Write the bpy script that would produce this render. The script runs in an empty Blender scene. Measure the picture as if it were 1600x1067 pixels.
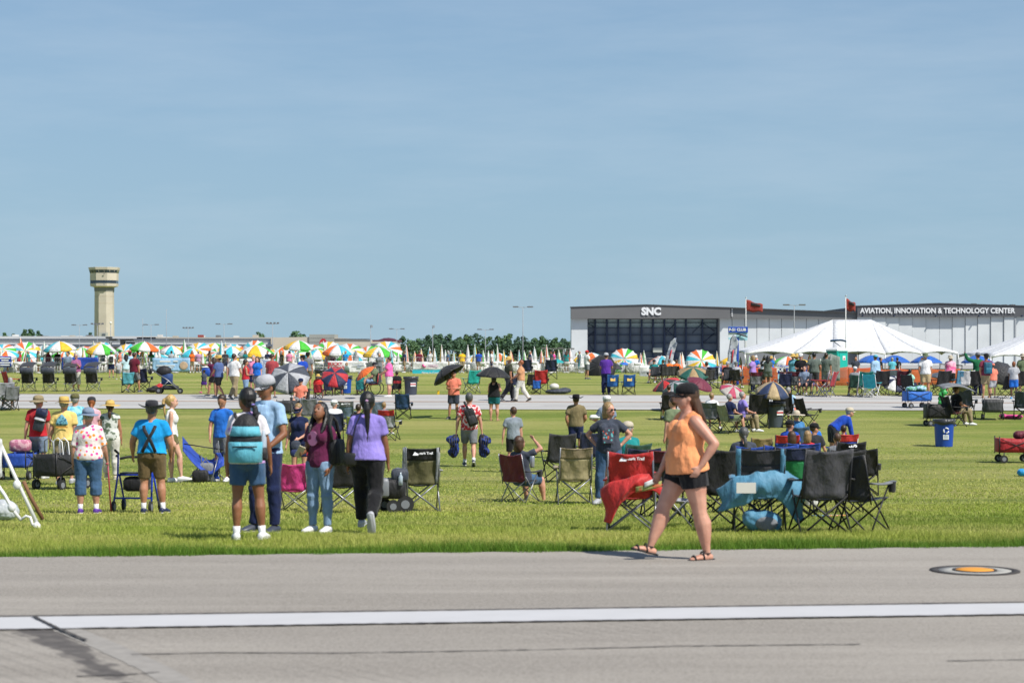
import bpy, bmesh, math, random
import numpy as np
from mathutils import Vector, Matrix
random.seed(7)
C = bpy.context.scene.collection
SC = bpy.context.scene
# ------------------------------------------------------------------ camera, sky, sun, exposure
F = 3111.0                    # focal length in pixels of the 1600 px wide photograph (70 mm)
CAMH = 2.0
HZ = 550.0                    # pixel row of the horizon
cd = bpy.data.cameras.new('camera'); cam = bpy.data.objects.new('camera', cd); C.objects.link(cam)
cd.sensor_width = 36.0; cd.lens = 70.0; cd.shift_y = (HZ - 533.5) / 1600.0
cd.clip_start = 0.5; cd.clip_end = 20000
cd.dof.use_dof = True; cd.dof.focus_distance = 55.0; cd.dof.aperture_fstop = 3.2
cam.location = (0, 0, CAMH); cam.rotation_euler = (math.pi / 2, 0, 0)
SC.camera = cam
SUN_EL, SUN_AZ = math.radians(50), math.radians(130)   # azimuth clockwise from +Y (view direction): right and behind the camera
wd = bpy.data.worlds.new('World'); SC.world = wd; wd.use_nodes = True
nt = wd.node_tree; bg = nt.nodes['Background']
sky = nt.nodes.new('ShaderNodeTexSky'); sky.sky_type = 'NISHITA'; sky.sun_disc = False
sky.sun_elevation = SUN_EL; sky.sun_rotation = SUN_AZ
sky.altitude = 300; sky.air_density = 1.0; sky.dust_density = 0.3; sky.ozone_density = 3.5
# thin high cirrus: a soft veil over the whole sky
tc = nt.nodes.new('ShaderNodeTexCoord'); mp = nt.nodes.new('ShaderNodeMapping'); mp.inputs['Scale'].default_value = (2.2, 2.2, 13)
mp.inputs['Rotation'].default_value = (0.12, 0.1, 0.3)
nz = nt.nodes.new('ShaderNodeTexNoise'); nz.inputs['Scale'].default_value = 2.3; nz.inputs['Detail'].default_value = 5; nz.inputs['Roughness'].default_value = 0.62
cr = nt.nodes.new('ShaderNodeMapRange'); cr.inputs['From Min'].default_value = 0.42; cr.inputs['From Max'].default_value = 0.85
cr.inputs['To Min'].default_value = 0.0; cr.inputs['To Max'].default_value = 0.26
mx = nt.nodes.new('ShaderNodeMix'); mx.data_type = 'RGBA'
mx.inputs[7].default_value = (5.2, 6.0, 6.8, 1)
hs = nt.nodes.new('ShaderNodeHueSaturation'); hs.inputs['Saturation'].default_value = 0.93; hs.inputs['Value'].default_value = 0.9
nt.links.new(tc.outputs['Generated'], mp.inputs['Vector']); nt.links.new(mp.outputs[0], nz.inputs['Vector'])
nt.links.new(nz.outputs['Fac'], cr.inputs['Value']); nt.links.new(cr.outputs[0], mx.inputs[0])
# pale summer haze that thickens towards the horizon all the way round
sxyz = nt.nodes.new('ShaderNodeSeparateXYZ'); hz_ = nt.nodes.new('ShaderNodeMapRange'); hz_.inputs['From Min'].default_value = 0.0; hz_.inputs['From Max'].default_value = 0.55
hz_.inputs['To Min'].default_value = 0.93; hz_.inputs['To Max'].default_value = 0.0; hzm = nt.nodes.new('ShaderNodeMix'); hzm.data_type = 'RGBA'
hzc = nt.nodes.new('ShaderNodeMix'); hzc.data_type = 'RGBA'; hzc.inputs[6].default_value = (2.66, 4.12, 5.2, 1); hzc.inputs[7].default_value = (2.08, 3.42, 5.0, 1)
hzr = nt.nodes.new('ShaderNodeMapRange'); hzr.inputs['From Max'].default_value = 0.2
nt.links.new(sxyz.outputs[2], hzr.inputs['Value']); nt.links.new(hzr.outputs[0], hzc.inputs[0])
nt.links.new(tc.outputs['Generated'], sxyz.inputs[0]); nt.links.new(sxyz.outputs[2], hz_.inputs['Value']); nt.links.new(hz_.outputs[0], hzm.inputs[0])
nt.links.new(sky.outputs[0], hs.inputs['Color']); nt.links.new(hs.outputs[0], hzm.inputs[6]); nt.links.new(hzc.outputs[2], hzm.inputs[7]); nt.links.new(hzm.outputs[2], mx.inputs[6])
nt.links.new(mx.outputs[2], bg.inputs[0]); bg.inputs[1].default_value = 0.092
sd = bpy.data.lights.new('sun', 'SUN'); sd.energy = 4.2; sd.angle = math.radians(0.53); sd.color = (1, 0.95, 0.87)
so = bpy.data.objects.new('sun', sd); C.objects.link(so)
sv = Vector((math.sin(SUN_AZ) * math.cos(SUN_EL), math.cos(SUN_AZ) * math.cos(SUN_EL), math.sin(SUN_EL)))
so.rotation_euler = sv.to_track_quat('Z', 'Y').to_euler(); so.location = (30, -30, 60)
SC.view_settings.view_transform = 'Standard'; SC.view_settings.look = 'None'
SC.view_settings.exposure = 0.42; SC.view_settings.gamma = 1.0
SC.render.engine = 'CYCLES'; SC.cycles.max_bounces = 5; SC.cycles.diffuse_bounces = 2; SC.cycles.transparent_max_bounces = 8

# ------------------------------------------------------------------ ground profile and pixel helpers
PD = [-50, 21.5, 23.5, 27, 30, 33, 40, 50, 60, 67, 74, 77, 87, 95, 150, 165, 250, 500, 700, 1200, 9000]
PZ = [0, 0, -.08, -.25, -.40, -.5, -.68, -.83, -.80, -.64, -.42, -.22, .14, .20, .40, .40, -.3, -1.8, -2.2, -4, -6]
def sm(a, b, x):
    t = min(1, max(0, (x - a) / (b - a))); return t * t * (3 - 2 * t)
def gz(X, Y):
    s = Y + .08 * max(-60, min(60, X)) * sm(25, 70, Y)
    return float(np.interp(s, PD, PZ)) - .4 * sm(8, 16, X) * sm(100, 125, Y)
def pt(px, py, d):
    """world point seen at a photo pixel, d metres away"""
    return Vector(((px - 800) / F * d, d, CAMH - (py - HZ) / F * d))
def gp(px, py):
    """point of the ground seen at a photo pixel"""
    d = 8.0; pd = d
    while d < 1500:
        X = (px - 800) / F * d
        if HZ + F * (CAMH - gz(X, d)) / d <= py: break
        pd = d; d *= 1.01
    a, b = pd, d
    for _ in range(30):
        m = (a + b) / 2; X = (px - 800) / F * m
        if HZ + F * (CAMH - gz(X, m)) / m <= py: b = m
        else: a = m
    X = (px - 800) / F * b
    return Vector((X, b, gz(X, b)))

# ------------------------------------------------------------------ materials
MATS = {}
def s2l(c):
    return tuple(((v / 255) / 12.92 if v / 255 <= .04045 else ((v / 255 + .055) / 1.055) ** 2.4) for v in c)
def mat(name, col, rough=.8, metal=0, kind='plain', col2=None, scale=1.0, bump=0.0, **kw):
    """procedural material; col is linear base colour"""
    key = (name, tuple(round(c, 4) for c in col), rough, kind)
    if key in MATS: return MATS[key]
    m = bpy.data.materials.new(name); m.use_nodes = True; t = m.node_tree; N = t.nodes; L = t.links
    b = N['Principled BSDF']; b.inputs['Roughness'].default_value = rough; b.inputs['Metallic'].default_value = metal
    if 'spec' in kw: b.inputs['Specular IOR Level'].default_value = kw['spec']
    tcn = N.new('ShaderNodeTexCoord'); vec = tcn.outputs['Object']
    def noise(sc, det=3, v=None):
        n = N.new('ShaderNodeTexNoise'); n.inputs['Scale'].default_value = sc; n.inputs['Detail'].default_value = det
        L.new(v or vec, n.inputs['Vector']); return n.outputs['Fac']
    def ramp(fac, a, bb):
        r = N.new('ShaderNodeMapRange'); r.inputs['From Min'].default_value = a; r.inputs['From Max'].default_value = bb
        L.new(fac, r.inputs['Value']); return r.outputs[0]
    def mixc(fac, c1, c2):
        x = N.new('ShaderNodeMix'); x.data_type = 'RGBA'
        if isinstance(fac, float): x.inputs[0].default_value = fac
        else: L.new(fac, x.inputs[0])
        for i, c in ((6, c1), (7, c2)):
            if isinstance(c, tuple): x.inputs[i].default_value = (*c[:3], 1)
            else: L.new(c, x.inputs[i])
        return x.outputs[2]
    def dobump(h, st, dist):
        bn = N.new('ShaderNodeBump'); bn.inputs['Strength'].default_value = st; bn.inputs['Distance'].default_value = dist
        L.new(h, bn.inputs['Height']); L.new(bn.outputs[0], b.inputs['Normal'])
    dk = tuple(c * .72 for c in col); lt = tuple(min(1, c * 1.15) for c in col)
    if kind == 'cloth':
        L.new(mixc(ramp(noise(6, 6), .3, .7), dk, lt), b.inputs['Base Color'])
        mpn = N.new('ShaderNodeMapping'); mpn.inputs['Scale'].default_value = (1, 1, .45); L.new(vec, mpn.inputs['Vector'])
        dobump(noise(13, 4, mpn.outputs[0]), .8, .035)
        b.inputs['Sheen Weight'].default_value = .15
    elif kind == 'print':      # small blossoms scattered on cloth
        v = N.new('ShaderNodeTexVoronoi'); v.inputs['Scale'].default_value = scale; L.new(vec, v.inputs['Vector'])
        sp = N.new('ShaderNodeSeparateColor'); L.new(v.outputs['Color'], sp.inputs[0])
        pick = N.new('ShaderNodeMath'); pick.operation = 'GREATER_THAN'; pick.inputs[1].default_value = .5; L.new(sp.outputs[0], pick.inputs[0])
        two = mixc(pick.outputs[0], col2[0], col2[1])
        L.new(mixc(ramp(v.outputs['Distance'], .42, .36), col, two), b.inputs['Base Color'])
        dobump(noise(12), .5, .03)
    elif kind == 'aloha':      # large blotchy leaves
        n1 = noise(scale, 4)
        L.new(mixc(ramp(n1, .5, .56), col, col2[0]), b.inputs['Base Color']); dobump(noise(12), .5, .03)
    elif kind == 'skin':
        L.new(mixc(ramp(noise(7, 6), .3, .7), tuple(c * f for c, f in zip(col, (.82, .72, .7))), tuple(min(1, c * 1.14) for c in col)), b.inputs['Base Color'])
        b.inputs['Subsurface Weight'].default_value = .06; b.inputs['Subsurface Radius'].default_value = (.02, .008, .004)
        dobump(noise(60), .12, .004)
    elif kind == 'hair':
        mpn = N.new('ShaderNodeMapping'); mpn.inputs['Scale'].default_value = (60, 60, 3); L.new(vec, mpn.inputs['Vector'])
        n = noise(1, 4, mpn.outputs[0])
        L.new(mixc(ramp(n, .3, .7), tuple(c * .55 for c in col), tuple(min(1, c * 1.45) for c in col)), b.inputs['Base Color'])
        dobump(n, .8, .01)
    elif kind == 'rough':
        L.new(mixc(noise(scale, 6), dk, lt), b.inputs['Base Color']); dobump(noise(scale * 4, 4), bump or .3, .01)
    elif kind == 'tex':        # soft large and small variation, no relief
        L.new(mixc(ramp(noise(scale, 5), .3, .7), tuple(c * .85 for c in col), tuple(min(1, c * 1.1) for c in col)), b.inputs['Base Color'])
    elif kind == 'metal':
        L.new(mixc(noise(20, 3), dk, lt), b.inputs['Base Color'])
    else:
        L.new(mixc(noise(3 * scale, 4), tuple(c * .9 for c in col), tuple(min(1, c * 1.06) for c in col)), b.inputs['Base Color'])
    if 'emit' in kw: pass
    if 'alpha' in kw: b.inputs['Alpha'].default_value = kw['alpha']
    if 'trans' in kw: # light shining through thin cloth
        tr = N.new('ShaderNodeBsdfTranslucent'); ms = N.new('ShaderNodeMixShader'); ms.inputs[0].default_value = kw['trans']
        tr.inputs[0].default_value = (*col, 1)
        L.new(b.outputs[0], ms.inputs[1]); L.new(tr.outputs[0], ms.inputs[2]); L.new(ms.outputs[0], N['Material Output'].inputs[0])
    MATS[key] = m; return m
PAL = dict(white=(.78, .78, .78), offwhite=(.66, .64, .58), black=(.012, .012, .014), charcoal=(.035, .036, .042), gray=(.2, .21, .23), lgray=(.42, .43, .46),
    red=(.48, .02, .03), bred=(.62, .03, .03), maroon=(.14, .012, .03), navy=(.012, .02, .07), blue=(.012, .07, .42), bblue=(.02, .16, .62), royal=(.01, .06, .42),
    cyan=(.01, .33, .75), aqua=(.12, .48, .6), teal=(.01, .22, .22), ltblue=(.36, .55, .78), steel=(.1, .3, .46), denim=(.05, .11, .21), ltdenim=(.22, .34, .5), yellow=(.83, .6, .2),
    gold=(.85, .52, .02), orange=(.85, .16, .02), peach=(.95, .35, .145), salmon=(.82, .24, .16), pink=(.8, .25, .4), hotpink=(.8, .06, .3), ltpink=(.72, .4, .46),
    purple=(.1, .03, .3), lavender=(.28, .22, .62), plum=(.12, .015, .06), olive=(.13, .12, .05), khaki=(.3, .24, .14), brown=(.13, .09, .04), tan=(.46, .36, .2), beige=(.52, .46, .36),
    green=(.01, .2, .05), bgreen=(.06, .5, .05), dkgreen=(.015, .07, .045), sage=(.14, .18, .1), ggray=(.11, .14, .12), straw=(.62, .42, .12), lilac=(.5, .28, .46), slate=(.05, .06, .085), graytee=(.24, .28, .32), bluegray=(.2, .26, .36))
def col(c): return PAL[c] if isinstance(c, str) else c
def cloth(c): return mat('cloth_' + (c if isinstance(c, str) else 'mix'), col(c), .9, kind='cloth', spec=.2)
def nylon(c): return mat('nylon_' + (c if isinstance(c, str) else 'mix'), col(c), .62, kind='cloth', trans=.12)
def plastic(c): return mat('plastic_' + (c if isinstance(c, str) else 'mix'), col(c), .45)
def skinm(c): return mat('skin', c, .5, kind='skin')
def hairm(c): return mat('hair', c, .45, kind='hair')
STEEL = mat('tube_steel', (.25, .26, .28), .35, .6, kind='metal'); BLACKM = mat('black_tube', (.02, .02, .022), .45, .2, kind='metal')
WHITEM = mat('white_paint', (.75, .75, .74), .4); ALU = mat('aluminium', (.5, .51, .53), .35, .7, kind='metal')
SK = dict(fair=(.56, .3, .21), pale=(.64, .38, .28), tan=(.44, .22, .13), brown=(.27, .12, .06), dark=(.09, .04, .022))
HR = dict(black=(.012, .011, .011), brown=(.07, .035, .018), dbrown=(.035, .02, .012), blonde=(.5, .33, .13), dblonde=(.28, .18, .08), gray=(.3, .29, .28), red=(.26, .08, .025), dgray=(.08, .08, .08))

# ------------------------------------------------------------------ geometry collector
class G:
    def __init__(s): s.v = []; s.f = []; s.mi = []
    def add(s, vs, fs, mi=0):
        o = len(s.v); s.v += [tuple(v) for v in vs]; s.f += [tuple(i + o for i in f) for f in fs]; s.mi += [mi] * len(fs)
    def box(s, c, d, rot=None, mi=0):
        hx, hy, hz_ = d[0] / 2, d[1] / 2, d[2] / 2
        vs = [Vector((x, y, z)) for z in (-hz_, hz_) for y in (-hy, hy) for x in (-hx, hx)]
        if rot is not None: vs = [rot @ v for v in vs]
        c = Vector(c); s.add([v + c for v in vs], [(0, 2, 3, 1), (4, 5, 7, 6), (0, 1, 5, 4), (2, 6, 7, 3), (0, 4, 6, 2), (1, 3, 7, 5)], mi)
    def loft(s, cs, rx, ry, right=(1, 0, 0), n=10, mi=0, cap=True, tang=None):
        """elliptical rings along points cs; right is the preferred x axis of the rings"""
        cs = [Vector(c) for c in cs]; k = len(cs); right = Vector(right); vs = []
        for i, c in enumerate(cs):
            t = tang if tang is not None else (cs[min(i + 1, k - 1)] - cs[max(i - 1, 0)])
            t = Vector(t).normalized()
            u = right - t * right.dot(t)
            if u.length < .05: u = t.orthogonal()
            u.normalize(); w = t.cross(u)
            for j in range(n):
                a = 2 * math.pi * j / n; vs.append(c + u * (rx[i] * math.cos(a)) + w * (ry[i] * math.sin(a)))
        fs = [(i * n + j, i * n + (j + 1) % n, (i + 1) * n + (j + 1) % n, (i + 1) * n + j) for i in range(k - 1) for j in range(n)]
        if cap: fs += [tuple(range(n - 1, -1, -1)), tuple((k - 1) * n + j for j in range(n))]
        s.add(vs, fs, mi)
    def tube(s, pts, r, n=6, mi=0):
        k = len(pts); r = r if isinstance(r, (list, tuple)) else [r] * k
        s.loft(pts, r, r, (.3, .9, .2) if abs((Vector(pts[-1]) - Vector(pts[0])).normalized().x) > .8 else (1, 0, 0), n, mi)
    def capsule(s, a, b, ra, rb, n=10, bul=0, mi=0):
        a, b = Vector(a), Vector(b); t = (b - a).normalized(); L = (b - a).length
        cs = [a - t * ra * .9, a - t * ra * .5, a, a + (b - a) * .3, a + (b - a) * .65, b, b + t * rb * .5, b + t * rb * .9]
        rs = [ra * .35, ra * .85, ra, ra + (rb - ra) * .3 + bul, ra + (rb - ra) * .65 + bul * .5, rb, rb * .85, rb * .35]
        s.loft(cs, rs, rs, (1, 0, 0), n, mi)
    def ell(s, c, r, ax=None, n=10, mi=0):
        ax = ax or (Vector((1, 0, 0)), Vector((0, 1, 0)), Vector((0, 0, 1))); c = Vector(c); vs = []; m = max(4, n // 2 + 1)
        for i in range(m + 1):
            p = math.pi * i / m
            for j in range(n):
                a = 2 * math.pi * j / n
                vs.append(c + ax[0] * (r[0] * max(.02, math.sin(p)) * math.cos(a)) + ax[1] * (r[1] * max(.02, math.sin(p)) * math.sin(a)) + ax[2] * (-r[2] * math.cos(p)))
        fs = [(i * n + j, i * n + (j + 1) % n, (i + 1) * n + (j + 1) % n, (i + 1) * n + j) for i in range(m) for j in range(n)]
        fs += [tuple(range(n - 1, -1, -1)), tuple(m * n + j for j in range(n))]
        s.add(vs, fs, mi)
    def rev(s, prof, n=16, c=(0, 0, 0), mi=0, mod=None, cap=True):
        """revolve (r, z) profile about z; mod(angle, r, z) -> (r, z)"""
        c = Vector(c); vs = []; k = len(prof)
        for (r, z) in prof:
            for j in range(n):
                a = 2 * math.pi * j / n; rr, zz = mod(a, r, z) if mod else (r, z)
                vs.append(c + Vector((rr * math.cos(a), rr * math.sin(a), zz)))
        fs = [(i * n + j, i * n + (j + 1) % n, (i + 1) * n + (j + 1) % n, (i + 1) * n + j) for i in range(k - 1) for j in range(n)]
        if cap: fs += [tuple(range(n - 1, -1, -1)), tuple((k - 1) * n + j for j in range(n))]
        s.add(vs, fs, mi)
    def sheet(s, fn, nu, nv, th=.006, mi=0):
        """closed thin cloth from fn(u, v) -> point, given thickness along its normal"""
        P = [[Vector(fn(i / nu, j / nv)) for j in range(nv + 1)] for i in range(nu + 1)]; vs = []
        for sgn in (1, -1):
            for i in range(nu + 1):
                for j in range(nv + 1):
                    du = P[min(i + 1, nu)][j] - P[max(i - 1, 0)][j]; dv = P[i][min(j + 1, nv)] - P[i][max(j - 1, 0)]
                    nn = du.cross(dv); nn = nn.normalized() if nn.length > 1e-9 else Vector((0, 0, 1)); vs.append(P[i][j] + nn * th * .5 * sgn)
        w = nv + 1; o = (nu + 1) * w; fs = []
        for i in range(nu):
            for j in range(nv):
                q = (i * w + j, (i + 1) * w + j, (i + 1) * w + j + 1, i * w + j + 1); fs.append(q); fs.append(tuple(x + o for x in reversed(q)))
        for j in range(nv):
            fs.append((j, j + 1, o + j + 1, o + j)); b_ = nu * w; fs.append((b_ + j + 1, b_ + j, o + b_ + j, o + b_ + j + 1))
        for i in range(nu):
            fs.append(((i + 1) * w, i * w, o + i * w, o + (i + 1) * w)); fs.append((i * w + nv, (i + 1) * w + nv, o + (i + 1) * w + nv, o + i * w + nv))
        s.add(vs, fs, mi)
    def mesh(s, name, mats=(), smooth=True):
        me = bpy.data.meshes.new(name); me.from_pydata(s.v, [], s.f)
        for m in mats: me.materials.append(m)
        if len(mats) > 1: me.polygons.foreach_set('material_index', s.mi)
        if smooth: me.polygons.foreach_set('use_smooth', [True] * len(me.polygons))
        me.update(); return me
def link(name, me, parent=None, loc=None, rz=0, material=None):
    o = bpy.data.objects.new(name, me); C.objects.link(o)
    if parent: o.parent = parent
    if loc is not None: o.location = loc
    if rz: o.rotation_euler = (0, 0, rz)
    if material is not None:
        if not me.materials: me.materials.append(material)
        o.material_slots[0].link = 'OBJECT'; o.material_slots[0].material = material
    return o
def obj(name, g, m, parent=None, loc=None, rz=0, smooth=True, auto=None):
    ms = m if isinstance(m, (list, tuple)) else [m]
    o = link(name, g.mesh(name, ms, smooth), parent, loc, rz)
    if auto: flat(o, auto)
    return o
def flat(o, ang=40):
    me = o.data
    if hasattr(me, 'set_sharp_from_angle'): me.set_sharp_from_angle(angle=math.radians(ang))
def tag(o, label, cat, group=None):
    o['label'] = label; o['category'] = cat
    if group: o['group'] = group
    return o
def thing(name, label, cat, loc, rz=0, group=None):
    o = bpy.data.objects.new(name, None); C.objects.link(o); o.empty_display_size = .2
    o.location = loc; o.rotation_euler = (0, 0, rz); return tag(o, label, cat, group)
def struct(o): o['kind'] = 'structure'; return o
def stuff(o): o['kind'] = 'stuff'; return o
REM = []          # meshes that are fused into one skin at the end
TXT = []
def fuse(o, voxel, smooth=3, disp=0):
    m = o.modifiers.new('r', 'REMESH'); m.mode = 'VOXEL'; m.voxel_size = voxel; m.use_smooth_shade = True
    s = o.modifiers.new('s', 'SMOOTH'); s.factor = .5; s.iterations = smooth
    if disp:
        d = o.modifiers.new('d', 'DISPLACE'); d.texture = WR; d.strength = disp; d.mid_level = .5
    REM.append(o)
WR = bpy.data.textures.new('wrinkle', 'CLOUDS'); WR.noise_scale = .11; WR.noise_depth = 2
MC = {}           # cached meshes
def cm(key, fn, smooth=True, ang=None):
    if key not in MC:
        g = fn(); MC[key] = g.mesh(key if isinstance(key, str) else key[0], [], smooth)
        if ang and hasattr(MC[key], 'set_sharp_from_angle'): MC[key].set_sharp_from_angle(angle=math.radians(ang))
    return MC[key]
def text(body, size, m, parent, loc, rot=(math.pi / 2, 0, 0), ext=.01, bold=0, name='lettering', sx=1, align='CENTER'):
    cu = bpy.data.curves.new(name, 'FONT'); cu.body = body; cu.size = size; cu.extrude = ext; cu.offset = bold; cu.align_x = align; cu.align_y = 'CENTER'; cu.resolution_u = 3
    cu.materials.append(m); o = bpy.data.objects.new(name, cu); C.objects.link(o); o.parent = parent; o.location = loc; o.rotation_euler = rot; o.scale = (sx, 1, 1)
    TXT.append(o); return o
# ------------------------------------------------------------------ the setting: ground, runway, taxiway
def nodes_of(name, rough=.9):
    m = bpy.data.materials.new(name); m.use_nodes = True; t = m.node_tree
    b = t.nodes['Principled BSDF']; b.inputs['Roughness'].default_value = rough; b.inputs['Specular IOR Level'].default_value = .25
    return m, t.nodes, t.links, b
class NT:
    def __init__(s, N, L): s.N = N; s.L = L; tc = N.new('ShaderNodeTexCoord'); s.vec = tc.outputs['Object']
    def map(s, sc=(1, 1, 1), rot=(0, 0, 0), v=None):
        n = s.N.new('ShaderNodeMapping'); n.inputs['Scale'].default_value = sc; n.inputs['Rotation'].default_value = rot; s.L.new(v or s.vec, n.inputs['Vector']); return n.outputs[0]
    def noise(s, sc, det=4, v=None, ro=.5):
        n = s.N.new('ShaderNodeTexNoise'); n.inputs['Scale'].default_value = sc; n.inputs['Detail'].default_value = det; n.inputs['Roughness'].default_value = ro; s.L.new(v or s.vec, n.inputs['Vector']); return n.outputs['Fac']
    def wave(s, sc, v, dist=0):
        n = s.N.new('ShaderNodeTexWave'); n.inputs['Scale'].default_value = sc; n.inputs['Distortion'].default_value = dist; s.L.new(v, n.inputs['Vector']); return n.outputs['Fac']
    def rng(s, f, a, b, c=0, d=1):
        r = s.N.new('ShaderNodeMapRange'); r.inputs['From Min'].default_value = a; r.inputs['From Max'].default_value = b; r.inputs['To Min'].default_value = c; r.inputs['To Max'].default_value = d; s.L.new(f, r.inputs['Value']); return r.outputs[0]
    def mix(s, f, a, b, mode='MIX'):
        x = s.N.new('ShaderNodeMix'); x.data_type = 'RGBA'; x.blend_type = mode
        if isinstance(f, (int, float)): x.inputs[0].default_value = f
        else: s.L.new(f, x.inputs[0])
        for i, c in ((6, a), (7, b)):
            if isinstance(c, tuple): x.inputs[i].default_value = (*c, 1)
            else: s.L.new(c, x.inputs[i])
        return x.outputs[2]
    def math(s, op, a, b):
        x = s.N.new('ShaderNodeMath'); x.operation = op
        for i, c in ((0, a), (1, b)):
            if isinstance(c, (int, float)): x.inputs[i].default_value = c
            else: s.L.new(c, x.inputs[i])
        return x.outputs[0]
    def bump(s, b, h, st, dist):
        n = s.N.new('ShaderNodeBump'); n.inputs['Strength'].default_value = st; n.inputs['Distance'].default_value = dist; s.L.new(h, n.inputs['Height']); s.L.new(n.outputs[0], b.inputs['Normal'])
def grass_mat():
    m, N, L, b = nodes_of('grass', .85); k = NT(N, L)
    big = k.noise(.22, 4, k.map((.35, 1, 1)), .6); mid = k.noise(1.6, 5, k.map((.5, 1, 1)), .65); fine = k.noise(14, 4, k.map((1, .6, 1)), .7); vf = k.noise(60, 3, None, .7)
    c = k.mix(k.rng(mid, .36, .66), (.215, .29, .042), (.33, .38, .072))
    c = k.mix(k.rng(big, .38, .6), c, (.45, .43, .135))
    c = k.mix(k.rng(fine, .5, .72, 0, .55), c, (.40, .39, .13)); c = k.mix(k.rng(fine, .48, .3, 0, .7), c, (.12, .175, .02))
    c = k.mix(k.rng(vf, .56, .42, 0, .45), c, (.10, .15, .018))
    st = k.noise(1.0, 4, k.map((.045, .42, 1), (0, 0, .08)), .6); c = k.mix(k.rng(st, .5, .36, 0, .6), c, (.135, .2, .026)); c = k.mix(k.rng(st, .53, .68, 0, .55), c, (.40, .37, .12))
    L.new(c, b.inputs['Base Color']); k.bump(b, k.math('ADD', fine, vf), .9, .05); return m
GRASS = grass_mat()
def grid_sheet(name, ds, xs_at, m, zoff=0, nx=60):
    vs = []; fs = []
    for i, d in enumerate(ds):
        x0, x1 = xs_at(d)
        for j in range(nx + 1):
            X = x0 + (x1 - x0) * j / nx; vs.append((X, d, gz(X, d) + zoff))
    w = nx + 1
    fs = [(i * w + j, i * w + j + 1, (i + 1) * w + j + 1, (i + 1) * w + j) for i in range(len(ds) - 1) for j in range(nx)]
    g = G(); g.v = vs; g.f = fs; g.mi = [0] * len(fs); return obj(name, g, m)
ds = [-30, -10, 5, 15] + [19 + i * 1.0 for i in range(90)] + [109 + i * 6 for i in range(26)] + [280, 320, 380, 440, 500, 560, 620, 700, 800, 1000, 1200, 2000, 4000, 9000]
struct(grid_sheet('ground', ds, lambda d: (-max(25, d * .6), max(25, d * .6)), GRASS, -.012))
def redge(X): return 19.92 + .104 * X          # far edge of the runway
def runway_mat():
    m, N, L, b = nodes_of('runway_concrete', .88); k = NT(N, L)
    streak = k.noise(.9, 5, k.map((.12, 1.1, 1), (0, 0, -.104)), .6); spot = k.noise(46, 5, None, .85); big = k.noise(.5, 4)
    c = k.mix(k.rng(streak, .4, .6), (.228, .207, .181), (.318, .292, .258)); c = k.mix(k.rng(big, .45, .7, 0, .5), c, (.235, .215, .192))
    c = k.mix(k.rng(spot, .42, .62, .0, .6), c, (.40, .372, .33)); c = k.mix(k.rng(spot, .46, .34, 0, .65), c, (.12, .105, .09))
    # sawn grooves across the runway, worn away in places; none on the shoulder
    wv = k.wave(2.3, k.map((1, 1, 1), (0, 0, -.62)), .4)
    sx = N.new('ShaderNodeSeparateXYZ'); L.new(k.map((1, 1, 1), (0, 0, -.104)), sx.inputs[0])
    near = k.rng(sx.outputs[1], 14.95, 14.6)
    left = k.math('MAXIMUM', k.rng(sx.outputs[0], -.5, -4.0), k.rng(k.noise(.55, 3), .56, .75, 0, .5)); gm = k.math('MULTIPLY', k.math('MULTIPLY', near, left), k.rng(wv, .62, .95))
    c = k.mix(k.math('MULTIPLY', gm, .42), c, (.10, .092, .084))
    # dark wet-looking stain running out from the painted line
    a_, b_ = gp(30, 968), gp(205, 1072); ang = math.atan2(b_.y - a_.y, b_.x - a_.x); mpn = N.new('ShaderNodeMapping'); mpn.vector_type = 'TEXTURE'; mpn.inputs['Location'].default_value = (a_.x, a_.y, 0); mpn.inputs['Rotation'].default_value = (0, 0, ang); L.new(k.vec, mpn.inputs['Vector'])
    s2 = N.new('ShaderNodeSeparateXYZ'); L.new(mpn.outputs[0], s2.inputs[0]); ln = (b_ - a_).length
    ed = k.math('ADD', k.math('ABSOLUTE', s2.outputs[1], 0), k.math('ADD', k.math('MULTIPLY', k.math('SUBTRACT', k.noise(3.2, 4), .5), .3), k.math('MULTIPLY', k.math('SUBTRACT', wv, .5), .05)))
    wdt = k.rng(s2.outputs[0], .15, ln, .17, .05); sm_ = k.math('MULTIPLY', k.rng(k.math('SUBTRACT', ed, wdt), .03, -.03), k.rng(s2.outputs[0], -.15, .12)); sm_ = k.math('MULTIPLY', sm_, k.rng(s2.outputs[0], ln * 1.25, ln * .9))
    c = k.mix(k.math('MULTIPLY', sm_, k.rng(k.noise(7, 4),   .3, .6, .72, .97)), c, (.088, .08, .076))
    L.new(c, b.inputs['Base Color'])
    h = k.math('SUBTRACT', spot, k.math('MULTIPLY', gm, 2.5)); k.bump(b, h, .5, .006); return m
RW = runway_mat()
g = G(); NXR = 80
for j in range(NXR + 1):
    X = -22 + 44 * j / NXR; g.v += [(X, -25, .006), (X, 10, .006), (X, redge(X) + random.uniform(-.015, .015), .006)]
for j in range(NXR):
    for r in range(2): g.f.append((j * 3 + r, j * 3 + 3 + r, j * 3 + 4 + r, j * 3 + 1 + r)); g.mi.append(0)
runway = struct(obj('runway', g, RW))
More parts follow.
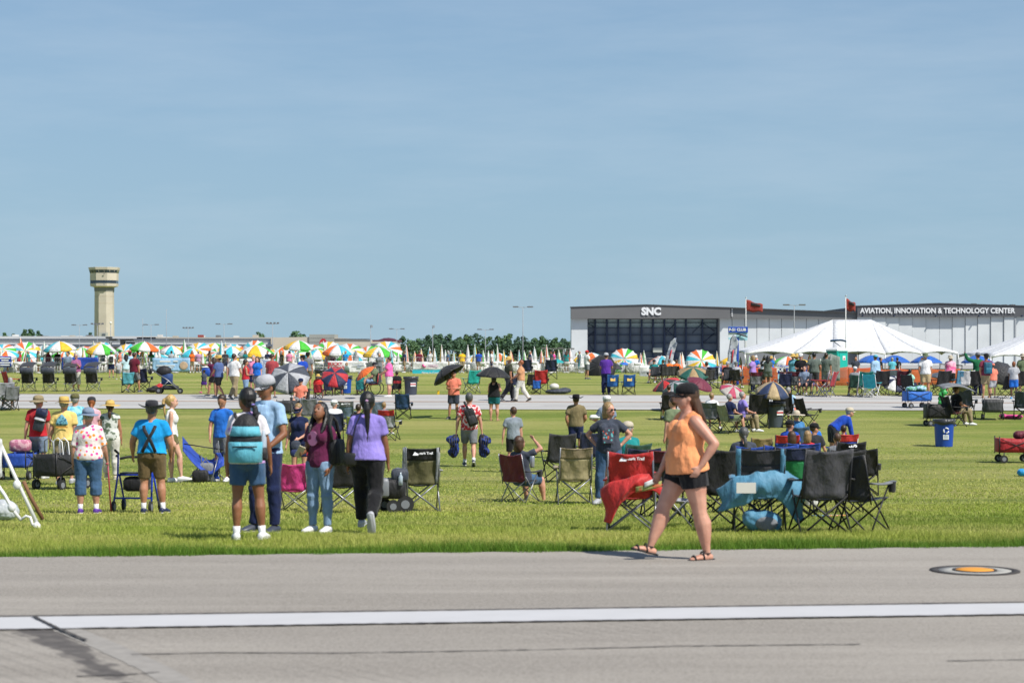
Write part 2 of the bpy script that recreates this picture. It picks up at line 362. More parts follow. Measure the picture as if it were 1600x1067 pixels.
def strip(name, pix, wid, m, z, parent=runway, wob=0, rag=0):
    """painted or sealed strip laid on the runway along points given as photo pixels"""
    P = [gp(*p) for p in pix]; Q = []
    for a, b_ in zip(P, P[1:]):
        n = max(2, int((b_ - a).length / .06)); Q += [a.lerp(b_, i / n) for i in range(n)]
    Q.append(P[-1]); gg = G()
    for i, q in enumerate(Q):
        t = (Q[min(i + 1, len(Q) - 1)] - Q[max(0, i - 1)]).normalized(); nrm = Vector((-t.y, t.x, 0))
        w1 = wid / 2 + random.uniform(-rag, rag); w2 = wid / 2 + random.uniform(-rag, rag); s_ = nrm * random.uniform(-wob, wob)
        gg.v += [(*(q - nrm * w1 + s_).xy, z), (*(q + nrm * w2 + s_).xy, z)]
        if i: gg.f.append((2 * i - 2, 2 * i, 2 * i + 1, 2 * i - 1)); gg.mi.append(0)
    return obj(name, gg, m, parent)
def line_mat():
    m, N, L, b = nodes_of('white_line_paint', .75); k = NT(N, L)
    n = k.noise(45, 4, None, .7); c = k.mix(k.rng(n, .34, .26), (.5, .5, .51), (.26, .29, .28)); c = k.mix(k.rng(k.noise(2.2, 4), .4, .75, 0, .5), c, (.44, .44, .445))
    L.new(c, b.inputs['Base Color']); return m
DARK = mat('black_border_paint', (.045, .04, .038), .85, kind='tex', scale=25); TAR = mat('tar_seal', (.05, .045, .042), .8, kind='tex', scale=25)
strip('edge_line', [(-150, 977.4), (800, 963.8), (1750, 950.4)], .66, line_mat(), .012)
strip('line_border', [(-150, 967.3), (800, 954.2), (1750, 941.0)], .055, DARK, .016, rag=.006)
strip('line_border', [(-150, 988.2), (800, 973.6), (1750, 959.9)], .04, DARK, .016, rag=.012)
for pix in ([(205, 1024), (350, 1021), (520, 1022), (700, 1019), (860, 1016), (1050, 1011), (1250, 1009), (1345, 1008)], [(1480, 1034), (1600, 1032), (1700, 1031)], [(120, 1058), (185, 1056), (250, 1052)]):
    strip('crack', pix, .02, TAR, .010, wob=.008, rag=.007)
strip('crack', [(52, 966), (90, 985), (135, 1004)], .03, TAR, .022, rag=.004)
PALE = mat('patched_concrete', (.29, .272, .248), .9, kind='tex', scale=9)
strip('repair_band', [(100, 983), (160, 1008), (240, 1045), (300, 1080)], .2, PALE, .009, rag=.006)
# touchdown light set in the pavement
lp = gp(1523, 892.5); lt = thing('runway_light', 'round in-pavement runway light with an orange centre and black ring', 'runway light', (lp.x, lp.y, .008))
def ring(r0, r1, z0, z1): g = G(); g.rev([(r1, 0), (r1, z1), (r0, z1), (r0, z0)], 48, cap=False); return g
gg = ring(.33, .405, .0, .006); obj('outer_ring', gg, DARK, lt)
gg = ring(.165, .33, .0, .004); obj('base_plate', gg, mat('worn_plate', (.36, .35, .32), .7, kind='tex', scale=14), lt)
gg = G(); gg.rev([(.175, 0), (.17, .012), (.12, .02), (.02, .023)], 32); obj('light_cap', gg, mat('amber_cap', (.72, .3, .03), .6), lt)
gg = ring(.178, .2, .0, .012); obj('inner_ring', gg, DARK, lt)
# grass blades
def blades():
    rng = np.random.default_rng(3); V = []
    zones = [(-.12, .5, 3600, .085, .007), (.3, 2.2, 2500, .052, .0075), (2.2, 6, 1200, .04, .010), (6, 12, 520, .032, .015), (11, 22, 190, .026, .024), (20, 40, 45, .022, .035)]
    for a, b_, den, hh, w in zones:
        xm = (20 + b_) * .5 * .58 + 1.0; n = int((b_ - a) * 2 * xm * den)
        X = rng.uniform(-xm, xm, n); e = rng.uniform(a, b_, n); Y = 19.92 + .104 * X + e
        if a < 0: # ragged edge that spills over the pavement
            lim = .05 + .06 * np.sin(X * 2.1) * np.sin(X * .7 + 1) + .05 * np.sin(X * 9.3); k_ = e > -lim - .03; X, Y, e = X[k_], Y[k_], e[k_]
        n = len(X); keep = np.abs(X) < Y * .27 + .3; X, Y, e = X[keep], Y[keep], e[keep]; n = len(X)
        Z = np.array([gz(x, y) for x, y in zip(X, Y)]) - .012
        ang = rng.uniform(0, 2 * np.pi, n); h = hh * rng.uniform(.55, 1.35, n) * (1 + .35 * np.sin(X * 1.7 + Y * 2.3)); ln = rng.uniform(.1, .75, n) * h; la = rng.uniform(0, 2 * np.pi, n)
        bx, by = np.cos(ang) * w * .5, np.sin(ang) * w * .5
        T = np.stack([np.stack([X - bx, Y - by, Z], 1), np.stack([X + bx, Y + by, Z], 1), np.stack([X + np.cos(la) * ln, Y + np.sin(la) * ln, Z + h], 1)], 1)
        V.append(T.reshape(-1, 3))
    V = np.concatenate(V).astype(np.float32); nt_ = len(V) // 3
    me = bpy.data.meshes.new('grass_blades'); me.vertices.add(len(V)); me.vertices.foreach_set('co', V.ravel())
    me.loops.add(len(V)); me.loops.foreach_set('vertex_index', np.arange(len(V), dtype=np.int32))
    me.polygons.add(nt_); me.polygons.foreach_set('loop_start', np.arange(0, len(V), 3, dtype=np.int32)); me.update(calc_edges=True)
    at_ = me.attributes.new('tone', 'FLOAT', 'FACE'); at_.data.foreach_set('value', rng.uniform(0, 1, nt_).astype(np.float32))
    m, N, L, b = nodes_of('grass_blade', .6); k = NT(N, L); a = N.new('ShaderNodeAttribute'); a.attribute_name = 'tone'
    dry = k.rng(k.noise(.5, 4, k.map((.4, 1, 1)), .6), .36, .62)
    c = k.mix(k.rng(a.outputs['Fac'], 0, .8), (.235, .335, .042), (.40, .47, .085)); c2 = k.mix(a.outputs['Fac'], (.38, .42, .082), (.66, .6, .225)); c = k.mix(k.math('MULTIPLY', dry, .9), c, c2); st = k.noise(1.0, 4, k.map((.045, .42, 1), (0, 0, .08)), .6); c = k.mix(k.rng(st, .48, .36, 0, .5), c, (.15, .23, .03))
    sx = N.new('ShaderNodeSeparateXYZ'); L.new(k.map((1, 1, 1), (0, 0, -.104)), sx.inputs[0])
    c = k.mix(k.rng(sx.outputs[1], 20.35, 20.0), c, k.mix(a.outputs['Fac'], (.07, .17, .012), (.17, .30, .035)))
    L.new(c, b.inputs['Base Color'])
    tr = N.new('ShaderNodeBsdfTranslucent'); L.new(c, tr.inputs[0]); ms = N.new('ShaderNodeMixShader'); ms.inputs[0].default_value = .3
    L.new(b.outputs[0], ms.inputs[1]); L.new(tr.outputs[0], ms.inputs[2]); L.new(ms.outputs[0], N['Material Output'].inputs[0])
    me.materials.append(m); o = bpy.data.objects.new('grass', me); C.objects.link(o); stuff(o)
    o['label'] = 'short mown lawn grass between runway and taxiway'; o['category'] = 'grass'
blades()
# taxiway: a concrete strip across the middle distance, at s = d + .08 X
def taxi_mat():
    m, N, L, b = nodes_of('taxiway_concrete', .9); k = NT(N, L)
    st = k.noise(.8, 5, k.map((.1, 1, 1)), .6); c = k.mix(k.rng(st, .35, .66), (.37, .365, .35), (.47, .465, .45)); c = k.mix(k.rng(k.noise(1.1, 4, k.map((.2, 1.6, 1))), .66, .72, 0, .75), c, (.17, .165, .16))
    L.new(c, b.inputs['Base Color']); return m
def sstrip(name, s0, s1, z, m, parent=None, ns=4, x0=-40, x1=40, slabs=None):
    g = G(); nx = 40
    for i in range(ns + 1):
        for j in range(nx + 1):
            X = x0 + (x1 - x0) * j / nx; s_ = s0 + (s1 - s0) * i / ns; Y = s_ - .08 * X; g.v.append((X, Y, gz(X, Y) + z))
    w = nx + 1
    g.f = [(i * w + j, i * w + j + 1, (i + 1) * w + j + 1, (i + 1) * w + j) for i in range(ns) for j in range(nx)]; g.mi = [0] * len(g.f)
    return obj(name, g, m, parent)
taxi = struct(sstrip('taxiway', 77.0, 86.6, .01, taxi_mat()))
sstrip('centre_line', 81.5, 81.75, .018, mat('faded_line', (.42, .24, .14), .9, kind='tex', scale=3), taxi, 1)
for s_ in (79.3, 84.2): sstrip('joint', s_, s_ + .05, .018, mat('joint_seal', (.28, .27, .26), .9), taxi, 1)
DRYE = mat('dry_grass_edge', (.2, .15, .055), .9, kind='rough', scale=6)
sstrip('verge', 86.6, 87.1, .02, DRYE, taxi, 1); 
apron = struct(sstrip('far_path', 128, 133, .012, mat('far_path', (.4, .36, .31), .9, kind='tex', scale=.5), None, 2, 9, 17))
# strip of concrete apron in front of the hangars
g = G()
for d in (420, 520, 640, 712):
    for X in (-300, 0, 150, 330): g.v.append((X, d, gz(X, d) + .03))
for i in range(3):
    for j in range(3): g.f.append((i * 4 + j, i * 4 + j + 1, i * 4 + j + 5, i * 4 + j + 4)); g.mi.append(0)
struct(obj('apron', g, mat('apron_concrete', (.36, .35, .33), .9, kind='tex', scale=.05)))
# ------------------------------------------------------------------ far setting: hangars, terminal, tower, trees, masts
def px2x(px, d): return (px - 800) / F * d
def py2z(py, d): return CAMH - (py - HZ) / F * d
def bx(name, px0, px1, py0, py1, d0, d1, m, parent, dref=None):
    """box whose front face (at distance d0) covers the given photo rectangle; children of an Empty at the origin of the building"""
    dr = dref or d0; g = G(); x0, x1, z0, z1 = px2x(px0, dr), px2x(px1, dr), py2z(py1, dr), py2z(py0, dr); o = parent.location if parent else Vector((0, 0, 0))
    g.box(Vector(((x0 + x1) / 2, (d0 + d1) / 2, (z0 + z1) / 2)) - o, (abs(x1 - x0), abs(d1 - d0), abs(z1 - z0))); return obj(name, g, m, parent, smooth=False)
def extr(name, poly, d0, d1, m, parent, dref):
    """outline given in photo pixels at distance dref, extruded in depth"""
    o = parent.location; n = len(poly); vs = [Vector((px2x(x, dref), d, py2z(y, dref))) - o for d in (d0, d1) for x, y in poly]
    g = G(); g.add(vs, [tuple(range(n)), tuple(range(2 * n - 1, n - 1, -1))] + [(i + n, (i + 1) % n + n, (i + 1) % n, i) for i in range(n)]); return obj(name, g, m, parent, smooth=False)
W_PANEL = mat('white_wall_panel', (.60, .63, .64), .6, kind='tex', scale=.08); FASC = mat('grey_fascia', (.135, .135, .138), .65, kind='tex', scale=.06); FASC2 = mat('dark_fascia', (.085, .088, .098), .65, kind='tex', scale=.06)
SIGNW = mat('sign_white', (.75, .76, .77), .5); BLUEST = mat('navy_steel', (.018, .034, .085), .6); DOORP = mat('door_panel', (.13, .165, .22), .55, kind='tex', scale=.3); DOORG = mat('door_glazing', (.42, .54, .57), .3)
SEAM = mat('panel_seam', (.33, .35, .37), .7)
D = 700
hA = thing('hangar', 'white aircraft hangar with grey fascia and dark glazed doors', 'hangar', (px2x(1010, D), D, gz(48, D)))
extr('wall', [(893, 497), (918, 497), (918, 572), (893, 572)], 700.6, 712, W_PANEL, hA, D)
extr('wall', [(918, 497), (919, 497), (919, 572), (918, 572)], 712, 760, W_PANEL, hA, D)
for k in range(11):                                             # right-hand wall in upright panels
    x0 = 1125 + (1338 - 1125) * k / 11; x1 = 1125 + (1338 - 1125) * (k + 1) / 11
    bx('wall_panel', x0 + .35, x1 - .35, 494, 548 if k > 1 else 572, 701 + (.0 if k % 2 else .05), 703, W_PANEL, hA, D)
bx('wall', 1125, 1338, 494, 573, 703, 750, SEAM, hA, D)
bx('plinth', 1140, 1338, 545, 574, 700.7, 703, mat('plinth_grey', (.2, .21, .22), .8, kind='tex', scale=.1), hA, D)
extr('fascia', [(892, 480), (1010, 476.5), (1060, 477.6), (1140, 480), (1140, 497.5), (892, 498)], 698.5, 704, FASC, hA, D)
extr('fascia', [(1140, 480), (1250, 484.5), (1338, 488.5), (1338, 498.5), (1140, 497.5)], 699.2, 712, mat('mid_fascia', (.135, .138, .14), .65, kind='tex', scale=.05), hA, D)
extr('roof_edge', [(891, 479.4), (1010, 475.8), (1338, 487.8), (1338, 489), (1010, 477), (891, 480.6)], 698.2, 704, mat('roof_edge', (.05, .05, .055), .6), hA, D)
rf = extr('roof', [(908, 480), (1010, 477), (1338, 489), (1338, 497), (908, 497)], 712.2, 780, FASC, hA, D)
for x in (943, 1018, 1073, 1122, 1140, 1213, 1227, 1258): bx('roof_vent', x - 3, x + 3, 475.3 + abs(x - 1010) * .035, 480 + abs(x - 1010) * .035, 705, 708, FASC, hA, D)
text('SNC', 3.5, SIGNW, hA, Vector((px2x(1017, D), 698.2, py2z(487.2, D))) - hA.location, ext=.08, bold=.19, sx=1.0)
for i, y in enumerate((482.5, 485.8, 489, 492.2)): bx('street_number', 1142.6, 1144, y, y + 2.3, 698.9, 699.3, SIGNW, hA, D)
# recessed door bay: posts, rails, panels one by one
bx('bay_ceiling', 918, 1125, 494, 498, 703, 716, FASC, hA, D)
cols = [919, 931.5, 950, 968, 987, 1005, 1023, 1041, 1058, 1075, 1101, 1125]
rows = [498, 504, 511.5, 523, 536, 549, 560, 573]
for a, b_ in zip(cols, cols[1:]):
    for r, (u, v) in enumerate(zip(rows, rows[1:])):
        bx('door_panel', a + 1.1, b_ - 1.1, u + .35, v - .35, 709 + (.3 if r % 2 else 0), 710, DOORG if r < 2 else DOORP, hA, D)
for c in cols: bx('door_post', c - 1.3, c + 1.3, 497.5, 573, 707.8, 709.4, BLUEST, hA, D)
for r in rows[1:]: bx('door_rail', 919, 1125, r - .35, r + .35, 708.2, 709.2, BLUEST, hA, D)
bx('door_backing', 918, 1125, 497, 573, 710.2, 711, BLUEST, hA, D)
def brace(p, q):
    g = G(); a, b_ = [Vector((px2x(x, D), 707.9, py2z(y, D))) - hA.location for x, y in (p, q)]; g.tube([a, b_], .14, 4); obj('door_brace', g, BLUEST, hA)
for p, q in [((919, 504), (931, 511)), ((931, 517), (919, 527)), ((919, 535), (931, 549)), ((1041, 523), (1057, 505)), ((1041, 512), (1058, 527)), ((1101, 504), (1120, 517)), ((1120, 520), (1101, 536)), ((1101, 504), (1085, 520))]: brace(p, q)
bx('parked_unit', 1022, 1036, 543.5, 550.5, 704.5, 706.5, mat('pale_box', (.45, .47, .42), .6), hA, D)
hB = thing('hangar', 'white hangar with stepped sliding doors and long white lettering on a dark fascia', 'hangar', (px2x(1480, D), D, gz(150, D)))
extr('fascia', [(1338, 478.5), (1466, 474.3), (1640, 479.5), (1640, 495), (1338, 495.5)], 697.8, 704, FASC2, hB, D)
extr('roof_edge', [(1337, 477.8), (1466, 473.6), (1641, 478.8), (1641, 480), (1466, 474.9), (1337, 479)], 697.5, 706, mat('roof_edge', (.05, .05, .055), .6), hB, D)
extr('roof', [(1338, 479), (1466, 475), (1640, 480), (1640, 494), (1338, 494)], 704.3, 790, FASC2, hB, D)
text('AVIATION, INNOVATION & TECHNOLOGY CENTER', 2.55, SIGNW, hB, Vector((px2x(1462.5, D), 697.5, py2z(486, D))) - hB.location, ext=.05, bold=.07, sx=.905)
pe = [1338, 1362, 1383, 1404, 1425, 1446.5, 1468, 1488, 1508, 1527, 1547, 1567, 1584]
dep = [.55, .95, 1.3, 1.65, 2.0, 2.3, 2.3, 2.05, 1.7, 1.4, 1.0, .6]
for a, b_, e in zip(pe, pe[1:], dep): bx('door_panel', a + .25, b_ - .25, 494, 573, 697.8 + e, 697.8 + e + .25, W_PANEL, hB, D)
bx('door_backing', 1338, 1586, 494, 573, 700.7, 702, SEAM, hB, D)
bx('pier', 1585.5, 1640, 493, 573, 698.6, 702, W_PANEL, hB, D); bx('pier_edge', 1583.4, 1585.5, 494, 573, 698.1, 701, SEAM, hB, D)
for x in (1346, 1395, 1460, 1527, 1594): bx('fascia_lamp', x - .8, x + .8, 492.6, 494.8, 696.9, 697.8, BLUEST, hB, D)
for x, t in ((1389, 475.6), (1446, 473.6), (1529, 473.4), (1577, 475.2), (1590, 475)): bx('roof_vent', x - 3.4, x + 3.4, t, t + 3, 706, 709, FASC, hB, D)
# long low terminal and the beige building beside it
D2 = 620; BEIGE = mat('beige_wall', (.53, .47, .37), .8, kind='tex', scale=.06); BANDW = mat('white_roof_band', (.6, .6, .58), .7, kind='tex', scale=.05); BANDD = mat('slate_band', (.1, .12, .15), .6, kind='tex', scale=.08); BEIGE2 = mat('tan_wall', (.45, .41, .34), .8, kind='tex', scale=.06)
tm = thing('terminal', 'long low terminal with white roof bands and slate stripes', 'building', (px2x(200, D2), D2, gz(-120, D2)))
bx('wall', -120, 428, 540, 575, D2, D2 + 30, BEIGE, tm, D2); bx('roof_band', -120, 428, 535.4, 538, D2 - 2, D2 + 6, BANDW, tm, D2); bx('canopy', -120, 428, 538, 541.4, D2 - 4, D2, BANDD, tm, D2)
bx('eave', -120, 428, 531.6, 535.2, D2 - 1, D2 + 20, BANDW, tm, D2); bx('gutter', -120, 428, 529.2, 531.5, D2 - 1.6, D2 + 20, BANDD, tm, D2); bx('roof', -120, 240, 525.2, 529, D2 + 4, D2 + 40, BANDW, tm, D2)
bx('roof', 210, 428, 526.8, 529, D2 + 4, D2 + 40, BEIGE2, tm, D2)
for k in range(34):
    x = -110 + k * 16; bx('column', x - .6, x + .6, 541.4, 575, D2 - 1.2, D2 - .4, BANDW, tm, D2)
for k in range(26):
    x = -104 + k * 20.3; bx('window', x, x + 9 + 3 * (k % 3), 546, 556, D2 - .35, D2 + .1, BANDD, tm, D2)
for k, x in enumerate((14, 62, 93, 104, 116, 132, 243, 268, 310, 335, 364, 395)):
    h = (4, 2, 2.4, 3, 2, 3.4)[k % 6]; bx('roof_unit', x - 2.5 - k % 3, x + 3, 526.5 - h, 527.2, D2 + 6, D2 + 10, (BANDW, FASC, BANDW, BEIGE2)[k % 4], tm, D2)
bx('roof_sign', 305, 314, 523, 526.6, D2 + 5, D2 + 6, mat('rust_red', (.3, .05, .04), .7), tm, D2)
sb = thing('beige_building', 'beige office building with grey end panel and low maroon dome', 'building', (px2x(530, D2), D2, gz(-50, D2)))
extr('wall', [(425, 527.5), (485, 526.5), (485, 575), (425, 575)], D2 - 3, D2 + 25, BEIGE, sb, D2); extr('wall', [(524, 527.5), (581, 531), (581, 575), (524, 575)], D2 - 3, D2 + 25, BEIGE, sb, D2)
for k in range(4): bx('grey_panel', 485, 524, 522.6 + k * 6.3, 528.4 + k * 6.3, D2 - 3.6, D2 + 10, mat('grey_green_panel', (.3, .31, .28), .7, kind='tex', scale=.1), sb, D2)
bx('panel_core', 485.3, 523.7, 523, 575, D2 - 3.2, D2 + 10, mat('grey_green_panel', (.3, .31, .28), .7, kind='tex', scale=.1), sb, D2)
bx('wing', 581, 620, 533.5, 575, D2, D2 + 20, BEIGE, sb, D2); bx('lean_to', 581, 609, 537, 575, D2 - 4, D2 + 1, BANDD, sb, D2); bx('roof_edge', 524, 581, 529.3, 530.4, D2 - 3.4, D2 - 2.8, BANDD, sb, D2)
for x in (561, 592, 614): bx('window', x, x + 3.5, 541, 547, D2 - 4.3, D2 - 3.2, BANDD, sb, D2)
g = G(); g.loft([(px2x(x, D2) - sb.location.x, 12, py2z(534, D2) - sb.location.z) for x in (583, 588, 596, 604, 612, 618, 621)], [6] * 7, [.1, .7, 1.25, 1.35, 1.1, .6, .1], (0, 1, 0), 12); obj('dome', g, mat('maroon_roof', (.1, .02, .035), .5), sb)
bx('maroon_eave', 552, 622, 531, 533.4, D2 + 2, D2 + 22, mat('maroon_roof', (.1, .02, .035), .5), sb, D2)
# round red sign on a tall post in front of it
D3 = 300; sg = thing('round_sign', 'tall oval red sign with white letters by the grey panels', 'sign', (px2x(505, D3), D3, gz(px2x(505, D3), D3)))
g = G(); c = Vector((0, 0, py2z(536.8, D3) - sg.location.z)); g.loft([c + Vector((0, -.12, 0)), c + Vector((0, .12, 0))], [.56] * 2, [.76] * 2, (1, 0, 0), 28); obj('disc', g, mat('sign_red', (.45, .02, .04), .5), sg, auto=40)
g = G(); g.tube([(0, .05, 0), (0, .05, c.z - .6)], .07, 8); obj('post', g, WHITEM, sg); text('sb', .95, SIGNW, sg, c + Vector((0, -.14, .02)), ext=.02, bold=.025)
# control tower: octagonal shaft, flared cab
D4 = 1100; k4 = D4 / F; tw = thing('control_tower', 'tall tan airport control tower with two dark window bands', 'control tower', (px2x(163, D4), D4, gz(-225, D4)))
TANC = mat('tan_concrete', (.5, .45, .37), .85, kind='tex', scale=.12); TWG = mat('tower_glass', (.03, .045, .065), .15); base = tw.location.z
def octo(name, segs, m):
    g = G(); g.rev([(r * k4 * 1.06, py2z(y, D4) - base) for r, y in segs], 8, cap=True)
    a = math.radians(22.5); c_, s_ = math.cos(a), math.sin(a); g.v = [(x * c_ - y * s_, x * s_ + y * c_, z) for x, y, z in g.v]; return obj(name, g, m, tw, smooth=False)
octo('shaft', [(15.2, 566), (14.6, 500), (14.3, 455.5)], TANC); octo('collar', [(14.8, 455.5), (14.8, 450.5), (15, 449)], mat('shaft_collar', (.2, .2, .19), .8))
octo('cab_base', [(15, 449.2), (20.6, 447.5), (21, 443.3)], TANC); octo('cab_window', [(20.7, 443.3), (20.7, 438.6)], TWG); octo('cab_wall', [(21, 438.6), (21.2, 427.2)], TANC); octo('cab_window', [(21.2, 427.2), (22.4, 422.2)], TWG); octo('cab_roof', [(22.8, 422.2), (23.4, 418.4), (23.2, 418.1)], TANC)
for i in range(16):
    a = math.pi * 2 * i / 16 + math.pi / 16 * 0 + math.radians(11.25); g = G(); r0, r1 = 21.3 * k4 * .99, 22.5 * k4 * .99; g.tube([(r0 * math.cos(a), r0 * math.sin(a), py2z(427.2, D4) - base), (r1 * math.cos(a), r1 * math.sin(a), py2z(422.2, D4) - base)], .1, 4); obj('mullion', g, TANC, tw)
for y in (463, 474, 487, 500, 513): octo('shaft_joint', [(14.45, y), (14.5, y + .5)], mat('joint_tan', (.4, .335, .25), .9))  # level joint bands round the shaft, a darker tan than its concrete
bx('tower_annex', 160, 172, 520, 566, D4 - 10, D4 - 6, mat('annex_grey', (.4, .4, .38), .8), tw, D4); bx('annex_vent', 165.5, 170.5, 521.5, 525, D4 - 10.3, D4 - 9.9, BANDD, tw, D4)
for y in (428.4, 444.6): bx('marker', 166, 168.6, y, y + .8, D4 - 7.9 - .3, D4 - 7.5 - .3, BANDD, tw, D4)
# trees
def leafmat(i, c): return mat('leaf_%d' % i, c, .8, kind='tex', scale=.35, trans=.15)
LEAF = [leafmat(i, c) for i, c in enumerate([(.06, .125, .065), (.072, .145, .06), (.05, .105, .062), (.085, .16, .066)])]
BARK = mat('bark', (.07, .055, .04), .9, kind='rough', scale=3)
TREEN = [0]
def tree(px, ytop, wpx, d, label, leafs=420, group='trees along the horizon', low=False):
    i = TREEN[0]; TREEN[0] += 1; rr = random.Random(100 + i); X = px2x(px, d); zb = gz(X, d); H = py2z(ytop, d) - zb; R = wpx / 2 / F * d
    t = thing('broadleaf_tree', label, 'tree', (X, d, zb), 0, group); g = G(); g.tube([(0, 0, -.3), (rr.uniform(-.2, .2), 0, H * .3), (rr.uniform(-.4, .4), 0, H * .7)], [R * .09 + .1, R * .07 + .08, .06], 7)
    for k in range(5):
        a = k * 1.3 + rr.random(); g.tube([(0, 0, H * (.22 + .07 * k)), (math.cos(a) * R * .5, math.sin(a) * R * .5, H * (.42 + .08 * k))], [R * .04 + .05, .04], 5)
    obj('trunk', g, BARK, t)
    lobes = [(Vector((rr.uniform(-.6, .6) * R, rr.uniform(-.5, .5) * R, H * rr.uniform(.35, .8))), R * rr.uniform(.35, .62)) for _ in range(8)] + [(Vector((0, 0, H * .82)), R * .45), (Vector((R * rr.uniform(-.3, .3), 0, H * .9)), R * .28)]
    lo = H * (.01 if low else .12)
    if low: lobes += [(Vector((rr.uniform(-.7, .7) * R, rr.uniform(-.5, .2) * R, H * rr.uniform(.1, .3))), R * .45) for _ in range(6)]
    v = []; f = []; sz = max(.45, R * .13)
    for k in range(leafs):
        c, r = rr.choice(lobes); u = Vector((rr.gauss(0, 1), rr.gauss(0, 1), rr.gauss(0, 1))).normalized() * r * rr.uniform(.65, 1.08); u.z *= .85; p = c + u
        if p.z > H: p.z = H - rr.random() * .5
        if p.z < lo: p.z = lo + rr.random()
        nrm = (u.normalized() + Vector((rr.uniform(-.7, .7), rr.uniform(-.7, .7), rr.uniform(-.3, .9)))).normalized(); a = nrm.orthogonal().normalized(); b_ = nrm.cross(a); s_ = sz * rr.uniform(.5, 1.4); o = len(v); q = rr.uniform(0, 6)
        for w in range(5): v.append(p + a * s_ * math.cos(q + w * 1.257) * rr.uniform(.6, 1.1) + b_ * s_ * math.sin(q + w * 1.257) * rr.uniform(.6, 1.1) + nrm * rr.uniform(-.2, .2) * s_)
        f.append(tuple(range(o, o + 5)))
    g = G(); g.v = v; g.f = f; g.mi = [0] * len(f); obj('crown', g, LEAF[rr.randrange(4)], t, smooth=False)
UN = 'first second third fourth fifth sixth seventh eighth ninth'.split(); TEEN = 'tenth eleventh twelfth thirteenth fourteenth fifteenth sixteenth seventeenth eighteenth nineteenth'.split(); TE = 'twent thirt fort fift sixt sevent eight ninet'.split()
ORD = UN + TEEN + [w + 'ieth' if not q else w + 'y-' + UN[q - 1] for w in TE for q in range(10)]; ORD += ['hundredth'] + ['hundred-' + w for w in ORD]
front = [(629, 523, 17), (652, 528, 24), (668, 522, 22), (684, 521, 24), (700, 520, 22), (716, 525, 20), (730, 521, 22), (746, 519.5, 24), (762, 524, 20), (778, 523, 20), (792, 520.5, 24), (808, 525, 18), (820, 524, 20), (836, 527, 22), (850, 524, 24), (866, 526, 20), (880, 528, 22), (896, 528, 20)]
for i, (x, y, w) in enumerate(front): tree(x, y, w * 1.25, 880 + (i * 37) % 50, 'leafy green tree in the wood left of the hangar, %s from the left' % ORD[i], 520)
for i in range(14): tree(640 + i * 19, 532 - (i % 3), 30, 850 + (i * 13) % 20, 'low rounded tree filling the front of the wood, %s from the left' % ORD[i], 560, 'low trees in front of the wood', True)
for i, (x, y, w) in enumerate([(8, 516.5, 13), (21, 518.5, 10), (38, 511.5, 16), (50, 511, 18), (62, 514, 14), (141, 516.5, 11), (94, 524.5, 16), (406, 518.5, 32), (464, 515.5, 32), (-8, 518, 12)]):
    tree(x, y, w * 1.15, 700, 'distant tree rising behind the terminal roof, ' + ['left of the two small ones', 'right of the two small ones', 'left one of the big clump', 'tallest of the big clump', 'right one of the big clump', 'beside the control tower', 'barely showing over the roof', 'broad one near the middle masts', 'broad one left of the grey panels', 'at the left picture edge'][i], 420, 'trees behind the terminal')
# masts and lamps
MASTG = mat('mast_grey', (.3, .32, .34), .7)
def mast(px, ytop, d, kind, label, w=.12):
    X = px2x(px, d); z = gz(X, d); h = py2z(ytop, d) - z; t = thing('light_mast', label, 'light mast', (X, d, z), 0, 'light masts'); g = G(); g.tube([(0, 0, 0), (0, 0, h)], [w, w * .6], 6); obj('pole', g, MASTG, t)
    if kind == 'twin':
        for s_ in (-1, 1):
            g = G(); g.tube([(0, 0, h), (s_ * 1.2, 0, h + .1)], .06, 5); obj('arm', g, MASTG, t); g = G(); g.box((s_ * 1.7, 0, h + .15), (1.3, .5, .28)); obj('lamp_head', g, FASC, t, smooth=False)
    elif kind == 'cluster':
        g = G(); g.tube([(-1.3, 0, h), (1.3, 0, h)], .07, 5); obj('crossbar', g, MASTG, t)
        for k in (-1.4, -.5, .5, 1.4): g = G(); g.box((k, 0, h + .2), (.55, .4, .4)); obj('lamp_head', g, FASC, t, smooth=False)
    elif kind == 'vane': g = G(); g.box((.3, 0, h - .4), (.5, .3, .7)); obj('antenna_box', g, ALU, t, smooth=False)
for a in [(350, 507, 560, 'twin', 'slim twin-headed light mast above the terminal roof'), (426, 506, 520, 'cluster', 'light mast with four lamp heads near the beige building'), (579, 507.5, 520, 'vane', 'thin antenna mast left of the maroon dome'), (620, 514.5, 600, 'twin', 'thin mast just right of the maroon dome'), (676, 508, 520, 'vane', 'antenna mast over the left part of the wood'), (758.5, 515.5, 560, 'twin', 'twin-headed light mast before the wood'), (817, 480.5, 460, 'twin', 'tallest light mast, rising above the wood'), (1241, 477.5, 420, 'twin', 'twin-headed light mast in front of the hangar wall'),
          (124, 508.5, 600, 'twin', 'thin mast left of the control tower'), (152, 507, 520, 'cluster', 'dark lamp cluster on a pole in front of the control tower'), (223, 498, 600, 'pole', 'plain thin pole right of the control tower'), (236, 508, 600, 'twin', 'short twin mast right of the control tower'), (260, 483, 600, 'pole', 'tallest thin pole above the terminal roof'), (294, 513, 600, 'cluster', 'faint lamp cluster above the terminal roof'), (173, 505, 400, 'pole', 'street lamp with a white globe before the control tower'), (863, 545, 420, 'twin', 'low street lamp before the wood near the hangar'), (880, 546, 420, 'twin', 'low street lamp beside the hangar corner')]: mast(*a)
o_ = [o for o in C.objects if o.get('label', '').startswith('street lamp with')][0]; g = G(); g.ell((0, 0, py2z(504.5, 400) - o_.location.z), (.24, .24, .26)); obj('globe', g, WHITEM, o_)
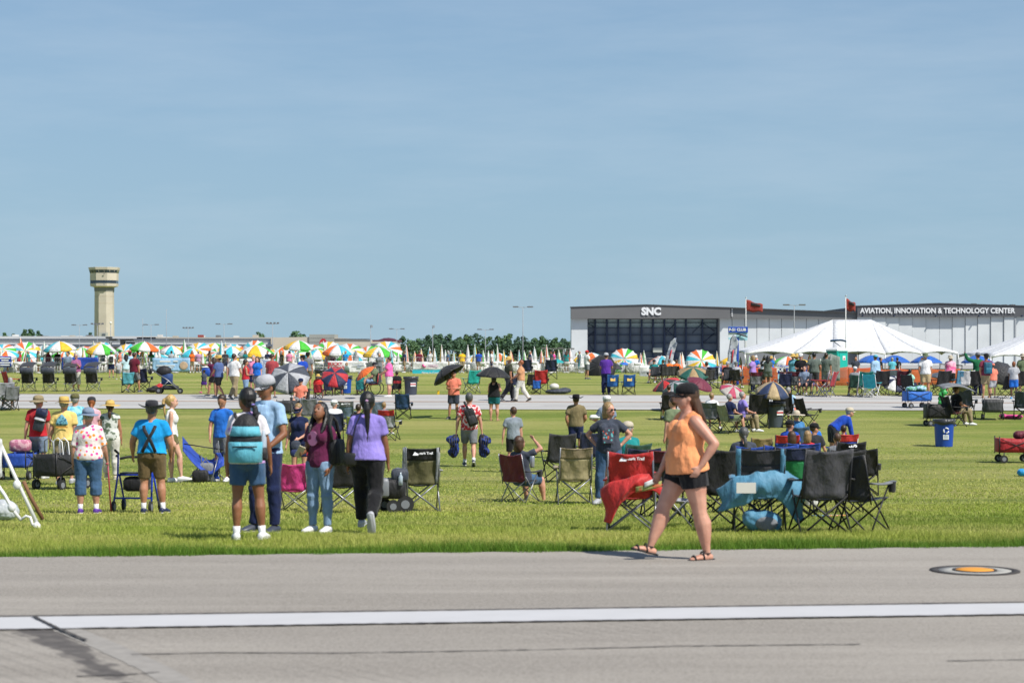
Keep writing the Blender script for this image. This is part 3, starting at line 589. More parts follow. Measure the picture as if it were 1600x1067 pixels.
# camera platform with loudspeakers
pl = thing('camera_platform', 'dark scaffold camera platform with orange figure bib below the tower', 'platform', (px2x(187, 260), 260, gz(-50, 260)))
z0 = pl.location.z
for x in (-1.3, 1.3):
    for y in (0, 1.2): g = G(); g.tube([(x, y, 0), (x, y, 3.6)], .05, 5); obj('scaffold_post', g, BLACKM, pl)
for x, y, w, h in ((171.5, 527.5, 8, 2.6), (178, 530.8, 11, 3.4), (193, 534, 6, 8), (204, 531, 11, 3), (205, 536, 12, 3), (204, 541, 13, 3.4)): bx('equipment_case', x - w / 2, x + w / 2, y - h / 2, y + h / 2, 259, 260.1, mat('case_black', (.02, .02, .025), .6), pl, 260)
# hangar flags
def flagpole(px, ytop, d, label, fw, fh):
    X = px2x(px, d); z = gz(X, d); h = py2z(ytop, d) - z; t = thing('flagpole', label, 'flag', (X, d, z)); g = G(); g.tube([(0, 0, 0), (0, 0, h)], [.05, .03], 6); obj('pole', g, WHITEM, t); g = G(); g.ell((0, 0, h + .05), (.07, .07, .07), n=6); obj('finial', g, ALU, t)
    s_ = d / F; g = G(); g.sheet(lambda u, v: (.03 + u * fw * s_, math.sin(u * 7) * .12 * u + .1 * v, h - .15 - u * .42 * fh * s_ - v * fh * s_ * (1 - .35 * u) + .06 * math.sin(u * 9 + v)), 10, 5, .012); obj('flag', g, mat('flag_red', (.36, .045, .035), .8, kind='cloth', trans=.2), t)
    g = G(); g.sheet(lambda u, v: (.03 + (.3 + u * .55) * fw * s_, -.03 + math.sin((.3 + u * .55) * 7) * .12 * (.3 + .55 * u) + .03, h - .15 - (.3 + u * .55) * .42 * fh * s_ - (.08 + .3 * v) * fh * s_ * (1 - .35 * u)), 8, 2, .03); obj('flag_emblem', g, mat('flag_black', (.03, .02, .025), .8, kind='cloth'), t)
flagpole(1165.5, 466, 190, 'red and black flag on the white pole left of the tent', 26, 18); flagpole(1321.5, 463.5, 160, 'red and black flag on the white pole in front of the tent', 15, 19)
# ------------------------------------------------------------------ builders for loose things
R = math.radians
def place(px, py, lift=0):
    p = gp(px, py); p.z += lift - .006; return p
def scale_at(p): return F / p.y
def chair_parts():
    T = {}
    for s_ in (-1, 1):
        T['bx%d' % s_] = [(s_ * .28, -.25, 0), (-s_ * .255, -.205, .43)]; T['fx%d' % s_] = [(s_ * .28, .27, 0), (-s_ * .255, .225, .42)]
        T['s1%d' % s_] = [(s_ * .285, -.25, 0), (s_ * .275, .25, .6)]; T['s2%d' % s_] = [(s_ * .285, .27, 0), (s_ * .27, -.215, .5)]
        T['p%d' % s_] = [(s_ * .268, -.2, .36), (s_ * .268, -.24, .55), (s_ * .262, -.36, .95)]
    return T
CT = chair_parts()
def seat_g():
    g = G(); g.sheet(lambda u, v: ((u - .5) * .53, -.2 + v * .45, .405 - .05 * math.sin(u * math.pi) * (.4 + .6 * math.sin(v * math.pi)) + .02 * v), 8, 6, .012); return g
def back_g(z0, z1, w=.525, sag=.05):
    def fn(u, v):
        z = z0 + (z1 - z0) * v; y = -.2 - .16 * max(0, (z - .5)) / .45 - sag * math.sin(u * math.pi) * (.4 + .6 * (1 - v)); return ((u - .5) * w * (1 + .03 * math.sin(z * 9)), y + .012 * math.sin(u * 11 + z * 7) + .007 * math.sin(u * 23 - z * 19), z - .04 * math.sin(u * math.pi) * (v > .9) * (z1 > .9))
    g = G(); g.sheet(fn, 14, 8, .012); return g
def arm_g(s_):
    g = G(); g.sheet(lambda u, v: (s_ * (.245 + .085 * u), -.23 + .56 * v, .615 - .02 * math.sin(v * math.pi) - .015 * abs(u - .5)), 2, 6, .018); return g
def cup_g(s_):
    g = G(); g.rev([(.035, -.12), (.043, -.11), (.048, 0), (.052, .012), (.045, .012)], 10, (s_ * .3, .27, .6)); return g
def chair(px, py, rot, label, back, seat=None, header=None, frame='steel', sc=1.0, arms=True, cups=(1,), logo=None, far=False, armc=None, group=None, name='camp_chair', piping=None):
    p = place(px, py); t = thing(name, label, 'chair', p, R(rot), group); t.scale = (sc, sc, sc); fm = {'steel': STEEL, 'black': BLACKM, 'white': WHITEM}[frame]; seat = seat or back
    far = far or scale_at(p) < 45
    if far:
        def fr():
            g = G()
            for k, v in CT.items(): g.tube(v, .013, 4)
            return g
        link('frame', cm('chair_frame', fr), t, material=fm)
    else:
        for k, v in CT.items():
            def one(v=v): g = G(); g.tube(v, .0115, 6); return g
            link('back_post' if k[0] == 'p' else 'leg', cm('chair_tube_' + k, one), t, material=fm)
            if k[0] != 'p':
                def ft(v=v): g = G(); g.ell(v[0], (.022, .022, .02), n=6); return g
                link('foot', cm('chair_foot_' + k, ft), t, material=BLACKM)
    link('seat', cm('chair_seat', seat_g), t, material=nylon(seat))
    if header:
        link('backrest', cm('chair_back_lo', lambda: back_g(.4, .77)), t, material=nylon(back)); link('headrest', cm('chair_back_hi', lambda: back_g(.765, .955, .535, .03)), t, material=nylon(header))
    else: link('backrest', cm('chair_back', lambda: back_g(.4, .955)), t, material=nylon(back))
    if piping:
        for s_ in (-1, 1):
            def pg(s_=s_): g = G(); g.sheet(lambda u, v: (s_ * (.22 + .055 * u), -.2 - .16 * max(0, (.42 + .53 * v - .5)) / .45 - .012 - .018 * (1 - u), .42 + .53 * v), 2, 6, .01); return g
            link('side_panel', cm('chair_pipe%d' % s_, pg), t, material=nylon(piping))
    if arms:
        for s_ in (-1, 1): link('armrest', cm('chair_arm%d' % s_, lambda s_=s_: arm_g(s_)), t, material=nylon(armc or back))
        for s_ in cups: link('cup_holder', cm('chair_cup%d' % s_, lambda s_=s_: cup_g(s_)), t, material=nylon('charcoal'))
    if logo:
        g = G(); g.add([(-.13, 0, -.032), (-.045, 0, -.032), (-.088, 0, .038)], [(0, 1, 2)]); g.add([(-.13, .003, -.032), (-.045, .003, -.032), (-.088, .003, .038)], [(2, 1, 0)])
        lo = obj('logo', g, SIGNW, t, (0, -.372, .87), smooth=False); lo.rotation_euler = (-.32, 0, 0)
        text(logo, .05, SIGNW, t, (.05, -.368, .868), (math.pi / 2 - .32, 0, 0), ext=.001, bold=.001)
    return t
# ---- umbrellas
def wedge(n, r, dome, sag, k=6, scallop=0.0):
    g = G(); a0, a1 = -math.pi / n, math.pi / n
    def fn(u, v):
        rr = .012 + (r - .012) * v; a = a0 + (a1 - a0) * u; bow = 1 - .06 * math.sin(u * math.pi) * v
        z = -dome * (v ** 1.75) - sag * math.sin(u * math.pi) * v; return (rr * bow * math.cos(a), rr * bow * math.sin(a), z)
    g.sheet(fn, 4, k, .006); return g
def valance(n, r, dome, drop):
    g = G(); a0, a1 = -math.pi / n, math.pi / n
    def fn(u, v):
        a = a0 + (a1 - a0) * u; b_ = 1 - .06 * math.sin(u * math.pi); return (r * b_ * math.cos(a), r * b_ * math.sin(a), -dome - v * drop * (.55 + .45 * math.sin(u * math.pi)))
    g.sheet(fn, 5, 1, .006); return g
def umbrella(top, r, cols, label, n=8, dome=None, tilt=(0, 0), shaft=None, cat='umbrella', name='umbrella', group=None, val=0, spin=0, shaftm=None, pole_r=.012, sag=.02, trans=True, handle=True, rz=0):
    """top: world point of the crown; cols: one colour per panel, cycled; tilt: rotation about x and y in degrees"""
    dome = dome if dome is not None else r * .42; t = thing(name, label, cat, top, 0, group); t.rotation_euler = (R(tilt[0]), R(tilt[1]), R(rz))
    key = 'wedge_%d_%.2f_%.2f' % (n, r, dome); 
    for i in range(n):
        a = 2 * math.pi * (i + spin) / n; c_ = cols[i % len(cols)]; o = link('panel', cm(key, lambda: wedge(n, r, dome, sag)), t, rz=a, material=nylon(c_))
        if val: link('valance', cm(key + 'v%.2f' % val, lambda: valance(n, r, dome, val)), t, rz=a, material=nylon(c_))
        def rib():
            g = G(); q = math.pi / n; g.tube([((.012 + (r - .012) * v) * math.cos(q), (.012 + (r - .012) * v) * math.sin(q), -dome * v ** 1.75 - .012) for v in (0.05, .25, .5, .75, 1)], .005, 4); return g
        link('rib', cm(key + 'rib', rib), t, rz=a, material=shaftm or STEEL)
    L = shaft or r * 1.35
    g = G(); g.tube([(0, 0, .05), (0, 0, -L)], pole_r, 6); link('shaft', g.mesh('shaft', []), t, material=shaftm or STEEL)
    if handle: g = G(); g.tube([(0, 0, -L), (0, 0, -L - .12)], pole_r * 1.8, 6); link('handle', g.mesh('handle', []), t, material=BLACKM)
    return t
def closed_umb(px, ytop, ybot, d, cols, label, group):
    """furled patio umbrella: pleated cloth round its pole"""
    X = px2x(px, d); zg = gz(X, d); zt, zb = py2z(ytop, d), py2z(ybot, d); h = zt - zb; t = thing('closed_patio_umbrella', label, 'umbrella', (X, d, zg), random.uniform(0, 6), group)
    n = 16; g = G(); w = .26
    prof = [(0.012, 0), (.05, .1), (.1, .3), (.15, .6), (.19, .88), (.205, 1.0), (.12, 1.0)]
    for (r, f_) in prof:
        for j in range(n):
            a = 2 * math.pi * j / n; k = r * (1.12 if j % 2 else .72) * (w / .2) * (.9 + .2 * math.sin(j * 2.3)); g.v.append((k * math.cos(a), k * math.sin(a), zt - zg - h * f_ - .07 * f_ * math.sin(j * 1.7)))
    for i in range(len(prof) - 1):
        for j in range(n): g.f.append((i * n + j, (i + 1) * n + j, (i + 1) * n + (j + 1) % n, i * n + (j + 1) % n)); g.mi.append((j // 2) % len(cols))
    obj('canopy', g, [nylon(c) for c in cols], t); g = G(); g.tube([(0, 0, 0), (0, 0, zt - zg + .08)], .02, 6); obj('pole', g, WHITEM, t)
    g = G(); g.rev([(.25, 0), (.24, .06), (.04, .1)], 12); obj('base', g, plastic('lgray'), t)
# ---- bins and wagons
def bin_(px, py, c, label, h=.8, r=.28, liner='charcoal', sign=None, recycle=False, rot=0):
    p = place(px, py); t = thing('trash_can', label, 'trash can', p, R(rot)); g = G(); g.rev([(r * .86, 0), (r * .88, .02), (r * 1.0, h * .86), (r * 1.04, h * .9), (r * 1.12, h * .9), (r * 1.14, h), (r * 1.06, h), (r * 1.0, h * .93), (r * .9, h * .5), (.02, h * .45)], 24); obj('body', g, plastic(c), t, auto=35)
    g = G(); g.rev([(r * 1.155, h * .88), (r * 1.165, h + .012), (r * 1.03, h + .015), (r * .95, h * .8)], 24, mod=lambda a, rr, z: (rr * (1 + .012 * math.sin(a * 9)), z - (.03 + .03 * math.sin(a * 3.0 + 1)) * (z < h * .95) * (rr > r))); obj('liner', g, mat('bin_liner', col(liner), .35, kind='cloth'), t)
    for s_ in (-1, 1): g = G(); g.tube([(s_ * r * 1.02, -.07, h * .76), (s_ * r * 1.17, -.06, h * .78), (s_ * r * 1.17, .06, h * .78), (s_ * r * 1.02, .07, h * .76)], .016, 6); obj('handle', g, plastic(c), t)
    if recycle:
        rc = -r * .985
        for k in range(3):
            a0 = k * 2.094 + .5; g = G(); g.tube([(.075 * math.cos(a0 + q), rc - .004, h * .6 + .075 * math.sin(a0 + q)) for q in (0, .4, .8, 1.2, 1.55)], [.022, .022, .022, .026, .006], 5); obj('recycling_arrow', g, SIGNW, t)
        g = G(); g.box((0, rc + .012, h * .36), (.17, .01, .14)); obj('notice', g, SIGNW, t, smooth=False)
        for k in range(3): g = G(); g.box((0, rc + .004, h * .36 + .04 - k * .035), (.12, .006, .014)); obj('print_line', g, mat('pale_print', (.4, .45, .55), .6), t, smooth=False)
    if sign:
        g = G(); g.box((r * .38, -r * .93, h * .58), (.24, .02, .16), Matrix.Rotation(.38, 3, 'Z')); obj('notice', g, SIGNW, t, smooth=False); text(sign, .062, mat('print_red', (.5, .02, .02), .5), t, (r * .385, -r * .985, h * .59), (math.pi / 2, 0, .38), ext=.003, bold=.006)
    return t
def wagon(px, py, rot, c, label, L=.9, W=.5, h=.3, frame='black', sc=1, handle=True, far=False, pocket=None):
    p = place(px, py); t = thing('folding_wagon', label, 'wagon', p, R(rot)); t.scale = (sc,) * 3; fm = BLACKM if frame == 'black' else STEEL; z0 = .27
    for nm, cx, cy, dx, dy in (('side_panel', 0, -W / 2, L, .02), ('side_panel', 0, W / 2, L, .02), ('end_panel', -L / 2, 0, .02, W), ('end_panel', L / 2, 0, .02, W)):
        g = G()
        if dx > dy: g.sheet(lambda u, v: (-L / 2 + L * u, cy + math.copysign(.03, cy) * math.sin(u * math.pi) * math.sin(v * math.pi) + .008 * math.sin(u * 23), z0 + h * v - .02 * math.sin(u * math.pi) * v), 10, 4, .015)
        else: g.sheet(lambda u, v: (cx + math.copysign(.02, cx) * math.sin(u * math.pi), -W / 2 + W * u, z0 + h * v), 5, 4, .015)
        obj(nm, g, nylon(c), t)
    g = G(); g.box((0, 0, z0 + .01), (L * .98, W * .98, .03)); obj('floor', g, nylon('charcoal'), t, smooth=False)
    if pocket: g = G(); g.box((L / 2 + .05, 0, z0 + h * .5), (.07, W * .7, h * .8)); obj('pocket', g, nylon(pocket), t)
    for sx in (-1, 1):
        for sy in (-1, 1):
            g = G(); g.tube([(sx * L / 2, sy * W / 2 * 1.03, z0 - .04), (sx * L / 2, sy * W / 2 * 1.03, z0 + h + .05)], .014, 6); obj('corner_post', g, fm, t)
            g = G(); g.tube([(sx * L * .36, sy * W / 2 * 1.02, z0), (sx * L * .38, sy * W / 2 * 1.02, .1)], .014, 6); obj('wheel_fork', g, fm, t)
            w = G(); w.loft([(sx * L * .38, sy * (W / 2 * 1.02 + .035) - .03, .1), (sx * L * .38, sy * (W / 2 * 1.02 + .035) + .03, .1)], [.1] * 2, [.1] * 2, (1, 0, 0), 14); wo = obj('wheel', w, mat('tyre', (.018, .018, .018), .7), t, auto=40)
            w = G(); w.loft([(sx * L * .38, sy * (W / 2 * 1.02 + .035) - .036, .1), (sx * L * .38, sy * (W / 2 * 1.02 + .035) + .036, .1)], [.055] * 2, [.055] * 2, (1, 0, 0), 10); obj('hub', w, plastic('gray'), wo, auto=40)
    for sy in (-1, 1):
        for q in (-1, 1): g = G(); g.tube([(-q * L * .46, sy * (W / 2 + .045), z0 + .02), (q * L * .46, sy * (W / 2 + .045), z0 + h - .02)], .01, 5); obj('cross_brace', g, fm, t)
    if handle: g = G(); g.tube([(L / 2, 0, z0), (L / 2 + .22, 0, z0 + .45), (L / 2 + .25, 0, z0 + .62)], .012, 6); g.tube([(L / 2 + .25, -.08, z0 + .62), (L / 2 + .25, .08, z0 + .62)], .018, 6); obj('pull_handle', g, fm, t)
    return t
# ---- white plastic folding chairs and tables behind the fence
def wchair_mesh():
    def legs():
        g = G()
        for s_ in (-1, 1): g.tube([(s_ * .2, -.22, 0), (s_ * .2, .15, .45)], .014, 4); g.tube([(s_ * .2, .2, 0), (s_ * .2, -.1, .45), (s_ * .2, -.2, .84)], .014, 4)
        return g
    def seat(): g = G(); g.box((0, .03, .45), (.42, .4, .03)); return g
    def back():
        g = G(); g.sheet(lambda u, v: ((u - .5) * .42, -.16 - .05 * v - .02 * math.sin(u * math.pi), .62 + .22 * v), 4, 2, .02); return g
    return cm('wchair_legs', legs), cm('wchair_seat', seat, False), cm('wchair_back', back)
def wchair(X, Y, rot, label, group):
    a, b_, c = wchair_mesh(); t = thing('folding_chair', label, 'chair', (X, Y, gz(X, Y)), rot, group); link('legs', a, t, material=WHITEM); link('seat', b_, t, material=WHITEM); link('backrest', c, t, material=WHITEM)
def sign_on(t, bars, m, x0, y):
    for (x, z, w, h) in bars: g = G(); g.box((x, y, z), (w, .012, h)); obj('print_line', g, m, t, smooth=False)
# ------------------------------------------------------------------ people
ARM = dict(down=((.14, -.03, -1), (.06, .16, -1)), hip=((.8, -.3, -.72), (-.62, .3, -.72)), hold=((.18, .12, -1), (-.45, .85, .02)), phone=((.22, .38, -.9), (-.32, .62, .55)),
    brow=((.75, .45, .35), (-.8, .25, .62)), push=((.16, .42, -.9), (.02, .85, -.5)), back=((.12, -.42, -.9), (.04, -.1, -1)), fwd=((.12, .34, -.93), (-.02, .6, -.8)), carry=((.22, -.02, -1), (.1, .06, -1)),
    umb=((.22, .2, -.95), (-.25, .55, .8)), lap=((.2, .3, -.95), (-.2, .95, -.25)), rail=((.5, .25, -.85), (.1, .75, -.65)), ptr=((.3, .9, .1), (.1, .95, .25)), wave=((.9, .1, .3), (.3, .3, .9)), pocket=((.3, -.2, -.95), (-.2, .35, -.9)),
    hipback=((.25, -.58, -.78), (-.1, .42, -.9)), cross=((.2, .25, -.95), (-.9, .5, .1)), tray=((.25, .35, -.9), (.1, .95, .1)))
LEG = dict(st=((.05, .01, -1), (.02, -.02, -1), (.12, 1, 0)), wf=((.03, .4, -.92), (.0, .06, -1), (.05, 1, .1)), wb=((.03, -.2, -.98), (.0, -.6, -.78), (.03, .9, -.42)), wl=((.04, .12, -1), (0, -.9, -.42), (.03, .3, -.95)), sit=((.2, 1, -.04), (.06, .12, -1), (.15, 1, 0)), wide=((.12, .02, -1), (.08, -.03, -1), (.25, 1, 0)),
    sitx=((.25, .95, .05), (.1, .5, -.85), (.1, 1, .3)), kneel=((.1, .5, -.85), (.05, -.6, -.8), (0, .9, -.4)))
def nv(v): return Vector(v).normalized()
class Rig:
    def __init__(s, H, sex, build, arms, legs, lean, head, seat, twist):
        s.H = H; h = H; s.f = sex == 'f'; s.b = build; s.kid = H < 1.35
        up = nv(lean); Rt = Vector((math.cos(R(twist)), math.sin(R(twist)), 0)); Rt = (Rt - up * Rt.dot(up)).normalized(); s.up = up; s.Rt = Rt; s.Fw = up.cross(Rt)
        hipw = h * (.052 if s.f else .049) * (1 + .5 * (build - 1)); P = Vector((0, 0, 0)); s.hip = {}; s.leg = {}
        for sd, nm in ((-1, legs[0]), (1, legs[1])):
            L = LEG[nm] if isinstance(nm, str) else nm; m = lambda v: nv((v[0] * sd, v[1], v[2])); hp = P + Vector((sd * hipw, 0, 0)); kn = hp + m(L[0]) * h * .245; an = kn + m(L[1]) * h * .235; s.hip[sd] = hp; s.leg[sd] = (hp, kn, an, m(L[2]))
        lift = h * .045 - min(s.leg[sd][2].z + min(0, s.leg[sd][3].z * h * .1) for sd in (-1, 1))
        if seat is not None: lift = seat + h * .055
        dz = Vector((0, 0, lift)); s.P = P + dz
        for sd in (-1, 1): s.hip[sd] = s.hip[sd] + dz; a = s.leg[sd]; s.leg[sd] = (a[0] + dz, a[1] + dz, a[2] + dz, a[3])
        s.neck = s.P + up * h * .305; sw = h * (.088 if s.f else .1) * (1 + .3 * (build - 1)); s.arm = {}
        for sd, nm in ((-1, arms[0]), (1, arms[1])):
            A = ARM[nm] if isinstance(nm, str) else nm; tr = lambda v: (Rt * (v[0] * sd) + s.Fw * v[1] + Vector((0, 0, 1)) * v[2]).normalized(); sh = s.neck + Rt * sd * sw - up * h * .034; el = sh + tr(A[0]) * h * .17; wr = el + tr(A[1]) * h * .15; s.arm[sd] = (sh, el, wr, tr(A[1]))
        yaw, pit = head[0], head[1]; q = Matrix.Rotation(R(yaw), 3, 'Z'); f0 = Vector((0, 1, 0)) if abs(up.z) > .8 else Vector((0, 1, 0)); f0 = q @ Vector((-math.sin(R(twist)) * .5, 1, 0)).normalized(); s.hx = f0.cross(Vector((0, 0, 1))).normalized(); s.hy = Matrix.Rotation(R(pit), 3, s.hx) @ f0; s.hz = s.hx.cross(s.hy)
        nd = (up + Vector((0, 0, 1)) * .8 + s.hy * .12).normalized(); ks = 1.22 if s.kid else 1.12; s.ks = ks; s.hc = s.neck + nd * h * (.099 if not s.kid else .115); s.ha = (s.hx, s.hy, s.hz)
        s.hr = (h * .0445 * ks, h * .056 * ks, h * .0655 * ks)
    def hp(s, x, y, z): h = s.H * s.ks; return s.hc + s.hx * x * h + s.hy * y * h + s.hz * z * h
    def torso(s, off=0.0, t0=-.12, t1=1.0, hem=0):
        h = s.H; b = s.b
        T = [(-.12, .07, .05), (-.05, .098, .07), (.08, .102 if s.f else .096, .074 if s.f else .07), (.25, .094, .066), (.42, .079 if s.f else .086, .058 if s.f else .064), (.6, .083 if s.f else .094, .06 if s.f else .066), (.78, .086 if s.f else .1, .062 if s.f else .066), (.9, .07 if s.f else .083, .048 if s.f else .053), (1.0, .036, .036)]
        if t0 > -.12: T = [t for t in T if t[0] > t0 + .03]; T = [(t0, T[0][1] * (1 + hem), T[0][2] * (1 + hem))] + T
        T = [t for t in T if t[0] < t1 - .02] + [(t1, *[np.interp(t1, [q[0] for q in T], [q[k] for q in T]) for k in (1, 2)])]
        cs, rx, ry = [], [], []
        for t, a, c in T:
            w = b if t < .7 else 1 + (b - 1) * .5; bel = max(0, b - 1) * .05 * math.exp(-((t - .3) / .25) ** 2) * h; cs.append(s.P + s.up * t * h * .305 + s.Fw * (bel - .004 * h)); rx.append(a * h * w * (.93 if s.kid else 1) + off); ry.append(c * h * w + bel * .5 + off)
        return cs, rx, ry
def body_geo(r, n, hands, bare):
    g = G(); h = r.H; cs, rx, ry = r.torso(); g.loft(cs, rx, ry, r.Rt, n + 2); wb = 1 + (r.b - 1) * .75; am = (.86 if r.f else 1) * (1 + (r.b - 1) * 1.15) * (.9 if r.kid else 1)
    g.capsule(r.neck - r.up * h * .02, r.hc - r.hz * h * .02, h * .034 * (.86 if r.f else 1) * (1 + (r.b - 1) * .5), h * .031 * (.86 if r.f else 1) * (1 + (r.b - 1) * .5), n)
    for sd in (-1, 1):
        sh, el, wr, fd = r.arm[sd]; g.capsule(r.neck - r.up * h * .005, sh, h * .03, h * .027 * am, n); g.capsule(sh, el, h * .031 * am, h * .0225 * am, n, h * .002 * am); g.capsule(el, wr, h * .0225 * am, h * .0145 * (.9 + .1 * am), n, h * .003 * am)
        side = (r.Rt * sd - fd * (r.Rt * sd).dot(fd)).normalized(); pn = fd.cross(side).normalized(); pc = wr + fd * h * .024   # palm
        hv = r.up if abs(fd.z) < .7 else r.Fw; across = (hv - fd * hv.dot(fd)).normalized(); thick = fd.cross(across).normalized(); inw = -r.Rt * sd; thick = thick if thick.dot(inw) > 0 else -thick
        g.loft([wr - fd * h * .01, wr + fd * h * .012, wr + fd * h * .035, wr + fd * h * .052], [h * .0145, h * .019, h * .024, h * .022], [h * .011, h * .011, h * .0105, h * .008], across, 8)
        if hands:
            for k, (o_, ln) in enumerate(((.018, .036), (.006, .042), (-.006, .04), (-.0175, .031))):
                p0 = wr + fd * h * .046 + across * o_ * h; p1 = p0 + (fd + thick * .25).normalized() * ln * h * .5; p2 = p1 + (fd + thick * .9).normalized() * ln * h * .5; g.tube([p0 - fd * h * .008, p0, p1, p2], [h * .0055, h * .0056, h * .0052, h * .004], 6)
            p0 = wr + fd * h * .014 + across * h * .016; g.tube([p0, p0 + (across * .8 + fd * .7 + thick * .3).normalized() * h * .022, p0 + (across * .5 + fd * .9 + thick * .5).normalized() * h * .044], [h * .0075, h * .0065, h * .0048], 6)
        hp, kn, an, ft = r.leg[sd]; lm = wb * (1.08 if r.f else 1) * (.9 if r.kid else 1); t = (kn - hp)
        g.loft([hp - t * .05 + Vector((0, 0, h * .01)), hp + t * .08, hp + t * .35, hp + t * .7, hp + t * .93, kn + t * .05], [h * .05 * lm, h * .053 * lm, h * .049 * lm, h * .038 * lm, h * .0315 * lm, h * .030 * lm], [h * .055 * lm, h * .056 * lm, h * .05 * lm, h * .038 * lm, h * .0325 * lm, h * .030 * lm], (1, 0, 0), n)
        c = an - kn; cb = -r.Fw * h * .008 if abs(c.normalized().z) > .3 else Vector((0, 0, 0))
        g.loft([kn - c * .06, kn + c * .06, kn + c * .28 + cb, kn + c * .5 + cb * .7, kn + c * .8, an, an + c * .05], [h * .029 * lm, h * .0295 * lm, h * .0335 * lm, h * .029 * lm, h * .020 * lm, h * .0185, h * .017], [h * .03 * lm, h * .031 * lm, h * .036 * lm, h * .031 * lm, h * .0205 * lm, h * .0195, h * .018], (1, 0, 0), n)
        dn = Vector((0, 0, -1)) if abs(ft.z) < .3 else (Vector((0, 0, -1)) - ft * Vector((0, 0, -1)).dot(ft)).normalized(); sdv = ft.cross(dn).normalized(); b0 = an + dn * h * .026
        g.loft([b0 - ft * h * .036, b0 - ft * h * .028, b0 + ft * h * .01, b0 + ft * h * .06, b0 + dn * h * .006 + ft * h * .095, b0 + dn * h * .008 + ft * h * .112], [h * .01, h * .018, h * .021, h * .026, h * .025, h * .012], [h * .012, h * .019, h * .024, h * .016, h * .0105, h * .006], sdv, 8)
    # head
    hr = r.hr; g.ell(r.hp(0, -.006, .012), (hr[0] * 1.0, hr[1] * .98, hr[2] * .86), r.ha, n + 2); k = r.H * r.ks
    g.loft([r.hp(0, .004, .02), r.hp(0, .012, -.02), r.hp(0, .016, -.043), r.hp(0, .02, -.061)], [k * .043, k * .041, k * .033, k * .016], [k * .046, k * .040, k * .033, k * .018], r.hx, n)
    g.loft([r.hp(0, .048, .012), r.hp(0, .056, -.004), r.hp(0, .063, -.016), r.hp(0, .052, -.022)], [k * .005, k * .007, k * .0105, k * .006], [k * .006, k * .008, k * .009, k * .005], r.hx, 6)
    for sd in (-1, 1): g.ell(r.hp(sd * .044, -.006, -.004), (k * .006, k * .012, k * .018), r.ha, 6)
    if r.f and not r.kid:
        for sd in (-1, 1): g.ell(r.P + r.up * h * .305 * .7 + r.Rt * sd * h * .042 + r.Fw * h * .045 * (1 + (r.b - 1) * .6), (h * .042 * wb, h * .036 * wb, h * .042 * wb), (r.Rt, r.Fw, r.up), 10)
    g.ell(r.P - Vector((0, 0, h * .008)) - r.Fw * h * .02, (h * .09 * wb, h * .062 * wb, h * .05), (Vector((1, 0, 0)), r.Fw, r.up), n)
    return g
def top_geo(r, kind, off, hem, n):
    g = G(); h = r.H; wb = 1 + (r.b - 1) * .75; am = (.86 if r.f else 1) * (1 + (r.b - 1) * 1.15) * (.9 if r.kid else 1); tank = kind == 'tank'
    cs, rx, ry = r.torso(off, hem, .83 if tank else .97, .08); g.loft(cs, rx, ry, r.Rt, n + 4)
    if r.f and not r.kid:
        for sd in (-1, 1): g.ell(r.P + r.up * h * .305 * .69 + r.Rt * sd * h * .04 + r.Fw * h * .042 * (1 + (r.b - 1) * .6), (h * .044 * wb + off, h * .038 * wb + off * .8, h * .05 * wb + off), (r.Rt, r.Fw, r.up), 10)
    for sd in (-1, 1):
        sh, el, wr, fd = r.arm[sd]
        if tank:
            m_ = r.neck.lerp(sh, .6); q_ = 1 + (r.b - 1) * .6; g.loft([m_ - r.up * h * .12 + r.Fw * h * .05 * q_, m_ - r.up * h * .05 + r.Fw * h * .047 * q_, m_ + r.up * h * .008 + r.Fw * h * .026, m_ + r.up * h * .024 * q_, m_ + r.up * h * .006 - r.Fw * h * .034, m_ - r.up * h * .05 - r.Fw * h * .048 * q_, m_ - r.up * h * .12 - r.Fw * h * .05 * q_], [h * .028] * 7, [h * .016 + off * .4] * 7, r.Rt, 8)
        else:
            g.capsule(r.neck - r.up * h * .006, sh, h * .03 + off * .7, h * .03 * am + off * .8, n)
            fr = {'tee': .62, 'polo': .66, 'sleeveless': .16, 'long': 1.0, 'half': .95}[kind]; e = sh.lerp(el, fr); rr = h * .029 * am + off * .8; r2 = (h * .0275 * am + off * 1.4) if fr < .9 else h * .0235 * am + off
            d_ = (e - sh).normalized(); g.loft([sh - d_ * rr * .8, sh - d_ * rr * .4, sh, sh.lerp(e, .5), e], [rr * .4, rr * .85, rr, (rr + r2) / 2, r2], [rr * .4, rr * .85, rr, (rr + r2) / 2, r2], (1, 0, 0), n)
            if kind == 'long': g.capsule(el, el.lerp(wr, .93), h * .023 * am + off, h * .016 + off, n)
    return g
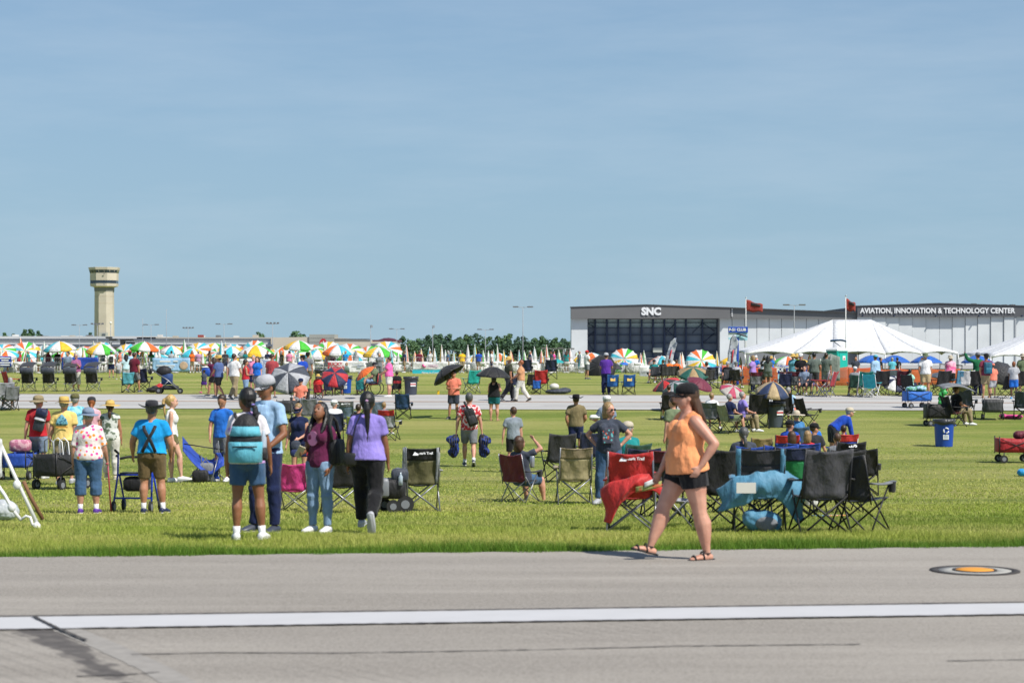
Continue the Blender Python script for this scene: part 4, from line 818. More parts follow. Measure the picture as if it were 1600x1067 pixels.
def bot_geo(r, kind, off, n):
    g = G(); h = r.H; wb = 1 + (r.b - 1) * .75; lm = wb * (1.08 if r.f else 1) * (.9 if r.kid else 1)
    cs, rx, ry = r.torso(off * .45, -.11, .12, 0); g.loft(cs, rx, ry, r.Rt, n + 4)
    g.ell(r.P - Vector((0, 0, h * .012)) - r.Fw * h * .02, (h * .09 * wb + off * .7, h * .06 * wb + off * .7, h * .052 + off * .5), (Vector((1, 0, 0)), r.Fw, r.up), n)
    fr = {'shorts': .86, 'short': .42, 'mid': .66, 'pants': 2, 'capri': 1.45, 'jeans': 2, 'brief': .3}[kind]; loose = {'shorts': 1.5, 'mid': 1.35, 'short': 1.3, 'brief': 1.2, 'pants': 1.25, 'capri': 1.15, 'jeans': .75}[kind] * off
    for sd in (-1, 1):
        hp, kn, an, ft = r.leg[sd]; f1 = min(fr, 1.0); e = hp.lerp(kn, f1); ra = h * .054 * lm + off; rb = h * np.interp(f1, [0, .4, .7, 1], [.055, .05, .04, .033]) * lm + loose; t = (e - hp).normalized()
        g.loft([hp - t * .02 * h, hp + (e - hp) * .15, hp.lerp(e, .5), e], [ra, ra, (ra + rb) / 2, rb], [ra * 1.04, ra * 1.05, (ra + rb) / 2 * 1.02, rb * 1.02], (1, 0, 0), n)
        if fr > 1:
            e2 = kn.lerp(an, min(fr - 1, .97)); c = e2 - kn; r1 = h * .033 * lm + loose; r2 = h * (.036 if fr < 2 else .024) * lm + loose * 1.15; r3 = h * (.036 if fr < 2 else .0225) * lm + loose * (1.1 if kind != 'pants' else 1.45)
            g.ell(kn, (r1 * 1.2,) * 3)
            cb = -r.Fw * h * .007 if abs(c.normalized().z) > .3 else Vector((0, 0, 0)); g.loft([kn - c.normalized() * h * .02, kn, kn + c * .3 + cb, kn + c * .7 + cb * .4, e2], [r1 * .95, r1, max(r1, h * .037 * lm + loose), r2, r3], [r1 * .95, r1, max(r1, h * .039 * lm + loose), r2, r3], (1, 0, 0), n)
    return g
def shoe_geo(r, sd, kind):
    g = G(); h = r.H; hp, kn, an, ft = r.leg[sd]; dn = Vector((0, 0, -1)) if abs(ft.z) < .3 else (Vector((0, 0, -1)) - ft * Vector((0, 0, -1)).dot(ft)).normalized(); s = ft.cross(dn).normalized(); b0 = an + dn * h * .024
    if kind == 'sandal':
        so = b0 + dn * h * .016; g.loft([so - ft * h * .045, so - ft * h * .035, so + ft * h * .01, so + ft * h * .065, so + ft * h * .105, so + ft * h * .122], [h * .012, h * .021, h * .021, h * .029, h * .026, h * .012], [h * .006] * 6, s, 10)
        for f_, zz, w in ((.085, .008, .03), (.03, -.012, .027)):
            c = b0 + ft * h * f_ - dn * h * 0; g.tube([c + s * h * w + dn * h * .012, c + s * h * w * .6 - dn * h * (.014 - zz), c - dn * h * (.02 - zz), c - s * h * w * .6 - dn * h * (.014 - zz), c - s * h * w + dn * h * .012], h * .005, 5)
        a = an + dn * h * .004; g.tube([a + ft * h * .026, a + s * h * .024, a - ft * h * .024, a - s * h * .024, a + ft * h * .026], h * .0045, 5); return g
    g.loft([b0 - ft * h * .044, b0 - ft * h * .036, b0 - dn * h * .004 + ft * h * .01, b0 + dn * h * .004 + ft * h * .06, b0 + dn * h * .009 + ft * h * .1, b0 + dn * h * .012 + ft * h * .122], [h * .012, h * .024, h * .026, h * .031, h * .029, h * .013], [h * .02, h * .026, h * .032, h * .022, h * .0155, h * .008], s, 12)
    so = b0 + dn * h * .017; g.loft([so - ft * h * .047, so - ft * h * .037, so + ft * h * .01, so + ft * h * .065, so + ft * h * .105, so + ft * h * .127], [h * .013, h * .025, h * .024, h * .033, h * .03, h * .013], [h * .0055] * 6, s, 12, mi=1)
    return g
def hair_geo(r, kind):
    g = G(); k = r.H * r.ks; hr = r.hr
    if kind == 'bald': return None
    g.ell(r.hp(0, -.014, .019), (hr[0] * (1.1 if kind == 'short' else 1.17), hr[1] * (.98 if kind == 'short' else 1.03), hr[2] * (.88 if kind == 'short' else .92)), r.ha, 12); g.ell(r.hp(0, -.028, -.002), (hr[0] * .98, hr[1] * .62, hr[2] * (.72 if kind != 'short' else .52)), r.ha, 10)
    def fall(L, w, y0=-.05, th=.022, sway=0): g.loft([r.hp(0, y0 + .02, .03), r.hp(0, y0, -.02), r.hp(sway * .3, y0 - .012, -.075), r.hp(sway * .7, y0 - .018, -.075 - L * .5), r.hp(sway, y0 - .02, -.075 - L)], [k * w * .9, k * w, k * w, k * w * .85, k * w * .4], [k * th, k * th * 1.1, k * th, k * th * .9, k * th * .5], r.hx, 10)
    if kind == 'long':
        fall(.1, .05)
        for sd in (-1, 1): g.loft([r.hp(sd * .034, -.006, .04), r.hp(sd * .049, -.018, 0), r.hp(sd * .052, -.022, -.05), r.hp(sd * .052, -.006, -.11), r.hp(sd * .047, .006, -.16)], [k * .012, k * .014, k * .017, k * .017, k * .008], [k * .02, k * .024, k * .025, k * .022, k * .012], r.hx, 8)
    elif kind == 'bob':
        g.ell(r.hp(0, -.02, -.02), (hr[0] * 1.22, hr[1] * .92, hr[2] * 1.05), r.ha, 12); g.loft([r.hp(0, -.03, -.01), r.hp(0, -.034, -.05), r.hp(0, -.03, -.085)], [k * .05, k * .052, k * .04], [k * .03, k * .03, k * .02], r.hx, 10)
    elif kind == 'flow': fall(.03, .04, -.04, .02); g.loft([r.hp(0, -.03, .02), r.hp(.004, -.056, -.03), r.hp(.006, -.07, -.075), r.hp(.01, -.088, -.115), r.hp(.012, -.1, -.15)], [k * .036, k * .034, k * .03, k * .024, k * .01], [k * .026, k * .022, k * .018, k * .014, k * .006], r.hx, 8)
    elif kind in ('pony', 'lowpony', 'highpony', 'braid'):
        z = {'pony': .01, 'lowpony': -.03, 'highpony': .035, 'braid': -.03}[kind]; L = {'pony': .27, 'lowpony': .11, 'highpony': .2, 'braid': .06}[kind]
        g.ell(r.hp(0, -.055, z), (k * .018, k * .02, k * .018), r.ha, 8); g.loft([r.hp(0, -.055, z), r.hp(.002, -.085, z - .012), r.hp(.004, -.09, z - .05), r.hp(.006, -.08, z - .1), r.hp(.006, -.072, z - L)], [k * .012, k * .018, k * .022, k * .019, k * .006], [k * .012, k * .016, k * .018, k * .016, k * .006], r.hx, 8)
    elif kind == 'bun': g.ell(r.hp(0, -.06, .03), (k * .026, k * .024, k * .026), r.ha, 8)
    return g
def hat_geo(r, kind):
    g = G(); k = r.H * r.ks; hr = r.hr; c = r.hp(0, -.006, .022); A = Matrix((r.hx, r.hy, r.hz)).transposed()
    def addrev(prof, mod=None, n=20, mi=0):
        q = G(); q.rev(prof, n, mod=mod); g.add([c + A @ Vector(v) for v in q.v], q.f, mi)
    a, b = hr[0] * 1.17, hr[1] * 1.1; el = lambda an: math.sqrt((a * math.cos(an)) ** 2 + (b * math.sin(an)) ** 2) / a
    dome = [(a, -.004 * k), (a * 1.0, .018 * k), (a * .9, .036 * k), (a * .6, .05 * k), (a * .02, .056 * k)]
    md = lambda an, rr, z: (rr * el(an), z)
    if kind in ('cap', 'visor'):
        addrev(dome if kind == 'cap' else [(a, -.004 * k), (a * 1.01, .02 * k), (a * .96, .02 * k), (a * .95, -.004 * k)], md)
        q = G(); q.sheet(lambda u, v: (a * .92 * math.cos(math.pi * (.12 + .76 * u)) * (1 - .12 * v), b * .62 * math.sin(math.pi * (.12 + .76 * u)) + v * .058 * k * math.sin(math.pi * (.08 + .84 * u)), .0 - v * .012 * k - .016 * k * abs(u - .5) ** 1.5 * 2), 10, 4, .006); g.add([c + A @ Vector(v) for v in q.v], q.f)
    else:
        br = {'bucket': .035, 'wide': .068, 'fedora': .036, 'cowboy': .055, 'boonie': .04, 'sun': .06}[kind]; dr = {'bucket': .02, 'wide': .012, 'fedora': .004, 'cowboy': -.002, 'boonie': .014, 'sun': .022}[kind]; hi = {'fedora': 1.12, 'cowboy': 1.15}.get(kind, 1.0)
        crown = [(rr, z * hi) for rr, z in dome]
        if kind in ('fedora', 'cowboy'): crown = [(a, -.004 * k), (a * .99, .03 * k), (a * .9, .054 * k), (a * .6, .06 * k), (a * .02, .053 * k)]
        addrev(crown, md)
        def bm(an, rr, z):
            f_ = max(0, (rr - a) / (br * k)); up = .028 * k * f_ * f_ * abs(math.cos(an)) ** 2 if kind == 'cowboy' else .005 * k * f_ * math.sin(an * 3 + 1) ; return (rr * el(an), z - dr * k * f_ + up)
        q = G(); n = 24; P = [(a * .96, 0), (a + br * k * .5, 0), (a + br * k, 0), (a + br * k, -.004), (a + br * k * .5, -.005), (a * .96, -.005)]
        q.rev(P + [P[0]], n, mod=bm, cap=False); g.add([c + A @ Vector(v) for v in q.v], q.f)
        if kind in ('fedora', 'sun', 'wide'): addrev([(a * 1.02, .002 * k), (a * 1.02, .014 * k), (a * .97, .014 * k)], md, mi=1)
    return g
def person(px, py, face, label, H=1.72, sex='m', build=1.0, skin='fair', hair=('short', 'brown'), top=('tee', 'white'), bot=('shorts', 'gray'), arms=('down', 'down'), legs=('st', 'st'), shoes=('shoe', 'white'), hat=None, lean=(0, 0, 1), head=(0, 0), seat=None, twist=0, hem=-.06, group=None, glasses=False, socks=None, lift=0, at=None, parts=(), printm=None):
    p = at if at is not None else place(px, py, lift); s_ = scale_at(p); vox = min(.034, max(.0095, 1.05 / s_ ** .92)); near = s_ > 55; n = 12 if near else 8
    t = thing('person', label, 'person', p, R(face), group); r = Rig(H, sex, build, arms, legs, lean, head, seat, twist); t['h'] = H
    b = obj('body', body_geo(r, n, s_ > 30, bot[0]), skinm(SK[skin] if isinstance(skin, str) else skin), t); fuse(b, vox, 2 if near else 1)
    off = max(.013, vox * .8)
    tp = obj('shirt', top_geo(r, top[0], off * 1.3, hem, n), printm or cloth(top[1]), t); fuse(tp, vox * 1.05, 2, .017 if near else 0)
    bt = obj({'pants': 'trousers', 'jeans': 'jeans', 'capri': 'capri_trousers'}.get(bot[0], 'shorts'), bot_geo(r, bot[0], off * .95, n), cloth(bot[1]), t); fuse(bt, vox * 1.05, 2, .016 if near else 0)
    if shoes:
        for sd in (-1, 1):
            if shoes[0] == 'sandal': obj('sandal', shoe_geo(r, sd, 'sandal'), mat('sandal_rubber', col(shoes[1]), .7), t)
            else: obj('shoe', shoe_geo(r, sd, 'shoe'), [plastic(shoes[1]), plastic('lgray' if shoes[1] in ('white', 'lgray') else 'offwhite')], t)
    if socks:
        for sd in (-1, 1):
            hp, kn, an, ft = r.leg[sd]; g = G(); e = an.lerp(kn, socks[1]); g.loft([an - (e - an).normalized() * H * .02, an, e], [H * .022, H * .0225, H * .026], [H * .023, H * .0235, H * .027], (1, 0, 0), 10); obj('sock', g, cloth(socks[0]), t)
    hg = hair_geo(r, hair[0])
    if hg is not None: ho = obj('hair', hg, hairm(HR[hair[1]]), t); fuse(ho, max(.008, vox * .8), 2)
    if hat:
        bandc = hat[2] if len(hat) > 2 else hat[1]; hm = mat('straw_weave', col(hat[1]), .85, kind='rough', scale=40) if hat[1] in ('straw', 'beige') else cloth(hat[1]); obj('hat' if hat[0] not in ('cap', 'visor') else hat[0], hat_geo(r, hat[0]), [hm, cloth(bandc)], t)
    if s_ > 30:
        k = H * r.ks
        for sd in (-1, 1):
            g = G()
            if glasses: g.ell(r.hp(sd * .019, .0535, .006), (k * .0155, k * .006, k * .011), r.ha, 8); obj('sunglass_lens', g, mat('dark_lens', (.01, .01, .012), .1), t)
            else: g.ell(r.hp(sd * .018, .0525, .006), (k * .0075, k * .004, k * .004), r.ha, 8); obj('eye', g, mat('eye_dark', (.03, .018, .012), .25), t); g = G(); g.tube([r.hp(sd * .008, .0565, .0165), r.hp(sd * .019, .0565, .02), r.hp(sd * .029, .050, .0165)], k * .0018, 5); obj('eyebrow', g, hairm(HR[hair[1]]), t)
        if glasses: g = G(); g.tube([r.hp(-.047, 0, .006), r.hp(-.04, .045, .008), r.hp(0, .06, .009), r.hp(.04, .045, .008), r.hp(.047, 0, .006)], k * .0025, 5); obj('sunglass_frame', g, BLACKM, t)
        g = G(); g.ell(r.hp(0, .0535, -.036), (k * .0135, k * .005, k * .0042), r.ha, 8); obj('lips', g, skinm(tuple(c * f for c, f in zip(SK[skin] if isinstance(skin, str) else skin, (.85, .55, .55)))), t)
    t['rig'] = 0; del t['rig']; del t['h']
    M = Matrix.Translation(p) @ Matrix.Rotation(R(face), 4, 'Z')
    return t, r, M
def hand_of(M, r, sd, ext=.05): return M @ (r.arm[sd][2] + r.arm[sd][3] * r.H * ext)
# ------------------------------------------------------------------ near people, chairs and belongings
def put(name, g, m, M, label, cat, smooth=True):
    o = obj(name, g, m, None, smooth=smooth); o.matrix_world = M; return tag(o, label, cat)
def free(name, label, cat, M):
    t = thing(name, label, cat, (0, 0, 0)); t.matrix_world = M; return t
def rM(r, M, t, back, side=0):
    """frame fixed to the wearer's torso: t along the spine, back behind it"""
    c = r.P + r.up * t * r.H * .305 - r.Fw * back + r.Rt * side; A = Matrix((r.Rt, r.Fw, r.up)).transposed().to_4x4(); A.translation = c; return M @ A
def blob(name, ells, m, parent, vox=.012, disp=0):
    g = G()
    for c, rr in ells: g.ell(c, rr, n=12)
    o = obj(name, g, m, parent); fuse(o, vox, 2, disp); return o
def drape(path, y0, L, th=.02, nu=40, nv=14, fold=.022, seed=0):
    """slack cloth hanging from the points path = (x, z top, length)"""
    g = G(); X = [p_[0] for p_ in path]
    def fn(u, v):
        x = X[0] + (X[-1] - X[0]) * u; zt = np.interp(x, X, [p_[1] for p_ in path]); ln = np.interp(x, X, [p_[2] for p_ in path])
        f_ = fold * (math.sin(x * 34 + seed + 2.2 * v) * .6 + math.sin(x * 61 - 3 * v + seed * 2) * .3 + math.sin(v * 9 + x * 12) * .35)
        return (x + .03 * math.sin(v * 5 + seed + x * 9), y0 - .09 * math.sin(min(1, v * 1.1) * math.pi * .85) * (1 - .4 * abs(2 * u - 1)) + f_ * (.25 + v) + .16 * abs(2 * u - 1) ** 3, zt - v * ln * L + .012 * math.sin(x * 25 + seed))
    g.sheet(fn, nu, nv, th); return g
def rbox(c, d, b=.03):
    g = G(); x, y, z = (v / 2 for v in d); c = Vector(c); P = [(-z, .75), (-z + b, 1), (z - b * 2, 1), (z - b * .5, .86), (z, .6)]
    n = 16
    for zz, f_ in P:
        for j in range(n):
            a = 2 * math.pi * j / n; ca, sa = math.cos(a), math.sin(a); e = .45; g.v.append(tuple(c + Vector((math.copysign(abs(ca) ** e, ca) * x * f_, math.copysign(abs(sa) ** e, sa) * y * f_, zz))))
    k = len(P); g.f = [(i * n + j, i * n + (j + 1) % n, (i + 1) * n + (j + 1) % n, (i + 1) * n + j) for i in range(k - 1) for j in range(n)] + [tuple(range(n - 1, -1, -1)), tuple((k - 1) * n + j for j in range(n))]; g.mi = [0] * len(g.f); return g
def backpack(r, M, label, c1, c2, sc=1.0, t=.52, bands=False, bottle=False):
    T = free('backpack', label, 'backpack', rM(r, M, t, (.135 + .05 * (r.b - 1)) * r.H * .6 + .09 * sc)); w, d, h = .3 * sc, .17 * sc, .45 * sc
    if bands: g = G(); g.loft([(0, 0, -h * .5), (0, 0, -h * .46), (0, 0, 0), (0, 0, h * .3), (0, .01, h * .46), (0, .02, h * .52)], [w * .44, w * .5, w * .5, w * .42, w * .26, w * .1], [d * .4, d * .5, d * .52, d * .45, d * .3, d * .12], (1, 0, 0), 16); obj('body', g, nylon(c1), T)
    else: obj('body', rbox((0, 0, 0), (w, d, h)), nylon(c1), T); obj('pocket', rbox((0, -d * .5, -h * .22), (w * .82, d * .45, h * .45)), nylon(c2), T)
    if bands:
        for z0, z1, c_, f0, f1, e_ in ((-.5, -.06, c2, 1.0, 1.02, .03), (-.06, .06, c1, .98, .95, .0), (.06, .26, c2, .95, .8, .018)):
            g = G(); g.loft([(0, -d * .22, h * (z0 + (z1 - z0) * q)) for q in (0, .04, .5, .96, 1)], [w * .52 * (f0 + (f1 - f0) * q) * (1 if 0 < q < 1 else .95) + .004 for q in (0, .04, .5, .96, 1)], [d * .5 * (f0 + (f1 - f0) * q) + e_ * (q > 0) * (q < 1) for q in (0, .04, .5, .96, 1)], (1, 0, 0), 16); obj('cloth_band', g, nylon(c_), T)
        g = G(); g.tube([(-w * .38, -d * .86, -h * .16), (0, -d * .92, -h * .155), (w * .38, -d * .86, -h * .16)], .008, 5); obj('zip', g, BLACKM, T)
    for s_ in (-1, 1): g = G(); g.tube([(s_ * w * .3, d * .3, h * .42), (s_ * w * .36, d * .62, h * .5), (s_ * w * .38, d * 1.2, h * .52), (s_ * w * .42, d * 1.7, h * .3)], .018, 6); obj('strap', g, nylon(c1), T)
    if bottle: g = G(); g.rev([(.032, -.1), (.035, -.02), (.033, .06), (.014, .1), (.014, .13)], 12, (w * .56, 0, -h * .1)); obj('water_bottle', g, mat('clear_plastic', (.6, .7, .8), .1, alpha=.6), T); obj('side_pouch', rbox((w * .56, 0, -h * .32), (.09, .1, .14)), nylon('black'), T)
    return T
# --- the walking woman
person(1074, 874, 112, 'woman in an orange tank top and black shorts walking along the runway', 1.7, 'f', 1.36, 'fair', ('flow', 'brown'), ('tank', 'peach'), ('short', 'black'), (((.52, -.46, -.74), (-.2, .5, -.85)), ((.15, .2, -.95), (0, .5, -.85))), (((.05, -.16, -.98), (0, -.2, -.97), (.03, 1, -.02)), ((.05, .46, -.88), (.02, .34, -.93), (.05, 1, .26))), ('sandal', 'black'), ('cap', 'black'), head=(-16, -2), hem=-.04)
# --- group in front
t, r, M = person(386, 842, 4, 'girl in a white tie-dye tee and denim shorts wearing an aqua backpack', 1.61, 'f', 1.02, 'brown', ('braid', 'black'), ('tee', 'white'), ('mid', 'denim'), (((.2, -.12, -1), (.04, .18, -1)), ((.28, .12, -.95), (.1, .3, -.95))), ('st', 'wide'), ('shoe', 'white'), head=(38, 0), socks=('white', .2), printm=mat('tie_dye', (.72, .7, .74), .9, kind='aloha', col2=((.5, .3, .6),), scale=3.2))
g = G(); g.ell(r.hp(0, -.068, -.03), (.022, .022, .018), n=8); obj('hair_tie', g, cloth('lavender'), t)
backpack(r, M, 'aqua and black backpack worn by the girl in denim shorts', 'black', 'aqua', 1.12, .5, True, True)
t, r, M = person(416, 831, 150, 'man in a light blue polo, grey cap and sunglasses facing the backpack girl', 1.77, 'm', 1.05, 'brown', ('short', 'black'), ('polo', 'ltblue'), ('pants', 'navy'), (((.3, .1, -.95), (-.35, .75, -.6)), ((.2, .1, -1), (-.1, .6, -.8))), ('st', 'wide'), ('shoe', 'slate'), ('cap', 'lgray'), head=(-12, -14), glasses=True)
g = G(); g.loft([r.neck + r.up * .0, r.neck + r.up * .035], [.075, .068], [.075, .07], r.Rt, 14, cap=False); obj('collar', g, cloth('ltblue'), t)
t, r, M = person(500, 830, 152, 'girl in a maroon tee and light jeans looking up to the left', 1.48, 'f', 1.0, 'brown', ('long', 'black'), ('tee', 'plum'), ('jeans', 'ltdenim'), ('pocket', ((.16, .1, -1), (-.35, .95, -.1))), ('st', 'st'), ('shoe', 'white'), head=(6, 22), hem=-.16)
Mh = rM(r, M, .66, -.135); o = put('chest_print', (lambda g: (g.loft([(0, 0, 0), (0, .012, 0)], [.07, .07], [.085, .085], (1, 0, 0), 18), g)[1])(G()), mat('pale_print_pink', (.42, .16, .3), .8), M, 'x', 'x'); del o['label']; del o['category']; o.parent = t; o.matrix_basis = Matrix.Identity(4); o.matrix_basis = Matrix.Translation(r.P + r.up * .66 * r.H * .305 + r.Fw * .112 + r.Rt * .02); o.data.set_sharp_from_angle(angle=.6)
hp_ = hand_of(M, r, 1, .06); ph = G(); ph.box((0, 0, 0), (.075, .015, .15)); put('phone', ph, mat('phone_back', (.5, .45, .3), .3), Matrix.Translation(hp_ + Vector((0, 0, .03))) @ Matrix.Rotation(.5, 4, 'X') @ Matrix.Rotation(.5, 4, 'Y'), 'phone in the hand of the girl in maroon', 'phone', False)
T = free('backpack', 'black bag slung on the left arm of the girl in maroon', 'bag', rM(r, M, .42, .06, -.19)); obj('body', rbox((0, 0, -.05), (.12, .22, .3)), nylon('black'), T); g = G(); g.tube([(0, -.06, .1), (.02, -.02, .3), (.04, .04, .36), (.03, .1, .25), (0, .1, .08)], .022, 6); obj('strap', g, nylon('black'), T)
t, r, M = person(574, 832, -6, 'woman in a lavender tee and black trousers walking away with a long ponytail', 1.55, 'f', 1.2, 'brown', ('pony', 'black'), ('tee', 'lavender'), ('pants', 'black'), (((.24, -.02, -1), (.08, .1, -1)), ((.22, .1, -1), (.08, .3, -.95))), ('wf', ((.03, -.05, -1), (0, -.72, -.7), (.03, .35, -.94))), ('shoe', 'lgray'), head=(6, 0))
g = G(); g.ell(r.hp(0, -.07, .012), (.02, .02, .018), n=8); obj('hair_tie', g, cloth('lilac'), t)
T = free('crossbody_purse', 'small black crossbody purse on the woman in lavender', 'purse', rM(r, M, -.02, .1, -.17)); obj('body', rbox((0, 0, 0), (.16, .07, .15), .02), mat('black_leather', (.02, .02, .02), .4, kind='rough', scale=20), T)
g = G(); g.tube([(0, 0, .07), (.02, -.015, .22), (.06, -.03, .38), (.11, -.02, .5), (.15, .06, .57)], .007, 5); obj('strap', g, BLACKM, T)
# --- left group walking away
t, r, M = person(237, 801, -3, 'older man in a bright blue tee with black suspenders and brown shorts', 1.63, 'm', 1.3, 'tan', ('short', 'dgray'), ('tee', 'cyan'), ('shorts', 'brown'), (((.42, .15, -.9), (.12, .55, -.85)), ((.32, .05, -.95), (-.05, .5, -.88))), ('st', 'wide'), ('shoe', 'navy'), ('cowboy', 'charcoal'), socks=('white', .32), head=(0, -6), hem=.03)
def bandx(r, path, nm, c, w=.018, par=None):
    g = G(); P = []
    for tt, xs in path:
        cs, rx, ry = r.torso(.034, -.05, .97, 0); ts = [(c_ - r.P).dot(r.up) / (r.H * .305) for c_ in cs]; i_ = [np.interp(tt, ts, a) for a in (rx, ry)]; x = max(-.99, min(.99, xs)) ; P.append(r.P + r.up * tt * r.H * .305 + r.Rt * x * i_[0] - r.Fw * (i_[1] * math.sqrt(1 - x * x) + .012))
    g.loft(P, [w] * len(P), [.008] * len(P), r.Rt, 6); return obj(nm, g, nylon(c), par)
bandx(r, [(.1, -.42), (.3, -.22), (.48, -.02), (.6, .12), (.75, .3), (.88, .45)], 'suspender', 'black', .025, t); bandx(r, [(.1, .42), (.3, .26), (.48, .08), (.6, -.08), (.75, -.3), (.88, -.45)], 'suspender', 'black', .025, t)
p = place(212, 799); T = thing('rollator_walker', 'blue four-wheeled rollator walker pushed by the older man', 'walker', p, R(-3)); BLT = mat('blue_enamel', (.01, .05, .5), .35)
for s_ in (-1, 1):
    g = G(); g.tube([(s_ * .29, -.22, .06), (s_ * .26, -.05, .56), (s_ * .24, -.1, .9)], .015, 6); obj('rear_leg', g, BLT, T); g = G(); g.tube([(s_ * .26, .4, .06), (s_ * .26, .05, .56)], .015, 6); obj('front_leg', g, BLT, T)
    g = G(); g.tube([(s_ * .24, -.08, .88), (s_ * .26, -.22, .94)], .019, 6); obj('hand_grip', g, BLACKM, T); g = G(); g.ell((s_ * .25, -.16, .85), (.015, .05, .02)); obj('brake_lever', g, BLACKM, T)
    for y, rr in ((-.22, .09), (.4, .09)): g = G(); g.loft([(s_ * .28 - .018, y, rr), (s_ * .28 + .018, y, rr)], [rr] * 2, [rr] * 2, (0, 1, 0), 14); w_ = obj('wheel', g, mat('tyre', (.018, .018, .018), .7), T, auto=40); g = G(); g.loft([(s_ * .28 - .022, y, rr), (s_ * .28 + .022, y, rr)], [rr * .6] * 2, [rr * .6] * 2, (0, 1, 0), 10); obj('hub', g, plastic('gray'), w_, auto=40)
for z, y in ((.56, -.04), (.22, -.17)): g = G(); g.tube([(-.27, y, z), (.27, y, z)], .014, 6); obj('crossbar', g, BLT, T)
g = G(); g.box((0, .08, .57), (.46, .26, .04)); obj('seat', g, nylon('black'), T, smooth=False); obj('basket', rbox((0, .08, .42), (.4, .22, .22)), nylon('black'), T); g = G(); g.tube([(-.24, .02, .8), (-.15, .12, .82), (.15, .12, .82), (.24, .02, .8)], .02, 6); obj('backrest_strap', g, nylon('black'), T)
t, r, M = person(138, 801, 2, 'woman in a pink and orange floral blouse with a blue bucket hat', 1.54, 'f', 1.28, 'fair', ('short', 'gray'), ('half', 'white'), ('capri', 'denim'), (((.24, -.05, -1), (.1, .2, -1)), ((.3, .12, -.95), (.12, .45, -.9))), ('st', 'st'), ('shoe', 'purple'), ('boonie', 'bluegray'), socks=('white', .25), hem=-.26, printm=mat('floral', (.75, .68, .66), .9, kind='print', col2=((.8, .08, .32), (.9, .28, .03)), scale=17))
q = hand_of(M, r, 1, .04); g = G(); zb = gz(q.x, q.y + .12) - q.z; g.tube([(0, 0, -.02), (0.01, .06, zb * .5), (.02, .12, zb + .01)], .011, 8); g.tube([(-.01, -.06, 0), (0, 0, .01), (0, .06, -.005)], .014, 6); put('walking_cane', g, mat('red_cane', (.35, .03, .06), .4), Matrix.Translation(q), 'red walking cane in the right hand of the floral blouse woman', 'cane')
t, r, M = person(60, 747, -4, 'man in a red tee and pale shorts pulling a wagon', 1.78, 'm', 1.06, 'fair', ('short', 'gray'), ('tee', 'red'), ('shorts', 'bluegray'), (((.24, -.1, -1), (.12, -.02, -1)), 'down'), ('wf', 'st'), ('shoe', 'white'), ('bucket', 'khaki'), head=(-28, 0))
T = free('backpack', 'navy and grey backpack over the right shoulder of the man in red', 'backpack', rM(r, M, .6, .2, .1)); T.matrix_world = T.matrix_world @ Matrix.Rotation(.25, 4, 'Y'); obj('body', rbox((0, 0, 0), (.22, .16, .46)), nylon('slate'), T); obj('top_flap', rbox((0, -.02, .17), (.24, .18, .18)), nylon('navy'), T); obj('mid_band', rbox((0, -.03, .03), (.235, .17, .07)), nylon('lgray'), T); g = G(); g.tube([(.03, .06, .2), (.05, .12, .26), (.05, .2, .22)], .02, 6); obj('strap', g, nylon('navy'), T)
t, r, M = person(100, 757, -2, 'man in a yellow tee and tan shorts wearing a straw fedora', 1.76, 'm', 1.16, 'fair', ('short', 'gray'), ('tee', 'yellow'), ('shorts', 'khaki'), (((.26, -.05, -1), (.1, .05, -1)), 'down'), ('st', 'wf'), ('shoe', 'lgray'), ('fedora', 'straw', 'brown'))
g = G(); g.loft([(0, .01, -.1), (0, 0, -.06), (0, 0, .02), (0, .002, .07), (0, .008, .12)], [.11, .125, .1, .06, .012], [.006] * 5, (1, 0, 0), 12); o = obj('back_print', g, mat('beach_print', (.2, .5, .62), .9, kind='aloha', col2=((.05, .16, .28),), scale=22), t); cs, rx, ry = r.torso(.03, -.05, .97, 0); o.location = r.P + r.up * .72 * r.H * .305 - r.Fw * (ry[-3] + .02); o.rotation_euler = (.05, 0, 0)
g = G(); g.box((0, 0, 0), (.24, .004, .03)); o2 = obj('back_print', g, mat('sand_print', (.6, .28, .05), .9), t, smooth=False); o2.location = o.location + Vector((0, -.004, -.135))
person(172, 748, 4, 'woman in a palm-leaf sleeveless top with a wide straw hat', 1.68, 'f', 1.1, 'tan', ('lowpony', 'brown'), ('sleeveless', 'white'), ('pants', 'offwhite'), ('down', ((.22, .1, -1), (.06, .25, -1))), ('wf', 'st'), ('shoe', 'beige'), ('wide', 'straw'), hem=-.1, printm=mat('palm', (.6, .62, .58), .9, kind='aloha', col2=((.1, .14, .09),), scale=9))
person(117, 738, 3, 'person in a turquoise print shirt and tan cap ahead of the yellow tee man', 1.8, 'm', 1.1, 'fair', ('short', 'gray'), ('tee', 'aqua'), ('shorts', 'khaki'), hat=('cap', 'olive'), printm=mat('aloha_blue', (.3, .62, .72), .9, kind='aloha', col2=((.1, .42, .58),), scale=12))
person(143, 736, -6, 'woman in a pale pink tee and dark cap with a red ponytail', 1.72, 'f', 1.12, 'fair', ('lowpony', 'red'), ('tee', 'ltpink'), ('shorts', 'bluegray'), hat=('cap', 'charcoal'), head=(14, 0))
person(268, 753, -82, 'blonde girl in a white tank top and olive shorts in profile', 1.8, 'f', .92, 'pale', ('highpony', 'blonde'), ('tank', 'white'), ('short', 'olive'), (((.14, .06, -1), (.05, .25, -1)), 'down'), ('st', 'wf'), ('shoe', 'white'), hem=-.02)
person(347, 751, 165, 'young man in a blue tee looking down at a folding chair', 1.8, 'm', 1.0, 'tan', ('short', 'dbrown'), ('tee', 'bblue'), ('shorts', 'gray'), ('down', ((.2, .2, -.95), (-.2, .5, -.85))), ('st', 'st'), ('shoe', 'white'), head=(4, -34))
